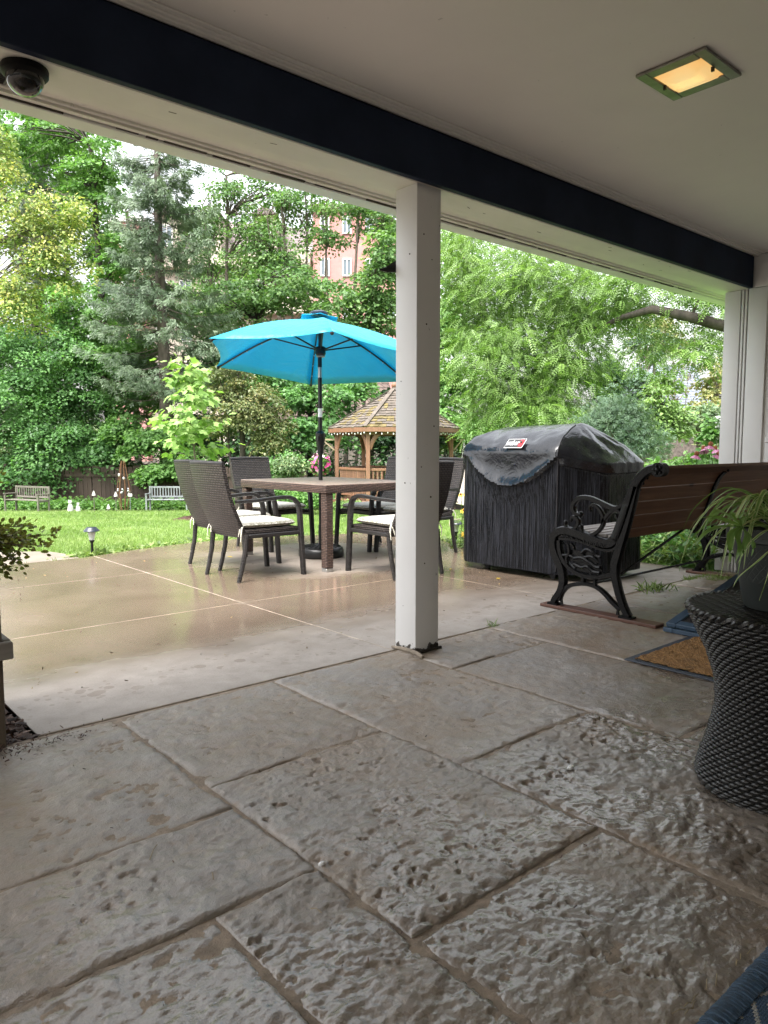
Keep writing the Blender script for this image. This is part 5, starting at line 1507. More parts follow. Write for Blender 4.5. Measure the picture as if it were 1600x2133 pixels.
# ------------------------------------------------------------------ trees
m_bark = simple('bark_grey', (.115, .095, .075), .9, .45, 9, .8, 40, kind='World', stretch=(1, 1, .25))
m_bark2 = simple('bark_brown', (.105, .085, .073), .9, .45, 9, .8, 40, kind='World', stretch=(1, 1, .25))
m_barkd = simple('bark_dark', (.045, .037, .030), .9, .45, 9, .8, 40, kind='World', stretch=(1, 1, .25))
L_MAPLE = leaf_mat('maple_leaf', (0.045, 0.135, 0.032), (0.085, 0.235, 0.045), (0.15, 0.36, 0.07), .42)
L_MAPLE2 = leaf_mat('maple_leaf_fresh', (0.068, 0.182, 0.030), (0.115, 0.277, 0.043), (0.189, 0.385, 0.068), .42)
L_OLIVE = leaf_mat('crab_leaf', (0.074, 0.101, 0.030), (0.115, 0.155, 0.041), (0.230, 0.203, 0.054), .25)
L_YEL = leaf_mat('honey_leaf', (0.1, 0.19, 0.035), (0.25, 0.35, 0.06), (0.62, 0.57, 0.13), .35)
L_LOC = leaf_mat('locust_leaf', (0.08, 0.165, 0.028), (0.145, 0.265, 0.045), (0.24, 0.385, 0.085), .34)
L_SPR = leaf_mat('spruce_needle', (0.065, 0.115, 0.062), (0.125, 0.195, 0.105), (0.22, 0.3, 0.17), .12)
L_ASH = leaf_mat('ash_leaf', (0.056, 0.147, 0.031), (0.105, 0.231, 0.048), (0.182, 0.315, 0.077), .4)
L_TUL = leaf_mat('tulip_leaf', (0.15, 0.3, 0.045), (0.23, 0.39, 0.07), (0.35, 0.49, 0.13), .38)
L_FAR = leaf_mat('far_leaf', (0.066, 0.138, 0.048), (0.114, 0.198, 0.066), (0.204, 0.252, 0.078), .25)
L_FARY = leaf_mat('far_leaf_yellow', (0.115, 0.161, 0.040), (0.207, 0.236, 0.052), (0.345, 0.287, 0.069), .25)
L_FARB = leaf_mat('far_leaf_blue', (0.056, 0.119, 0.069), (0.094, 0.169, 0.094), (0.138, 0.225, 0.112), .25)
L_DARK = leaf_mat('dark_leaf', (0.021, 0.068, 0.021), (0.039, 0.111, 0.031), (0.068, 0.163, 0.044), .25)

def W(u, v, s):
    x, y, _ = at(u, s); return np.array([x, y, zat(v, s)])
def lobes_pads(rng, lobes, bias=.5):
    C = []; AX = []
    for (u, v, s, ru, rv, n) in lobes:
        c = W(u, v, s); k = s / 1530.0
        r = (ru * k, min(ru * k, 3.2), rv * k)
        # ellipsoid axes follow the view-independent ground frame
        d = rng.normal(size=(n, 3)); d /= np.linalg.norm(d, axis=1, keepdims=True)
        q = rng.random(n) ** bias
        lump = .75 + .45 * fbm(d[:, 0] * 2 + u * .01, d[:, 1] * 2 + d[:, 2] * 2 + v * .01, 3)
        p_ = d * (q * lump)[:, None] * np.array(r)
        w = np.column_stack([p_[:, 0] * RX + p_[:, 1] * FX, p_[:, 0] * RY + p_[:, 1] * FY, p_[:, 2]])
        C.append(c + w); AX.append(np.tile(c, (n, 1)))
    return np.concatenate(C), np.concatenate(AX)
def trunk_mesh(mb, base, top, r0, r1, rng, bend=.25, n=9, sides=9):
    base = np.array(base, float); top = np.array(top, float)
    pts = []; off = np.zeros(3)
    for i in range(n):
        t = i / (n - 1)
        off = off + rng.normal(size=3) * bend / n * np.array([1, 1, 0])
        p_ = base * (1 - t) + top * t + off * (1 if i else 0)
        pts.append(p_)
    mb.tube(pts, [r0 * (1 - t) + r1 * t + (r0 * .5 if t == 0 else 0) for t in np.linspace(0, 1, n)], sides)
    return pts
def tree(name, label, cat, seed, trunks, lobes, mat, bark, tmpl, size, per, padr, group=None, droop=.5, slope=.35, thick=.16, bias=.5, limb=.12, limb_r=.035, jit=.5, hang=False, tj=.16, twig=0):
    rng = np.random.default_rng(seed)
    u, s = trunks[0][0], trunks[0][1]
    b = at(u, s)
    root = thing(name, label, cat, (b[0], b[1], b[2] - .05), group=group)
    mb = MB(); spine = []
    for (tu, ts, vtop, utop, r0, r1) in trunks:
        bb = at(tu, ts); tp = W(utop, vtop, ts)
        spine += trunk_mesh(mb, (bb[0], bb[1], bb[2] - .15), tp, r0, r1, rng)
    C, AX = lobes_pads(rng, lobes, bias)
    SP = np.array(spine)
    sel = rng.random(len(C)) < limb
    for c in C[sel]:
        below = SP[SP[:, 2] < c[2] + .2]
        if len(below) == 0: below = SP[:2]
        d = np.linalg.norm(below - c, axis=1) + np.maximum(0, 1.0 - (c[2] - below[:, 2])) * .5
        a = below[int(np.argmin(d))]
        m_ = (a + c) / 2 + np.array([0, 0, .18 * np.linalg.norm(c - a)]) + rng.normal(size=3) * .12
        mb.tube([a, a * .45 + m_ * .55 + rng.normal(size=3) * .05, m_ * .5 + c * .5 + np.array([0, 0, .08]), c], [limb_r, limb_r * .75, limb_r * .5, limb_r * .22], 6)
        for _ in range(twig):
            e = c + rng.normal(size=3) * np.array([.5, .5, .45]); mb.tube([m_ * .3 + c * .7, (c + e) / 2 + rng.normal(size=3) * .06, e], [limb_r * .3, limb_r * .2, limb_r * .08], 4)
    mb.build('trunk', bark, root, world=True, smooth=60)
    R = rng.uniform(.6, 1.25, len(C)) * padr
    hz = (C[:, 2] - C[:, 2].min()) / (np.ptp(C[:, 2]) + .01)
    t0 = rng.normal(.48, .17, len(C))
    P, F, N, T = pad_leaves(rng, C, R, per, droop, thick, AX, slope, jit, t0, tj)
    if hang: F = F * .35 + np.array([0, 0, -1.0]); 
    me = leaf_mesh('crown', P - np.array([b[0], b[1], b[2] - .05]), F, N, rng.uniform(.65, 1.2, len(P)) * size, T, *tmpl)
    link_mesh('crown', me, mat, root)
    return root

tree('maple_tree', 'big dark green maple with layered branches sweeping down behind the left garden bench', 'tree', 31, [(95, 28, 640, 90, .26, .12)],
     [(60, 730, 27.4, 190, 95, 95), (185, 800, 27.0, 130, 90, 75), (55, 850, 26.6, 180, 90, 95), (170, 930, 26.2, 140, 70, 75), (-80, 800, 27, 150, 230, 60), (40, 970, 25.8, 130, 40, 36)],
     L_MAPLE, m_barkd, T_MAPLE, .105, 175, .66, slope=.5, droop=.6, bias=.42, thick=.12, jit=.40)
tree('maple_tree', 'tall mid green maple rising with a bare trunk between the yellow tree and the spruce', 'tree', 32, [(232, 28, 330, 205, .20, .07)],
     [(215, 400, 28, 85, 95, 40), (150, 320, 28.6, 120, 90, 40), (270, 540, 27.5, 70, 60, 22), (190, 640, 27.8, 100, 60, 34), (250, 730, 27, 90, 80, 40), (60, 300, 29.5, 120, 110, 46), (300, 760, 27.5, 55, 60, 24), (290, 840, 27.5, 70, 50, 26)],
     L_MAPLE2, m_barkd, T_MAPLE, .13, 100, .60, slope=.45, bias=.45, limb=.25, thick=.1, jit=.38)
tree('honey_locust', 'yellow green honey locust hanging over the left edge of the garden', 'tree', 33, [(-60, 21.5, 400, -70, .16, .08)],
     [(85, 480, 21, 120, 75, 60), (10, 360, 21, 70, 110, 40), (120, 560, 20.8, 90, 60, 36), (45, 610, 20.6, 95, 60, 36), (165, 470, 21, 50, 50, 20), (60, 660, 20.6, 70, 26, 10)],
     L_YEL, m_bark, T_OVAL, .10, 62, .34, slope=.6, droop=1.2, limb=.5, limb_r=.022, thick=.28, tj=.2, twig=1)
tree('low_maple', 'bright green young maple spreading low over the board fence and grey bench', 'tree', 34, [(415, 25.6, 900, 360, .07, .03)],
     [(300, 915, 25.2, 85, 30, 30), (352, 978, 24.6, 66, 24, 26), (265, 890, 25.6, 60, 26, 16), (390, 940, 25.2, 50, 40, 20)],
     L_MAPLE2, m_bark, T_MAPLE, .13, 110, .46, slope=.45, limb=.3, limb_r=.02, thick=.1, jit=.36)

def spruce(name, label, u, s, vtop, rmax, seed):
    rng = np.random.default_rng(seed); b = at(u, s); H = zat(vtop, s) - b[2]
    root = thing(name, label, 'tree', (b[0], b[1], b[2] - .05))
    mb = MB(); mb.tube([(b[0] + .06 * math.sin(k), b[1], b[2] - .1 + H * k / 8) for k in range(9)], [.24 * (1 - k / 8) + .03 for k in range(9)], 10)
    P = []; F = []; N = []; T = []
    z = 4.0
    while z < H:
        f = z / H; L = rmax * (1 - f) ** .75 * (.55 + .45 * min(1, (z - 2.6) / 3.0))
        for k in range(int(rng.integers(4, 7))):
            a = rng.random() * 2 * PI; l = L * rng.uniform(.55, 1.15)
            d = np.array([math.cos(a), math.sin(a), 0]); p0 = np.array([b[0], b[1], b[2] + z + rng.uniform(-.15, .15)])
            sag = -.32 * l; up = .10 * l
            pts = [p0 + d * l * t + np.array([0, 0, sag * t * (2 - t) * .6 + up * t ** 3 * 2]) for t in np.linspace(0, 1, 6)]
            mb.tube(pts, [.022, .018, .014, .010, .007, .003], 5)
            bare = rng.random() < (.45 if z < 5.5 else .06)
            tint = rng.normal(.5, .16)
            for j in range(int(l * (6 if bare else 40)) + 3):
                t = rng.uniform(.15, 1.02) ** .8; i = min(4, int(t * 5)); q = pts[i] + (pts[i + 1] - pts[i]) * (t * 5 - i)
                sd = np.cross(d, [0, 0, 1]) * rng.choice([-1, 1]); w = rng.uniform(0, .42) * l * (1.15 - t) * .8
                hang = rng.uniform(0, .30) * (1 if rng.random() < .7 else .2)
                P.append(q + sd * w + d * w * .4 + np.array([0, 0, -hang * .8])); F.append(d * .6 + sd * .5 + np.array([0, 0, -.55])); N.append([0, 0, 1] + rng.normal(size=3) * .4); T.append(tint + rng.normal() * .12)
        z += rng.uniform(.20, .34)
    mb.build('trunk', m_bark2, root, world=True, smooth=60)
    P = np.array(P)
    me = leaf_mesh('crown', P - np.array([b[0], b[1], b[2] - .05]), np.array(F), np.array(N), rng.uniform(.16, .30, len(P)), np.array(T), *T_TUFT)
    link_mesh('crown', me, L_SPR, root)
spruce('spruce_tree', 'tall blue green spruce with a bare brown lower trunk left of the umbrella', 345, 25.6, 60, 3.7, 41)
spruce('spruce_tree', 'grey green spruce top showing above the yellow tree at the far left', 95, 33, 190, 2.6, 42)

TG = 'slender trees in front of the pink apartment building'
tree('back_maple', 'pale green maple crown filling the sky gap above the yellow tree', 'tree', 46, [(150, 36, 320, 150, .2, .08)],
     [(130, 300, 36, 110, 80, 50), (190, 420, 36, 80, 80, 40), (80, 420, 36, 90, 80, 40), (230, 520, 36, 60, 60, 26)], L_ASH, m_bark, T_RHOMB, .17, 100, .75, limb=.25)
tree('back_maple', 'soft green maple behind the spruce hiding the left pink tower', 'tree', 47, [(290, 38, 460, 285, .2, .08)],
     [(270, 620, 38, 80, 60, 40), (400, 640, 38, 80, 40, 30), (420, 480, 40, 40, 60, 12), (240, 700, 37, 80, 60, 30), (250, 540, 38, 40, 30, 8)], L_ASH, m_bark, T_RHOMB, .17, 100, .75, limb=.25)
tree('back_maple', 'soft green maple breaking up the apartment front above the umbrella', 'tree', 48, [(580, 38, 500, 585, .2, .08)],
     [(520, 560, 38, 60, 40, 20), (610, 590, 38, 70, 40, 24), (480, 600, 38, 60, 50, 24), (570, 500, 38, 40, 30, 8), (790, 640, 37, 50, 50, 20)], L_ASH, m_bark, T_RHOMB, .17, 90, .75, limb=.3)
tree('slender_tree', 'slender sparse tree with forked trunk right of the spruce in front of the apartments', 'tree', 51, [(478, 33, 390, 486, .13, .05), (470, 33, 470, 440, .08, .03)],
     [(490, 420, 33, 60, 50, 26), (450, 470, 33, 60, 60, 20), (520, 500, 33, 55, 60, 24), (560, 410, 33.5, 70, 40, 24), (430, 560, 33, 60, 50, 24)], L_ASH, m_bark, T_RHOMB, .15, 50, .55, TG, limb=.6, limb_r=.035, bias=.6, twig=2)
tree('slender_tree', 'many stemmed open tree leaning in front of the apartment roof above the umbrella', 'tree', 52, [(640, 32, 430, 590, .10, .04), (650, 32, 420, 640, .09, .03), (655, 32, 470, 560, .08, .03), (665, 32, 440, 690, .08, .03)],
     [(600, 440, 32, 80, 50, 34), (540, 520, 32, 60, 60, 26), (660, 470, 32, 60, 50, 18), (590, 560, 32, 80, 50, 34)], L_ASH, m_bark, T_RHOMB, .15, 52, .55, TG, limb=.6, limb_r=.03, bias=.6, twig=2)
tree('slender_tree', 'open tree with three stems before the pink tower left of the porch post', 'tree', 53, [(715, 31, 450, 745, .11, .04), (705, 31, 460, 690, .08, .03), (730, 31, 440, 800, .08, .03)],
     [(740, 450, 31, 60, 40, 22), (800, 480, 31, 60, 60, 40), (790, 580, 31, 55, 60, 28), (690, 520, 31, 40, 50, 12)], L_ASH, m_bark, T_RHOMB, .15, 56, .55, TG, limb=.6, limb_r=.03, bias=.6, twig=2)
UG = 'understorey maples behind the umbrella'
tree('understorey_maple', 'leafy maple filling the gap above the left half of the umbrella', 'tree', 54, [(545, 30, 620, 540, .12, .05)],
     [(520, 640, 30, 100, 50, 40), (610, 610, 30, 90, 50, 36), (440, 690, 29.5, 60, 70, 28), (560, 720, 29.5, 110, 50, 36)], L_ASH, m_barkd, T_MAPLE, .15, 66, .6, UG, limb=.2)
tree('understorey_maple', 'leafy maple above the umbrella top beside the porch post', 'tree', 55, [(762, 29, 600, 770, .13, .05)],
     [(700, 640, 29, 70, 45, 22), (785, 640, 29, 60, 80, 40), (740, 700, 29, 70, 50, 28), (810, 540, 29, 50, 60, 22)], L_ASH, m_bark, T_MAPLE, .15, 66, .6, UG, limb=.3)
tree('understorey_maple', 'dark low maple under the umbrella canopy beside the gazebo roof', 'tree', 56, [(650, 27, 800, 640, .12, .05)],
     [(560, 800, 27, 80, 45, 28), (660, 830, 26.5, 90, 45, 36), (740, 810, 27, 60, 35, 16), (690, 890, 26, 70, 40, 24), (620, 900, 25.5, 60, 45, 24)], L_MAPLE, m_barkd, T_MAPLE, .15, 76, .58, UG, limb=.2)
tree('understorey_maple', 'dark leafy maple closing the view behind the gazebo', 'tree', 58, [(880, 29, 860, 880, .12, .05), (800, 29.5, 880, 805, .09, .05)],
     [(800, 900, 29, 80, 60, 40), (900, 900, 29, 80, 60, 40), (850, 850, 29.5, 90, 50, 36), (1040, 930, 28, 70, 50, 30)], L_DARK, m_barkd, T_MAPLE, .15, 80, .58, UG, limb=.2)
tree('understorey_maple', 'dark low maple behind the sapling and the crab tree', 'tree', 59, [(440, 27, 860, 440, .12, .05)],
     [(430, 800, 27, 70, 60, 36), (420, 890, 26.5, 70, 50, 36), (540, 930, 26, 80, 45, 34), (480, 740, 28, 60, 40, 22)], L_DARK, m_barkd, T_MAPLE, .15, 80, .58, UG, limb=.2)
tree('crab_tree', 'olive and rusty leaved crab tree with dark trunk right of the sapling', 'tree', 57, [(500, 22.5, 800, 505, .12, .06), (492, 22.5, 860, 470, .07, .03)],
     [(480, 800, 22.5, 55, 50, 26), (530, 850, 22.3, 75, 60, 50), (570, 900, 22, 45, 40, 22), (470, 880, 22.5, 45, 45, 20)], L_OLIVE, m_barkd, T_RHOMB, .095, 110, .42, limb=.3, slope=.3)
tree('locust_tree', 'broad feathery light green locust behind the covered grill with a heavy limb from the right', 'tree', 61, [(1720, 15, 640, 1660, .30, .18)],
     [(985, 590, 17.5, 95, 95, 60), (1110, 580, 16.6, 120, 70, 70), (1220, 630, 16, 100, 80, 62), (1040, 730, 16.4, 120, 90, 80), (1170, 760, 16, 110, 85, 72), (1030, 820, 16.8, 62, 50, 34), (1110, 850, 16, 110, 45, 46), (1290, 640, 15.4, 50, 55, 20), (1400, 600, 14.6, 80, 30, 16), (1470, 610, 14, 50, 40, 16), (1440, 720, 14.2, 50, 34, 12), (1370, 720, 14.6, 40, 26, 8), (1310, 590, 14.6, 60, 30, 16), (960, 500, 18.5, 60, 40, 20), (1100, 640, 18.6, 120, 70, 50), (1190, 690, 18.2, 90, 80, 40), (1000, 690, 18.8, 90, 80, 40), (1100, 810, 18.4, 95, 60, 40)],
     L_LOC, m_barkd, T_PINN, .27, 19, .50, slope=.6, droop=1.0, limb=0, limb_r=.035, thick=.26, jit=.4)
lt = [o for o in bpy.data.objects if o.name.startswith('locust_tree')][0]
mb = MB()
mb.tube([W(1680, 700, 15), W(1590, 698, 14.3), W(1515, 690, 14), W(1430, 668, 14), W(1350, 652, 14.2), W(1290, 668, 14.6), W(1240, 690, 15.6), W(1180, 690, 16.4)], [.16, .125, .11, .10, .08, .055, .035, .015], 10)
mb.tube([W(1430, 668, 14), W(1450, 620, 13.9), W(1420, 590, 13.9)], [.03, .02, .01], 6)
mb.build('limb', m_barkd, lt, world=True, smooth=60)
tree('shade_tree', 'dark green tree behind the locust just right of the porch post', 'tree', 62, [(1018, 24, 700, 1010, .16, .08), (990, 25, 760, 985, .12, .05)],
     [(930, 560, 26, 70, 80, 30), (930, 680, 25, 60, 90, 40), (930, 800, 24.5, 60, 60, 32), (980, 900, 23.5, 60, 40, 26), (900, 870, 24, 40, 50, 18)], L_MAPLE2, m_barkd, T_MAPLE, .14, 80, .58, limb=.2)
tree('arborvitae', 'narrow dark green conifer at the right end of the locust foliage', 'tree', 63, [(1268, 20, 800, 1268, .08, .03)],
     [(1262, 800, 20, 38, 70, 30), (1265, 870, 20, 48, 60, 34)], L_DARK, m_barkd, T_TUFT, .15, 60, .32, limb=0, slope=.8)
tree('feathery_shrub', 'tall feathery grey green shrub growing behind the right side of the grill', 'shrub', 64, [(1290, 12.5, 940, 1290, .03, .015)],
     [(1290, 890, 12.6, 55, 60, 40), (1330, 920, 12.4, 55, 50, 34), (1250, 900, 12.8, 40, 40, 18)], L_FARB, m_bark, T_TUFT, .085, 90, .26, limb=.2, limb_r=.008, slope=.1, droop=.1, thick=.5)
FG = 'distant trees beyond the locust on the right'
for i, (lb, tr_, lob, mt) in enumerate([
    ('bright yellow green young tree beyond the grill cover', (1385, 24, 840, 1380, .06, .02), [(1365, 850, 24, 32, 60, 22), (1400, 880, 24, 45, 60, 26), (1390, 800, 24.4, 26, 30, 8)], L_LOC),
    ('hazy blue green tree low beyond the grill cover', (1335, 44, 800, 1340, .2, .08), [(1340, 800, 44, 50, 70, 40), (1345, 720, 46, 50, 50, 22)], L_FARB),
    ('far green tree with an ochre tinge under the drooping locust branch', (1360, 52, 700, 1360, .2, .08), [(1370, 700, 52, 60, 55, 40), (1330, 690, 54, 40, 50, 20)], L_FARY),
    ('yellowing far tree next to the house wall corner', (1490, 46, 800, 1490, .2, .08), [(1490, 800, 46, 50, 50, 34), (1470, 860, 44, 60, 40, 30)], L_FARY),
    ('green far tree low beside the house wall corner', (1450, 38, 880, 1455, .15, .06), [(1450, 880, 38, 70, 45, 46), (1500, 900, 36, 50, 50, 26)], L_FAR),
    ('tall pale far tree behind the slate roof', (1440, 80, 700, 1440, .3, .1), [(1400, 720, 82, 60, 40, 30), (1490, 710, 84, 60, 50, 30)], L_FAR)]):
    tree('far_tree', lb, 'tree', 70 + i, [tr_], lob, mt, m_bark, T_RHOMB, .24 if tr_[1] > 30 else .14, 60, .7 if tr_[1] > 30 else .4, FG, limb=.3, limb_r=.03)
tree('bare_tree', 'thin twiggy half bare tree in front of the slate roof', 'tree', 80, [(1400, 34, 770, 1398, .05, .02), (1420, 34, 760, 1432, .04, .01)], [(1410, 770, 34, 60, 50, 30), (1390, 820, 34, 40, 40, 12)], L_FARY, m_bark, T_RHOMB, .12, 6, .6, limb=1.0, limb_r=.02, twig=4)

# sapling with big leaves, mulch ring
sp_b = at(414, 15.4)
sap = thing('tulip_sapling', 'young lime green sapling with large lobed leaves in the middle of the lawn', 'tree', (sp_b[0], sp_b[1], sp_b[2]))
rng = np.random.default_rng(91); mb = MB()
top = W(395, 765, 15.4); base = np.array(sp_b)
pts = [base * (1 - t) + top * t + rng.normal(size=3) * .012 * np.array([1, 1, 0]) for t in np.linspace(0, 1, 8)]
mb.tube(pts, [.030, .025, .023, .021, .018, .014, .009, .004], 8)
P = []; F = []; N = []; T = []
for i in range(38):
    t = rng.uniform(.40, .98); p0 = base * (1 - t) + top * t; a = rng.random() * 2 * PI; L = rng.uniform(.35, .85) * (1.15 - (t - .44) * 1.2)
    d = np.array([math.cos(a), math.sin(a), rng.uniform(.05, .5)])
    p1 = p0 + d * L * .5 + np.array([0, 0, .05]); p2 = p0 + d * L
    mb.tube([p0, p1, p2], [.008, .005, .002], 5)
    for j in range(17):
        tt_ = rng.uniform(.3, 1.05); q = p0 * (1 - tt_) ** 2 + 2 * p1 * tt_ * (1 - tt_) + p2 * tt_ ** 2
        o_ = rng.normal(size=3) * np.array([.09, .09, .06]); P.append(q + o_); f_ = d * .5 + o_ * 6; f_[2] -= .7; F.append(f_); N.append(np.array([d[0] * .5, d[1] * .5, .8]) + rng.normal(size=3) * .35); T.append(rng.normal(.5, .2))
for j in range(14): P.append(top + rng.normal(size=3) * .09); F.append(rng.normal(size=3) + [0, 0, .3]); N.append(rng.normal(size=3) * .5 + [0, 0, 1]); T.append(.6)
mb.build('trunk', m_bark, sap, world=True, smooth=60)
T_TULIP = ([(0, 0, 0), (-.22, .08, .02), (-.52, .30, .03), (-.30, .48, .0), (-.38, .86, -.05), (0, .74, -.06), (.38, .86, -.05), (.30, .48, .0), (.52, .30, .03), (.22, .08, .02)],
           [(0, 1, 2, 3), (0, 3, 4, 5), (0, 5, 6, 7), (0, 7, 8, 9)])
P = np.array(P); F = np.array(F); N = np.array(N); T = np.array(T); S_ = rng.uniform(.12, .20, len(P))
near = np.argsort(P[:, 0] * FX + P[:, 1] * FY)          # the leaves on the viewer's side are leaves of their own
own = near[:300]; rest = near[300:]
lv = []
for q in range(6):
    m1 = leaf_mesh('leaf', np.zeros((1, 3)), np.array([[0, 1.0, 0]]), np.array([[0, 0, 1.0]]), 1.0, np.array([.1 + .16 * q]), *T_TULIP); m1.materials.append(L_TUL); lv.append(m1)
for i in own:
    o = link_mesh('leaf', lv[int(np.clip((T[i] - .02) / .16, 0, 5))], None, sap)
    f_ = Vector(F[i]).normalized(); s1 = f_.cross(Vector(N[i])).normalized(); u1 = s1.cross(f_)
    M1 = (Matrix((s1, f_, u1)).transposed() * float(S_[i])).to_4x4(); M1.translation = Vector(P[i] - base)
    o.matrix_local = M1
if len(rest): tag(link_mesh('crown', leaf_mesh('crown', P[rest] - base, F[rest], N[rest], S_[rest], T[rest], *T_TULIP), L_TUL, sap), kind='stuff')
mb = MB(); tie_p = base * .66 + top * .34; mb.tube([tie_p + np.array([.03 * math.cos(a), .03 * math.sin(a), 0]) for a in np.linspace(0, 2 * PI, 10)[:-1]], .008, 6, closed=True); mb.build('tree_tie', m_black, sap, world=True)
g2 = np.random.default_rng(12)
ring = thing('mulch_ring', 'dark red bark mulch ring round the foot of the sapling', 'mulch', (sp_b[0], sp_b[1], sp_b[2]))
mb = MB(); mb.lathe([(.62, -.02), (.55, .03), (.35, .075), (.05, .09)], n=32); mb.build('mulch_mound', simple('red_mulch', (.050, .020, .014), .9, .5, 20, .8, 60), ring)
pt = []
for _ in range(1500):
    r = .62 * math.sqrt(g2.random()); a = g2.random() * 2 * PI; pt.append((r * math.cos(a), r * math.sin(a)))
mch = chip_mat('red_chips', (.018, .008, .006), (.065, .026, .018), (.15, .075, .05))
oc = chips('bark_chips', None, pt, lambda x, y: .09 - .11 * (math.hypot(x, y) / .62) ** 2 + .01, .045, mch, ring, stuff=False); oc['kind'] = 'stuff'

# ------------------------------------------------------------------ grass blades, bed plants
rng = np.random.default_rng(101)
N_ = 150000
s_ = 5.6 + (22.4 - 5.6) * rng.random(N_) ** 1.35; t_ = rng.uniform(-.60, .62, N_) * s_ * 1.0
x_ = s_ * FX + t_ * RX; y_ = s_ * FY + t_ * RY
px, py = x_, y_
keep = np.array([not in_poly(a, b, PATIO) and not in_poly(a, b, WALK) and not (a > 5.9 and b < 4.3) and (b > 5.0 or a > 5.4) for a, b in zip(px, py)])
keep &= (np.hypot(px - sp_b[0], py - sp_b[1]) > .6)
x_, y_, s_ = x_[keep], y_[keep], s_[keep]
gz = np.where(s_ < 7.2, -.02, -.02 - .061 * (s_ - 7.2)) + .004
n = len(x_)
fw = np.column_stack([rng.normal(size=n) * .45, rng.normal(size=n) * .45, np.ones(n)])
nr = rng.normal(size=(n, 3)); nr[:, 2] *= .3
tn = .25 + .75 * fbm(x_ * .9, y_ * .9, 4) + rng.normal(size=n) * .17
me = leaf_mesh('grass', np.column_stack([x_, y_, gz]), fw, nr, rng.uniform(.025, .052, n) * (1 + .03 * s_), tn, [(-.10, 0, 0), (.10, 0, 0), (.02, 1, .25), (-.35, .1, .1), (-.2, .0, .1), (-.45, .85, -.2), (.3, .05, -.1), (.45, 0, -.1), (.55, .8, .2)], [(0, 1, 2), (3, 4, 5), (6, 7, 8)])
tag(link_mesh('grass', me, m_grass), 'short bright green lawn grass beyond the patio', kind='stuff')
# clover and plantain rim where the grass meets the concrete
E_ = []
for i in range(4, 15):
    a, b = PATIO[i], PATIO[i + 1]
    for _ in range(int(math.dist(a, b) * 120)):
        t = rng.random(); E_.append((a[0] + (b[0] - a[0]) * t + rng.normal() * .03, a[1] + (b[1] - a[1]) * t + .03 + abs(rng.normal()) * .05))
E_ += [(2.45 + rng.normal() * .12, 7.06 + abs(rng.normal()) * .06) for _ in range(120)]
E_ = np.array(E_); n = len(E_)
fw = np.column_stack([rng.normal(size=n), rng.normal(size=n), np.abs(rng.normal(size=n)) * .5]); nr = np.column_stack([rng.normal(size=n) * .4, rng.normal(size=n) * .4, np.ones(n)])
tag(link_mesh('edge_weeds', leaf_mesh('edge_weeds', np.column_stack([E_, np.full(n, .0)]), fw, nr, rng.uniform(.03, .07, n), rng.random(n), *T_OVAL), m_grass), 'low broad leaved weeds along the concrete edge', kind='stuff')

def bed(name, label, pts, hgt, size, mat, per, seed, tmpl=T_OVAL, spread=.16, stuff=True):
    g = np.random.default_rng(seed); P = []; F = []; N = []; T = []
    for (x, y, z) in pts:
        h = hgt * g.uniform(.5, 1.2); t0 = g.normal(.5, .2)
        for j in range(per):
            a = g.random() * 2 * PI; r = spread * math.sqrt(g.random()); f = g.random()
            P.append((x + r * math.cos(a), y + r * math.sin(a), z + h * (.15 + .85 * f) * (1 - (r / spread) ** 2 * .4))); F.append((math.cos(a), math.sin(a), g.normal() * .5 + .1)); N.append((math.cos(a) * .6 + g.normal() * .3, math.sin(a) * .6 + g.normal() * .3, .8)); T.append(t0 + g.normal() * .15)
    o = link_mesh(name, leaf_mesh(name, np.array(P), np.array(F), np.array(N), g.uniform(.6, 1.2, len(P)) * size, np.array(T), *tmpl), mat)
    if stuff: tag(o, label, kind='stuff')
    return o
g3 = np.random.default_rng(7)
back = [at(g3.uniform(-80, 700), g3.uniform(22.75, 24.5)) for _ in range(420)]
bed('bed_plants', 'low leafy plants filling the flower bed in front of the fence', back, .42, .13, L_MAPLE2, 22, 5, spread=.30)
und = [at(g3.uniform(-150, 1080), g3.uniform(25.4, 31)) for _ in range(620)]
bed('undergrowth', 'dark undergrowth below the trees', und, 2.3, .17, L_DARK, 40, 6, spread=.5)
rbed = [(g3.uniform(6.06, 8.2), g3.uniform(2.75, 4.6), -.02) for _ in range(120)]
rbed = [q for q in rbed if not in_poly(q[0], q[1], PATIO)]
bed('side_bed_plants', 'leafy perennials in the bed behind the bench', rbed, .40, .085, L_MAPLE, 40, 8, spread=.2)
bed('side_bed_grass', 'strap leaved plants along the bed edge by the house wall', [(g3.uniform(6.05, 6.5), g3.uniform(2.85, 3.6), -.02) for _ in range(22)], .22, .22, m_grass, 26, 9, ([(-.04, 0, 0), (.04, 0, 0), (.035, .5, .12), (-.035, .5, .12), (.006, 1, -.06), (-.006, 1, -.06)], [(0, 1, 2, 3), (3, 2, 4, 5)]), .08)
SG = 'shrubs between the lawn and the gazebo'
for i, (u, v, s, ru, rv, mt, lb) in enumerate([(585, 970, 21, 50, 40, L_MAPLE, 'dark rounded shrub behind the far wicker chair'), (605, 975, 19.5, 34, 40, L_FAR, 'upright pale stemmed shrub left of the hanging flower basket'),
                                               (560, 1020, 19, 50, 25, L_MAPLE2, 'low bright shrub seen between the table and the far chair'), (640, 1030, 18.5, 45, 22, L_MAPLE2, 'low leafy clump under the table top beside the umbrella pole')]):
    tree('garden_shrub', lb, 'shrub', 110 + i, [(u, s, v - 5, u, .03, .015), (u + 6, s, v - 15, u + 12, .02, .008)], [(u, v, s, ru, rv, 34)], mt, m_bark, T_RHOMB, .085, 70, .3, SG, limb=.4, limb_r=.012, slope=.2)
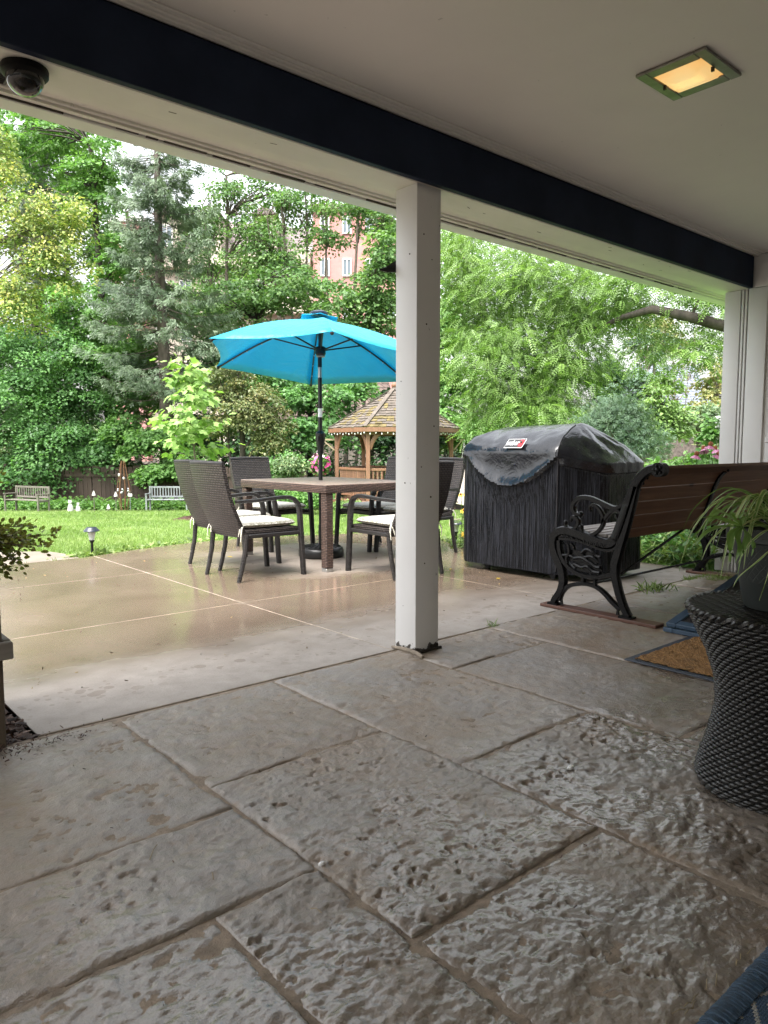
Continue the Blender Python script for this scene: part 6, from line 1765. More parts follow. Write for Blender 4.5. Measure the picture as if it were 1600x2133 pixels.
tree('golden_shrub', 'low yellow green clipped shrub in front of the gazebo railing', 'shrub', 116, [(725, 17.2, 1055, 725, .02, .01)], [(712, 1050, 17.2, 22, 10, 22), (738, 1050, 17.2, 22, 10, 22)], L_LOC, m_bark, T_RHOMB, .055, 120, .16, limb=0, slope=.2)
hz_p = [at(g3.uniform(-900, 2500), g3.uniform(84, 105)) for _ in range(520)]
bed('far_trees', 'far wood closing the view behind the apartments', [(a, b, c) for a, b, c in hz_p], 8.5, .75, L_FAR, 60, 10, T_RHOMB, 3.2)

# ------------------------------------------------------------------ flowers
m_pet = chip_mat('pink_petal', (.55, .05, .24), (.66, .12, .38), (.78, .62, .70))
m_cone = chip_mat('coneflower_petal', (.52, .16, .32), (.62, .25, .42), (.66, .34, .5)); m_eye = simple('cone_centre', (.22, .07, .02), .8, .4, 60)
m_yel = chip_mat('yellow_petal', (.62, .36, .02), (.75, .48, .03), (.75, .55, .08)); m_stem = simple('green_stem', (.06, .14, .025), .6)
def daisy(parent, c, nrm, r, npet, petal, eye, er, droop=.2):
    nrm = np.array(nrm, float); nrm /= np.linalg.norm(nrm); a = np.cross(nrm, [0.3, .2, .9]); a /= np.linalg.norm(a); b = np.cross(nrm, a)
    P = np.tile(np.array(c, float), (npet, 1)); th = np.linspace(0, 2 * PI, npet, endpoint=False)
    F = np.cos(th)[:, None] * a + np.sin(th)[:, None] * b - nrm * droop
    o = link_mesh('flower', leaf_mesh('flower', P - np.array(wloc(parent)), F, np.tile(nrm, (npet, 1)), r, RNG.random(npet), [(-.06, .1, 0), (.06, .1, 0), (.16, .6, 0), (.1, 1, -.05), (-.1, 1, -.05), (-.16, .6, 0)], [(0, 1, 2, 3, 4, 5)]), petal, parent)
    mb = MB(); q = np.array(c) + nrm * er * .2; mb.ball(tuple(q), er, 8); mb.build('flower_eye', eye, o, world=True)
def flower_plant(name, label, base, heads, leafm, seed, **kw):
    g = np.random.default_rng(seed); o = thing(name, label, 'flower', base, 0, kw.get('group'))
    mb = MB(); P = []; F = []
    for h in heads:
        b = np.array(base) + g.normal(size=3) * np.array([.04, .04, 0]); h = np.array(h)
        m_ = (b + h) / 2 + g.normal(size=3) * .02; mb.tube([b, m_, h], [.004, .0035, .003], 5)
        for j in range(kw.get('nl', 7)):
            t = g.uniform(.05, .8); P.append(b * (1 - t) + h * t); F.append(g.normal(size=3) * [1, 1, .4])
        daisy(o, h, kw.get('face', (-FX * .5, -FY * .5, .8)) + g.normal(size=3) * .2, kw['r'], kw['np'], kw['pet'], kw['eye'], kw['er'], kw.get('droop', .2))
    mb.build('stem', m_stem, o, world=True)
    P = np.array(P); link_mesh('leaves', leaf_mesh('leaves', P - np.array(base), np.array(F), g.normal(size=(len(P), 3)) * .3 + [0, 0, 1], g.uniform(.06, .13, len(P)), g.random(len(P)), *T_OVAL), leafm, o)
    return o
for u, s, hd, lb in ((972, 8.1, [(975, 1027), (967, 1062), (981, 1050)], 'yellow daisy clump with three open heads left of the grill cover'), (962, 7.7, [(961, 1029), (970, 1112)], 'small yellow daisy plant beside the right hand wicker chair')):
    flower_plant('yellow_daisy', lb, at(u, s, -.01), [W(a, b, s) for a, b in hd], m_grass, int(u), r=.045, np=9, pet=m_yel, eye=m_eye, er=.012, group='yellow daisies between the wicker chairs and the grill')
cb = (6.42, 3.02, -.02)
flower_plant('coneflower', 'pink coneflowers with orange cones rising beside the house wall', cb, [W(a, b, 6.35 + c) for a, b, c in ((1480, 926, .0), (1466, 934, .1), (1452, 946, -.1), (1498, 946, .0), (1490, 934, .3), (1505, 936, .2))], L_MAPLE2, 3, r=.060, np=14, pet=m_cone, eye=m_eye, er=.022, droop=.75, nl=12, face=(-.1, -.1, 1))
tree('hydrangea_bush', 'green bush with a white flower head beside the house wall above the bench', 'shrub', 121, [(1490, 7.6, 960, 1490, .015, .006)], [(1490, 895, 7.6, 22, 28, 16), (1400, 975, 7.4, 60, 22, 26), (1480, 965, 7.2, 45, 30, 22), (1450, 960, 7.8, 50, 20, 14)], L_MAPLE2, m_bark, T_OVAL, .075, 22, .12, limb=.6, limb_r=.004)
hb = [o for o in bpy.data.objects if o.name.startswith('hydrangea_bush')][0]
g5 = np.random.default_rng(2); c = W(1494, 880, 7.5); n = 90
d = g5.normal(size=(n, 3)) * np.array([.018, .018, .045])
link_mesh('flower_head', leaf_mesh('flower_head', c + d - np.array(wloc(hb)), g5.normal(size=(n, 3)), g5.normal(size=(n, 3)), .022, g5.random(n), *T_RHOMB), m_bw, hb)

# ------------------------------------------------------------------ fence, garden benches, ornaments
m_fence = wood('fence_board', (.050, .034, .026), (.115, .082, .064), axis=2, grain=22, rough=.85, knots=.2)
f0 = at(-140, 25.0); f1 = at(640, 24.6)
fen = thing('board_fence', 'dark brown upright board fence half hidden by the maples', 'fence', f0)
fd = Vector((f1[0] - f0[0], f1[1] - f0[1], 0)); FL = fd.length; fd.normalize(); frz = math.atan2(fd.y, fd.x)
fen.rotation_euler = (0, 0, frz)
mb = MB(); mb.box((0, 0, .72), (.145, .022, 1.5)); b0 = mb.build('fence_board', m_fence, fen, bevel=.004); me0 = b0.data
nb = int(FL / .155)
for k in range(nb):
    o = b0 if k == 0 else link_mesh('fence_board', me0, None, fen)
    o.location = (.08 + k * .155, RNG.uniform(-.004, .004), RNG.uniform(-.05, .03)); o.rotation_euler = (0, RNG.uniform(-.012, .012), 0)
for z in (.28, 1.12):
    mb = MB(); mb.box2((0, -.055, z), (FL, -.0125, z + .09)); mb.build('fence_rail', m_fence, fen, bevel=.004)
for k in range(int(FL / 2.4) + 1):
    mb = MB(); mb.box((k * 2.4 + .05, .058, .75), (.1, .09, 1.6)); mb.build('fence_post', m_fence, fen, bevel=.004)

def garden_bench(label, u, s, L, turn, m_a, m_b):
    x, y, z = at(u, s); o = thing('garden_bench', label, 'bench', (x, y, z), YAW - PI / 2 + turn, 'garden benches at the back of the lawn'); o.scale = (1, .93, .88)
    # local: +x right, -y towards the viewer
    def p(nm, a, b, m=m_a, bv=.004):
        mb = MB(); mb.box2(a, b); return mb.build(nm, m, o, bevel=bv)
    for sx in (-1, 1):
        xx = sx * (L / 2 - .03)
        p('leg', (xx - .025, -.24, 0), (xx + .025, -.19, .60)); p('leg', (xx - .025, .16, 0), (xx + .025, .21, .42))
        p('armrest', (xx - .03, -.26, .602), (xx + .03, .18, .63)); p('seat_rail', (xx - .02, -.188, .35), (xx + .02, .158, .40))
    for k in range(6): p('seat_slat', (-L / 2 + .0, -.235 + k * .068, .405), (L / 2, -.235 + k * .068 + .058, .428), m_b)
    def bp(nm, x0, x1, z0, z1, t=.03):
        mb = MB(); mb.box2((x0, .19, z0), (x1, .19 + t, z1)); ob = mb.build(nm, m_a, o, bevel=.004); return ob
    bp('back_post', -L / 2, -L / 2 + .05, .425, .86, .04); bp('back_post', L / 2 - .05, L / 2, .425, .86, .04)
    bp('back_rail', -L / 2 + .051, L / 2 - .051, .80, .86); bp('back_rail', -L / 2 + .051, L / 2 - .051, .47, .53)
    for k in range(14):
        a = -L / 2 + .09 + k * (L - .18) / 13; bp('back_slat', a - .017, a + .017, .531, .799, .018)
    return o
m_gb = simple('grey_bench_paint', (.17, .185, .19), .55, .15, 8, .1); m_gb2 = simple('dark_bench_iron', (.035, .05, .045), .5)
m_gw = wood('old_bench_wood', (.11, .10, .08), (.20, .185, .155), axis=0, grain=30)
garden_bench('grey slatted garden bench against the board fence', 348, 22.3, 1.28, 0.0, m_gb, m_gb)
garden_bench('weathered brown garden bench under the dark maple, behind the planter shrub', 52, 21.4, 1.40, -.42, m_gw, m_gw)
m_stat = simple('statue_plaster', (.46, .45, .43), .7, .25, 20)
def cat(label, u, s, sc_, turn):
    x, y, z = at(u, s); o = thing('garden_statue', label, 'statue', (x, y, z + .05), turn, 'white cat statues in the flower bed')
    mb = MB(); mb.lathe([(.07 * sc_, 0), (.085 * sc_, .05 * sc_), (.065 * sc_, .14 * sc_), (.04 * sc_, .21 * sc_)], n=12); mb.ball((.015 * sc_, 0, .25 * sc_), .05 * sc_, 10)
    for sg in (-1, 1): mb.tube([(.015 * sc_, sg * .03 * sc_, .28 * sc_), (.015 * sc_, sg * .036 * sc_, .33 * sc_)], [.018 * sc_, .002], 6)
    mb.tube([(.05 * sc_, .03 * sc_, .14 * sc_), (.07 * sc_, .03 * sc_, .01)], [.022 * sc_, .02 * sc_], 8); mb.tube([(.05 * sc_, -.03 * sc_, .14 * sc_), (.07 * sc_, -.03 * sc_, .01)], [.022 * sc_, .02 * sc_], 8)
    mb.tube([(-.07 * sc_, 0, .03), (-.11 * sc_, .05 * sc_, .03), (-.09 * sc_, .10 * sc_, .05)], [.02 * sc_, .018 * sc_, .008 * sc_], 7)
    mb.build('statue_body', m_stat, o, smooth=60)
cat('larger white cat statue, nearer the brown garden bench', 142, 20.6, 1.0, -2.2); cat('smaller white cat statue just right of the larger one', 158, 20.6, .8, -1.4)
for i, (u, v, lb) in enumerate(((192, 1030, 'white topped garden stake left of the rusty obelisk'), (238, 1032, 'white topped garden stake right at the foot of the rusty obelisk'), (222, 1058, 'short white topped garden stake at the lawn edge'))):
    x, y, z = at(u, 21.5); o = thing('garden_stake', lb, 'ornament', (x, y, z), 0, 'white garden stakes in the flower bed'); h = zat(v, 21.5) - z
    mb = MB(); mb.tube([(0, 0, -.02), (0, 0, h)], .012, 7); mb.build('stake', m_gw, o); mb = MB(); mb.lathe([(.055, h - .02), (.045, h + .03), (.015, h + .10), (.004, h + .12)], n=12); mb.build('cap', m_stat, o, smooth=60)
x, y, z = at(268, 22.2); pm = thing('plant_marker', 'small white sign plate on a stake left of the grey bench', 'sign', (x, y, z), YAW - PI / 2)
mb = MB(); mb.tube([(0, 0, -.02), (0, 0, .46)], .010, 6); mb.build('stake', m_gb, pm); mb = MB(); mb.box((0, -.012, .50), (.13, .012, .08)); mb.build('plate', m_bw, pm, bevel=.003)
x, y, z = at(255, 22.6); ob = thing('garden_obelisk', 'rusty wire obelisk hung with silver and white baubles before the fence', 'ornament', (x, y, z))
m_rust = simple('rust', (.14, .065, .03), .85, .4, 20); m_silver = simple('silver_bauble', (.55, .57, .60), .15, .1, metal=.9)
for k in range(7):
    a = k * 2 * PI / 7; r = .20
    mb = MB(); mb.tube([(r * .5 * math.cos(a), r * .5 * math.sin(a), 0), (r * math.cos(a), r * math.sin(a), .62), (r * .7 * math.cos(a), r * .7 * math.sin(a), 1.05), (.05 * math.cos(a), .05 * math.sin(a), 1.55)], .010, 6); mb.build('rod', m_rust, ob)
for k in range(9):
    a = k * 1.3; mb = MB(); mb.ball((.17 * math.cos(a), .17 * math.sin(a), .58 + .05 * (k % 3)), .034, 10); mb.build('bauble', m_silver if k % 3 else m_stat, ob)
for dx, zz in ((-.09, 1.12), (.05, 1.02)): mb = MB(); mb.ball((RX * dx - FX * .1, RY * dx - FY * .1, zz), .04, 10, sz=1.3); mb.build('white_bauble', m_stat, ob)

# ------------------------------------------------------------------ gazebo
GS = 22.6; GB = at(821.5, GS); GZ = -.55
m_ced = wood('cedar', (.175, .085, .048), (.31, .165, .098), axis=2, grain=26, rough=.6, knots=.15)
m_shk = simple('cedar_shake', (.108, .090, .075), .9, .45, 5, .7, 40, kind='World'); m_moss = simple('mossy_shake', (.125, .098, .040), .95, .5, 6, .7, 40, kind='World')
gz_ = thing('gazebo', 'six sided cedar gazebo with mossy shingle roof behind the table', 'gazebo', (GB[0], GB[1], GZ))
EZ = zat(893, GS); AZ = zat(812, GS)
def gp(deg, r, z):
    a = math.radians(deg); lr = r * math.cos(a); dp = r * math.sin(a)      # deg counted so that 270 is nearest the viewer
    return Vector((GB[0] + lr * RX + dp * FX, GB[1] + lr * RY + dp * FY, z))
ANG = [184 + 60 * k for k in range(6)]
ap = Vector((GB[0], GB[1], AZ))
for k in range(6):
    A_ = gp(ANG[k], 2.0, EZ); B_ = gp(ANG[k] + 60, 2.0, EZ); nrm = (B_ - A_).cross(ap - A_).normalized()
    if nrm.z < 0: nrm = -nrm
    mb = MB(); rowsN = 15
    mb.add([A_ - nrm * .02, B_ - nrm * .02, ap - nrm * .02, A_ - nrm * .05, B_ - nrm * .05, ap - nrm * .05], [(0, 1, 2), (5, 4, 3), (0, 3, 4, 1), (1, 4, 5, 2), (2, 5, 3, 0)])
    for r in range(rowsN):
        t0 = r / rowsN; t1 = min(1, (r + 1.25) / rowsN)
        L0 = A_.lerp(ap, t0); R0 = B_.lerp(ap, t0); w = (R0 - L0).length; m_ = max(1, int(w / .16)); q = 0.0
        while q < 1 - .02:
            d_ = min(1 - q, RNG.uniform(.6, 1.4) / m_); lift = RNG.uniform(.02, .038)
            a = L0.lerp(R0, q + .004); b = L0.lerp(R0, q + d_ - .004); c_ = A_.lerp(ap, t1).lerp(B_.lerp(ap, t1), min(1, q + d_)); e = A_.lerp(ap, t1).lerp(B_.lerp(ap, t1), q)
            down = (A_ - ap).normalized() * RNG.uniform(-.02, .03)
            vs = [a + nrm * lift + down, b + nrm * lift + down, c_, e, a - nrm * .004 + down, b - nrm * .004 + down]
            mb.add(vs, [(0, 1, 2, 3), (4, 5, 1, 0), (0, 3, 4), (1, 5, 2)], mi=1 if RNG.random() < (.28 if r < 9 else .08) else 0)
            q += d_
    o = mb.build('roof_shingles', [m_shk, m_moss], gz_, world=True, smooth=0); tag(o, kind='stuff')
    mb = MB(); mb.bar(A_ + nrm * .03, ap + Vector((0, 0, .05)), .13, .02); mb.build('hip_cap', m_shk, gz_, world=True)
    mb = MB(); mb.bar(A_ + Vector((0, 0, -.07)), B_ + Vector((0, 0, -.07)), .035, .13); mb.build('eaves_board', m_ced, gz_, world=True, bevel=.005)
    P0 = gp(ANG[k], 1.76, GZ); P1 = gp(ANG[k], 1.76, EZ - .02)
    mb = MB(); mb.bar(P0, P1, .12, .12, up=(FX, FY, 0)); mb.build('post', m_ced, gz_, world=True, bevel=.006)
    Q0 = gp(ANG[k] + 60, 1.76, 0)
    for (s0, s1) in ((gp(ANG[k], 1.76, 0), Q0), (gp(ANG[k] + 60, 1.76, 0), gp(ANG[k], 1.76, 0))):
        dd = (Vector((s1.x, s1.y, 0)) - Vector((s0.x, s0.y, 0))).normalized()
        mb = MB(); b0_ = Vector((s0.x, s0.y, EZ - .62)) + dd * .05
        mb.ribbon([b0_, b0_ + dd * .06 + Vector((0, 0, .17)), b0_ + dd * .16 + Vector((0, 0, .34)), b0_ + dd * .33 + Vector((0, 0, .50))], .12, .05, dd.cross(Vector((0, 0, 1)))); mb.build('brace', m_ced, gz_, world=True)
    a3 = gp(ANG[k], 1.76, EZ - .16); b3 = gp(ANG[k] + 60, 1.76, EZ - .16); mb = MB(); mb.bar(a3, b3, .05, .12); mb.build('header', m_ced, gz_, world=True)
    if k != 1 or True:
        for zz, th in ((.92, .07), (.14, .05)):
            a3 = gp(ANG[k], 1.70, GZ + zz); b3 = gp(ANG[k] + 60, 1.70, GZ + zz); mb = MB(); mb.bar(a3, b3, .07, th); mb.build('rail', m_ced, gz_, world=True, bevel=.005)
        for j in range(1, 14):
            c_ = a3.lerp(b3, j / 14); mb = MB(); mb.bar((c_.x, c_.y, GZ + .166), (c_.x, c_.y, GZ + .884), .05, .022, up=(FX, FY, 0)); mb.build('baluster', m_ced, gz_, world=True)
mb = MB(); mb.prism([tuple(gp(a, 1.9, 0))[:2] for a in ANG], GZ - .35, GZ + .0); mb.build('deck', m_ced, gz_, world=True)
mb = MB(); mb.ball(tuple(ap + Vector((0, 0, .1))), .09, 10); mb.build('finial', m_ced, gz_, world=True)
mb = MB()
for k in range(6):
    A_ = gp(ANG[k], 1.99, EZ - .14); B_ = gp(ANG[k] + 60, 1.99, EZ - .14)
    for j in range(12): mb.ball(tuple(A_.lerp(B_, j / 12) - Vector((0, 0, .02 + .03 * (j % 2)))), .018, 6, sz=1.6)
tag(mb.build('string_lights', m_bw, gz_, world=True), kind='stuff')
# brackets and baskets on the gazebo
m_pine = simple('pine_bracket', (.34, .28, .18), .7, .2)
def bracket(label, deg, out):
    p0 = gp(deg, 1.84, EZ - .34); e = p0 + Vector((RX, RY, 0)) * out - Vector((FX, FY, 0)) * .2
    o = thing('hanging_bracket', label, 'bracket', tuple(p0), 0, 'wooden brackets on the gazebo posts')
    mb = MB(); mb.bar(p0, e, .03, .05); mb.build('arm', m_pine, o, world=True); mb = MB(); mb.bar(p0 - Vector((0, 0, .32)), p0.lerp(e, .75) - Vector((0, 0, .03)), .025, .04); mb.build('strut', m_pine, o, world=True); return e
e1 = bracket('wooden hanging bracket above the pink flower basket', 184, -.42); e2 = bracket('wooden hanging bracket on the gazebo post right of the porch post', 364, .30)
def basket(label, e, drop, r, pink):
    o = thing('flower_basket', label, 'hanging basket', (e.x, e.y, e.z - drop - r)); c = np.array([e.x, e.y, e.z - drop - r]); g = np.random.default_rng(5 if pink else 6)
    mb = MB(); mb.lathe([(r * .3, -.9 * r), (r * .62, -.6 * r), (r * .72, -.2 * r)], n=16); mb.build('basket', m_barkd, o)
    mb = MB()
    for a in (0, 2.1, 4.2): mb.tube([(r * .7 * math.cos(a), r * .7 * math.sin(a), -.2 * r), (0, 0, drop + r)], .006, 4)
    mb.build('hanger', m_bw, o)
    n = 620; d = g.normal(size=(n, 3)); d /= np.linalg.norm(d, axis=1, keepdims=True); P = d * r * g.uniform(.6, 1.05, n)[:, None]
    link_mesh('foliage', leaf_mesh('foliage', P, d + g.normal(size=(n, 3)) * .6, d + g.normal(size=(n, 3)) * .5, .08, g.random(n), *T_OVAL), L_MAPLE2, o)
    n = 120; d = g.normal(size=(n, 3)); d /= np.linalg.norm(d, axis=1, keepdims=True); P = d * r * g.uniform(.92, 1.15, n)[:, None]
    hexf = ([(0, 0, 0)] + [(.5 * math.cos(k * PI / 3), .5 * math.sin(k * PI / 3), .16) for k in range(6)], [(0, 1 + k, 1 + (k + 1) % 6) for k in range(6)])
    if pink: link_mesh('flowers', leaf_mesh('flowers', P, np.cross(d, [0.1, .2, 1]), d, g.uniform(.07, .12, n), (g.random(n) * 1.0) ** 1.3, *hexf), m_pet, o)
basket('hanging basket overflowing with magenta and white petunias left of the gazebo', e1, .46, .31, True)
basket('plain hanging basket on the far side of the gazebo by the grill', e2, 1.0, .22, False)
wr_c = gp(184, 1.9, EZ - .62) + Vector((RX, RY, 0)) * -.12
wr = thing('twig_wreath', 'round grey twig wreath hanging behind the umbrella pole', 'wreath', tuple(wr_c)); mb = MB()
for q in range(3): mb.tube([tuple(Vector((RX * (.15 + .012 * math.sin(5 * a + q * 2)) * math.cos(a), RY * .15 * math.cos(a), (.15 + .012 * math.cos(6 * a + q)) * math.sin(a)))) for a in np.linspace(0, 2 * PI, 24)[:-1]], .018, 5, closed=True)
mb.build('twigs', m_bark, wr)
# sling chair beyond the grill
x, y, z = at(985, 12.2); lc = thing('sling_chair', 'taupe sling patio chair on the lawn beyond the grill', 'chair', (x, y, z), YAW - PI / 2 + .25)
m_sling = simple('taupe_sling', (.27, .235, .205), .7, .12, 30, .2, 120); m_tube = simple('beige_tube', (.42, .37, .29), .4, .1)
mb = MB(); mb.grid([[(-.27 + .54 * i / 6, .02 + .3 * max(0, j - 4) / 6 - .5 * max(0, 4 - j) / 4 * .9, .44 - .03 * math.sin(j) + .0 + max(0, j - 4) * .085) for j in range(11)] for i in range(7)])
o = mb.build('sling', m_sling, lc); sm = o.modifiers.new('t', 'SOLIDIFY'); sm.thickness = .006
for sx in (-1, 1):
    mb = MB(); mb.tube([(sx * .29, -.46, 0), (sx * .29, -.42, .40), (sx * .31, -.40, .60), (sx * .31, -.30, .64), (sx * .31, .02, .62), (sx * .29, .16, .50), (sx * .29, .30, .0)], .014, 8); mb.build('side_frame', m_tube, lc)
    mb = MB(); mb.tube([(sx * .28, -.43, .42), (sx * .28, .02, .42), (sx * .28, .34, 1.0)], .013, 8); mb.build('sling_rail', m_tube, lc)
mb = MB(); mb.tube([(-.29, .28, .12), (.29, .28, .12)], .012, 8); mb.tube([(-.28, .345, 1.0), (.28, .345, 1.0)], .013, 8); mb.build('cross_bar', m_tube, lc)

# ------------------------------------------------------------------ buildings and cars beyond
m_pink = simple('pink_stucco', (.40, .205, .185), .85, .1, 3, .2, 40, kind='World'); m_cream = simple('cream_stucco', (.44, .385, .32), .85, .1, 3, kind='World')
m_trim = simple('white_trim', (.68, .66, .64), .6, .05)
m_glass, nt, p = new_mat('window_glass'); p.inputs['Base Color'].default_value = (.10, .13, .15, 1); p.inputs['Roughness'].default_value = .08; p.inputs['Specular IOR Level'].default_value = .8
def course_mat(name, a, b, row=.28, col=.5):
    m, nt, p = new_mat(name); sx = nt.nodes.new('ShaderNodeSeparateXYZ'); nt.links.new(coords(nt, 'Object'), sx.inputs[0]); cx = nt.nodes.new('ShaderNodeCombineXYZ')
    nt.links.new(math_n(nt, 'ADD', sx.outputs['X'], sx.outputs['Y']), cx.inputs[0]); nt.links.new(sx.outputs['Z'], cx.inputs[1])
    br = nt.nodes.new('ShaderNodeTexBrick'); nt.links.new(cx.outputs[0], br.inputs['Vector']); br.inputs['Scale'].default_value = 1; br.inputs['Brick Width'].default_value = col; br.inputs['Row Height'].default_value = row; br.inputs['Mortar Size'].default_value = row * .12
    br.inputs['Color1'].default_value = (*a, 1); br.inputs['Color2'].default_value = (*b, 1); br.inputs['Mortar'].default_value = (*[q * .4 for q in a], 1)
    nt.links.new(br.outputs['Color'], p.inputs['Base Color']); p.inputs['Roughness'].default_value = .9; bump(nt, p, math_n(nt, 'SUBTRACT', 1, br.outputs['Fac']), .5, .05); return m
m_mauve = course_mat('mauve_shingle', (.155, .125, .125), (.205, .165, .160)); m_brown = course_mat('brown_shingle', (.19, .135, .115), (.25, .18, .155), .22, .35)
BS = 58.0
bo = at(500, BS); apt = thing('apartment_building', 'pink and cream apartment block with mauve mansard roof behind the trees', 'building', (bo[0], bo[1], bo[2] - 1), YAW - PI / 2)
def bx_(nm, u0, u1, v0, v1, d0, d1, m, parent=apt):      # a block of the building: bearings, heights and depth from its front
    k = BS / 1530.0 * .996
    z0, z1 = zat(v1, BS) - (bo[2] - 1), zat(v0, BS) - (bo[2] - 1)
    mb = MB(); mb.box2(((u0 - 500) * k, d0, z0), ((u1 - 500) * k, d1, z1)); return mb.build(nm, m, parent)
bx_('pink_wall', 255, 318, 490, 960, -1.2, 8, m_pink); bx_('cream_wall', 318.5, 655, 578, 960, 0, 12, m_cream); bx_('pink_wall', 662, 840, 478, 960, -2.5, 9, m_pink)
bx_('cream_band', 322, 652, 546, 574, -.9, -.01, m_cream); bx_('cream_band', 322, 652, 640, 664, -.9, -.01, m_cream); bx_('cream_wall', 600, 661, 530, 577, .2, 8, m_cream)
bx_('parapet', 250, 323, 480, 489, -1.4, 8.2, m_trim); bx_('parapet', 657, 845, 468, 477, -2.8, 9.2, m_mauve)
k = BS / 1530.0 * .996
def zb(v): return zat(v, BS) - (bo[2] - 1)
mb = MB(); x0, x1 = (314 - 500) * k, (656 - 500) * k
mb.add([(x0, -.6, zb(545)), (x1, -.6, zb(545)), (x1, 4.5, zb(462)), (x0, 4.5, zb(432)), (x0, 12, zb(545)), (x1, 12, zb(545)), (x1, 8, zb(462)), (x0, 8, zb(432))], [(0, 1, 2, 3), (4, 7, 6, 5), (0, 3, 7, 4), (1, 5, 6, 2), (3, 2, 6, 7), (0, 4, 5, 1)])
mb.build('mansard_roof', m_mauve, apt, smooth=0)
def window(u, v, wpx, hpx, d, nm='window'):
    mb = MB(); w, h = wpx * k, hpx * k; x, z = (u - 500) * k, zb(v)
    for a, b in (((x - w / 2, d - .1, z - h / 2), (x - w / 2 + .09, d, z + h / 2)), ((x + w / 2 - .09, d - .1, z - h / 2), (x + w / 2, d, z + h / 2)), ((x - w / 2 + .091, d - .1, z + h / 2 - .09), (x + w / 2 - .091, d, z + h / 2)), ((x - w / 2 + .091, d - .1, z - h / 2), (x + w / 2 - .091, d, z - h / 2 + .09)), ((x - .035, d - .09, z - h / 2 + .091), (x + .035, d - .005, z + h / 2 - .091))): mb.box2(a, b)
    f = mb.build(nm, m_trim, apt, smooth=0); mb = MB(); mb.box2((x - w / 2 + .05, d - .05, z - h / 2 + .05), (x + w / 2 - .05, d - .012, z + h / 2 - .05)); mb.build('pane', m_glass, f, smooth=0)
for u in (685, 728, 772, 815):
    for v in (505, 585, 665, 745): window(u, v, 18, 34, -2.505)
for v in (520, 600, 680): window(286, v, 20, 34, -1.205)
for u in (345, 395, 445, 495, 545, 595, 635):
    for v in (612, 700, 780): window(u, v, 26, 36, -.012)
for u in (362, 448, 560):          # dormers
    d = bx_('dormer', u - 22, u + 22, 470, 540, -.35, 4, m_cream); window(u, 510, 24, 44, -.36)
    mb = MB(); xx = (u - 500) * k; hw = 27 * k
    mb.add([(xx - hw, -.8, zb(470)), (xx + hw, -.8, zb(470)), (xx, -.8, zb(454)), (xx - hw, 5, zb(470)), (xx + hw, 5, zb(470)), (xx, 5, zb(454))], [(0, 1, 2), (5, 4, 3), (0, 2, 5, 3), (1, 4, 5, 2), (0, 3, 4, 1)]); mb.build('dormer_roof', m_mauve, apt, smooth=0)
for j in range(10):
    xx = (642 - 500) * k + j * .085 * 1.0; mb = MB(); mb.box2((xx - .015, -.4, zb(560)), (xx + .015, -.37, zb(536))); mb.build('balcony_bar', m_trim, apt, smooth=0)
mb = MB(); mb.box2(((640 - 500) * k, -.42, zb(535)), ((662 - 500) * k, -.35, zb(533))); mb.build('balcony_rail', m_trim, apt, smooth=0)
# low house behind the gazebo
hx = at(700, 36); hs = thing('low_house', 'low brown shingled house glimpsed between the umbrella and the gazebo roof', 'house', hx, YAW - PI / 2 - .1)
mb = MB(); mb.box2((-5, 0, 0), (2.4, 6, 3.2)); mb.build('house_wall', m_cream, hs)
mb = MB(); mb.add([(-5.4, -.5, 3.0), (2.9, -.5, 3.0), (2.3, 3, 5.6), (-5.0, 3, 5.6), (-5.4, 6.5, 3.0), (2.9, 6.5, 3.0)], [(0, 1, 2, 3), (3, 2, 5, 4), (0, 3, 4), (1, 5, 2), (0, 4, 5, 1)]); mb.build('house_roof', m_brown, hs, smooth=0)
fx_ = at(1430, 70); fh = thing('slate_roof_house', 'far house with blue grey slate roof glimpsed between the far right trees', 'house', fx_, YAW - PI / 2 + .3)
mb = MB(); mb.box2((-3.5, 0, 0), (3.5, 7, 5.4)); mb.build('house_wall', m_shk, fh)
m_slate = course_mat('slate_shingle', (.16, .18, .225), (.20, .225, .27))
mb = MB(); mb.add([(-3.9, -.5, 5.3), (3.9, -.5, 5.3), (3.5, 3.5, 10.2), (-3.5, 3.5, 10.2), (-3.9, 7.5, 5.3), (3.9, 7.5, 5.3)], [(0, 1, 2, 3), (3, 2, 5, 4), (0, 3, 4), (1, 5, 2), (0, 4, 5, 1)]); mb.build('house_roof', m_slate, fh, smooth=0)
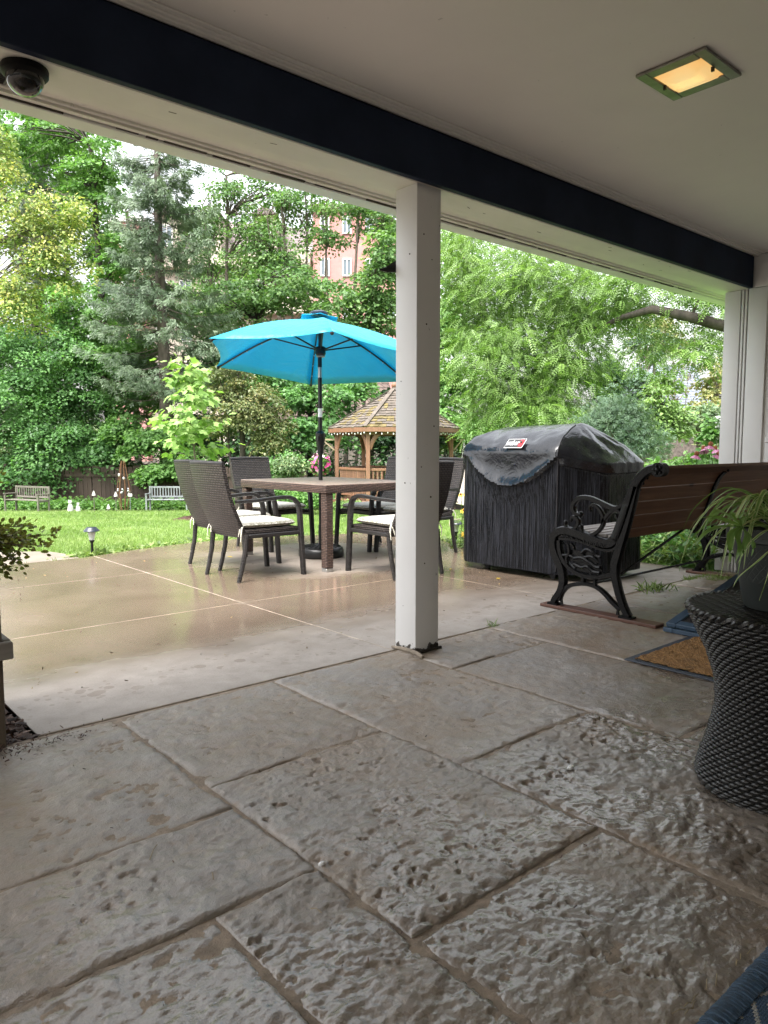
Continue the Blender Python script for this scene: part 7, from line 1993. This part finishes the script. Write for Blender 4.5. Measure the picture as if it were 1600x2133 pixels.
# parked cars and a bin beyond the fence gap
m_carp = simple('silver_car_paint', (.42, .43, .44), .25, .05, 2, metal=.5, coat=.6); m_tyre = simple('tyre', (.012, .012, .012), .8); m_hub = simple('wheel_rim', (.4, .4, .4), .3, .1, metal=.8)
def car(label, u, s, turn):
    x, y, z = at(u, s); o = thing('parked_car', label, 'car', (x, y, z + .0), YAW - PI / 2 + turn, 'cars parked beyond the garden')
    prof = [(-2.1, .35), (-2.15, .75), (-2.0, .98), (-1.2, 1.05), (-.6, 1.45), (.9, 1.5), (1.75, 1.05), (2.1, .95), (2.15, .45), (2.05, .33)]
    mb = MB(); n = len(prof); vs = []
    for yy, sq in ((-.86, 1), (-.80, 0), (.80, 0), (.86, 1)):
        for a, b in prof: vs.append((a, yy if b < 1.1 else yy * .84, b))
    fs = [tuple(range(n)), tuple(range(4 * n - 1, 3 * n - 1, -1))] + [(i * n + j, i * n + (j + 1) % n, (i + 1) * n + (j + 1) % n, (i + 1) * n + j) for i in range(3) for j in range(n)]
    mb.add(vs, fs); mb.build('body', m_carp, o, bevel=.03, seg=2)
    for sg in (-1, 1):
        mb = MB(); mb.prism([(-1.05, 1.06), (-.55, 1.40), (.15, 1.42), (.15, 1.06)], 0, .02); w_ = mb.build('window', m_glass, o); w_.data.transform(Matrix(((1, 0, 0, 0), (0, 0, 1, sg * .80), (0, 1, 0, 0), (0, 0, 0, 1))))
        mb = MB(); mb.prism([(.2, 1.06), (.2, 1.42), (.85, 1.43), (1.5, 1.06)], 0, .02); w_ = mb.build('window', m_glass, o); w_.data.transform(Matrix(((1, 0, 0, 0), (0, 0, 1, sg * .80), (0, 1, 0, 0), (0, 0, 0, 1))))
        for xx in (-1.3, 1.3):
            mb = MB(); mb.tube([(xx, sg * .70, .33), (xx, sg * .90, .33)], .33, 20); wh = mb.build('wheel', m_tyre, o); mb = MB(); mb.tube([(xx, sg * .902, .33), (xx, sg * .915, .33)], .20, 16); mb.build('rim', m_hub, wh)
    for sg in (-1, 1): mb = MB(); mb.box((-2.12, sg * .62, .75), (.1, .3, .14)); mb.build('headlight', m_bw, o, bevel=.02)
    return o
car('silver car glimpsed behind the blue bin, its wheel beside the left wicker chairs', 490, 36, .25)
car('grey car glimpsed between the shrubs left of the umbrella pole', 655, 33, -.5)
x, y, z = at(425, 32); bn = thing('recycling_bin', 'blue recycling bin glimpsed under the sapling leaves', 'bin', (x, y, z), YAW - PI / 2 + .1)
m_bin = simple('blue_plastic', (.012, .06, .28), .4, .15)
mb = MB(); mb.add([(-.42, -.36, .12), (.42, -.36, .12), (.42, .36, .12), (-.42, .36, .12), (-.5, -.42, 1.05), (.5, -.42, 1.05), (.5, .42, 1.05), (-.5, .42, 1.05)], [(0, 1, 2, 3), (4, 5, 6, 7), (0, 1, 5, 4), (1, 2, 6, 5), (2, 3, 7, 6), (3, 0, 4, 7)]); mb.build('bin_body', m_bin, bn, bevel=.03)
mb = MB(); mb.box((0, 0, 1.10), (1.08, .92, .08)); mb.build('bin_lid', m_bin, bn, bevel=.02)
for sx in (-1, 1): mb = MB(); mb.tube([(sx * .4, .3, .12), (sx * .46, .3, .12)], .12, 12); mb.build('bin_wheel', m_tyre, bn)
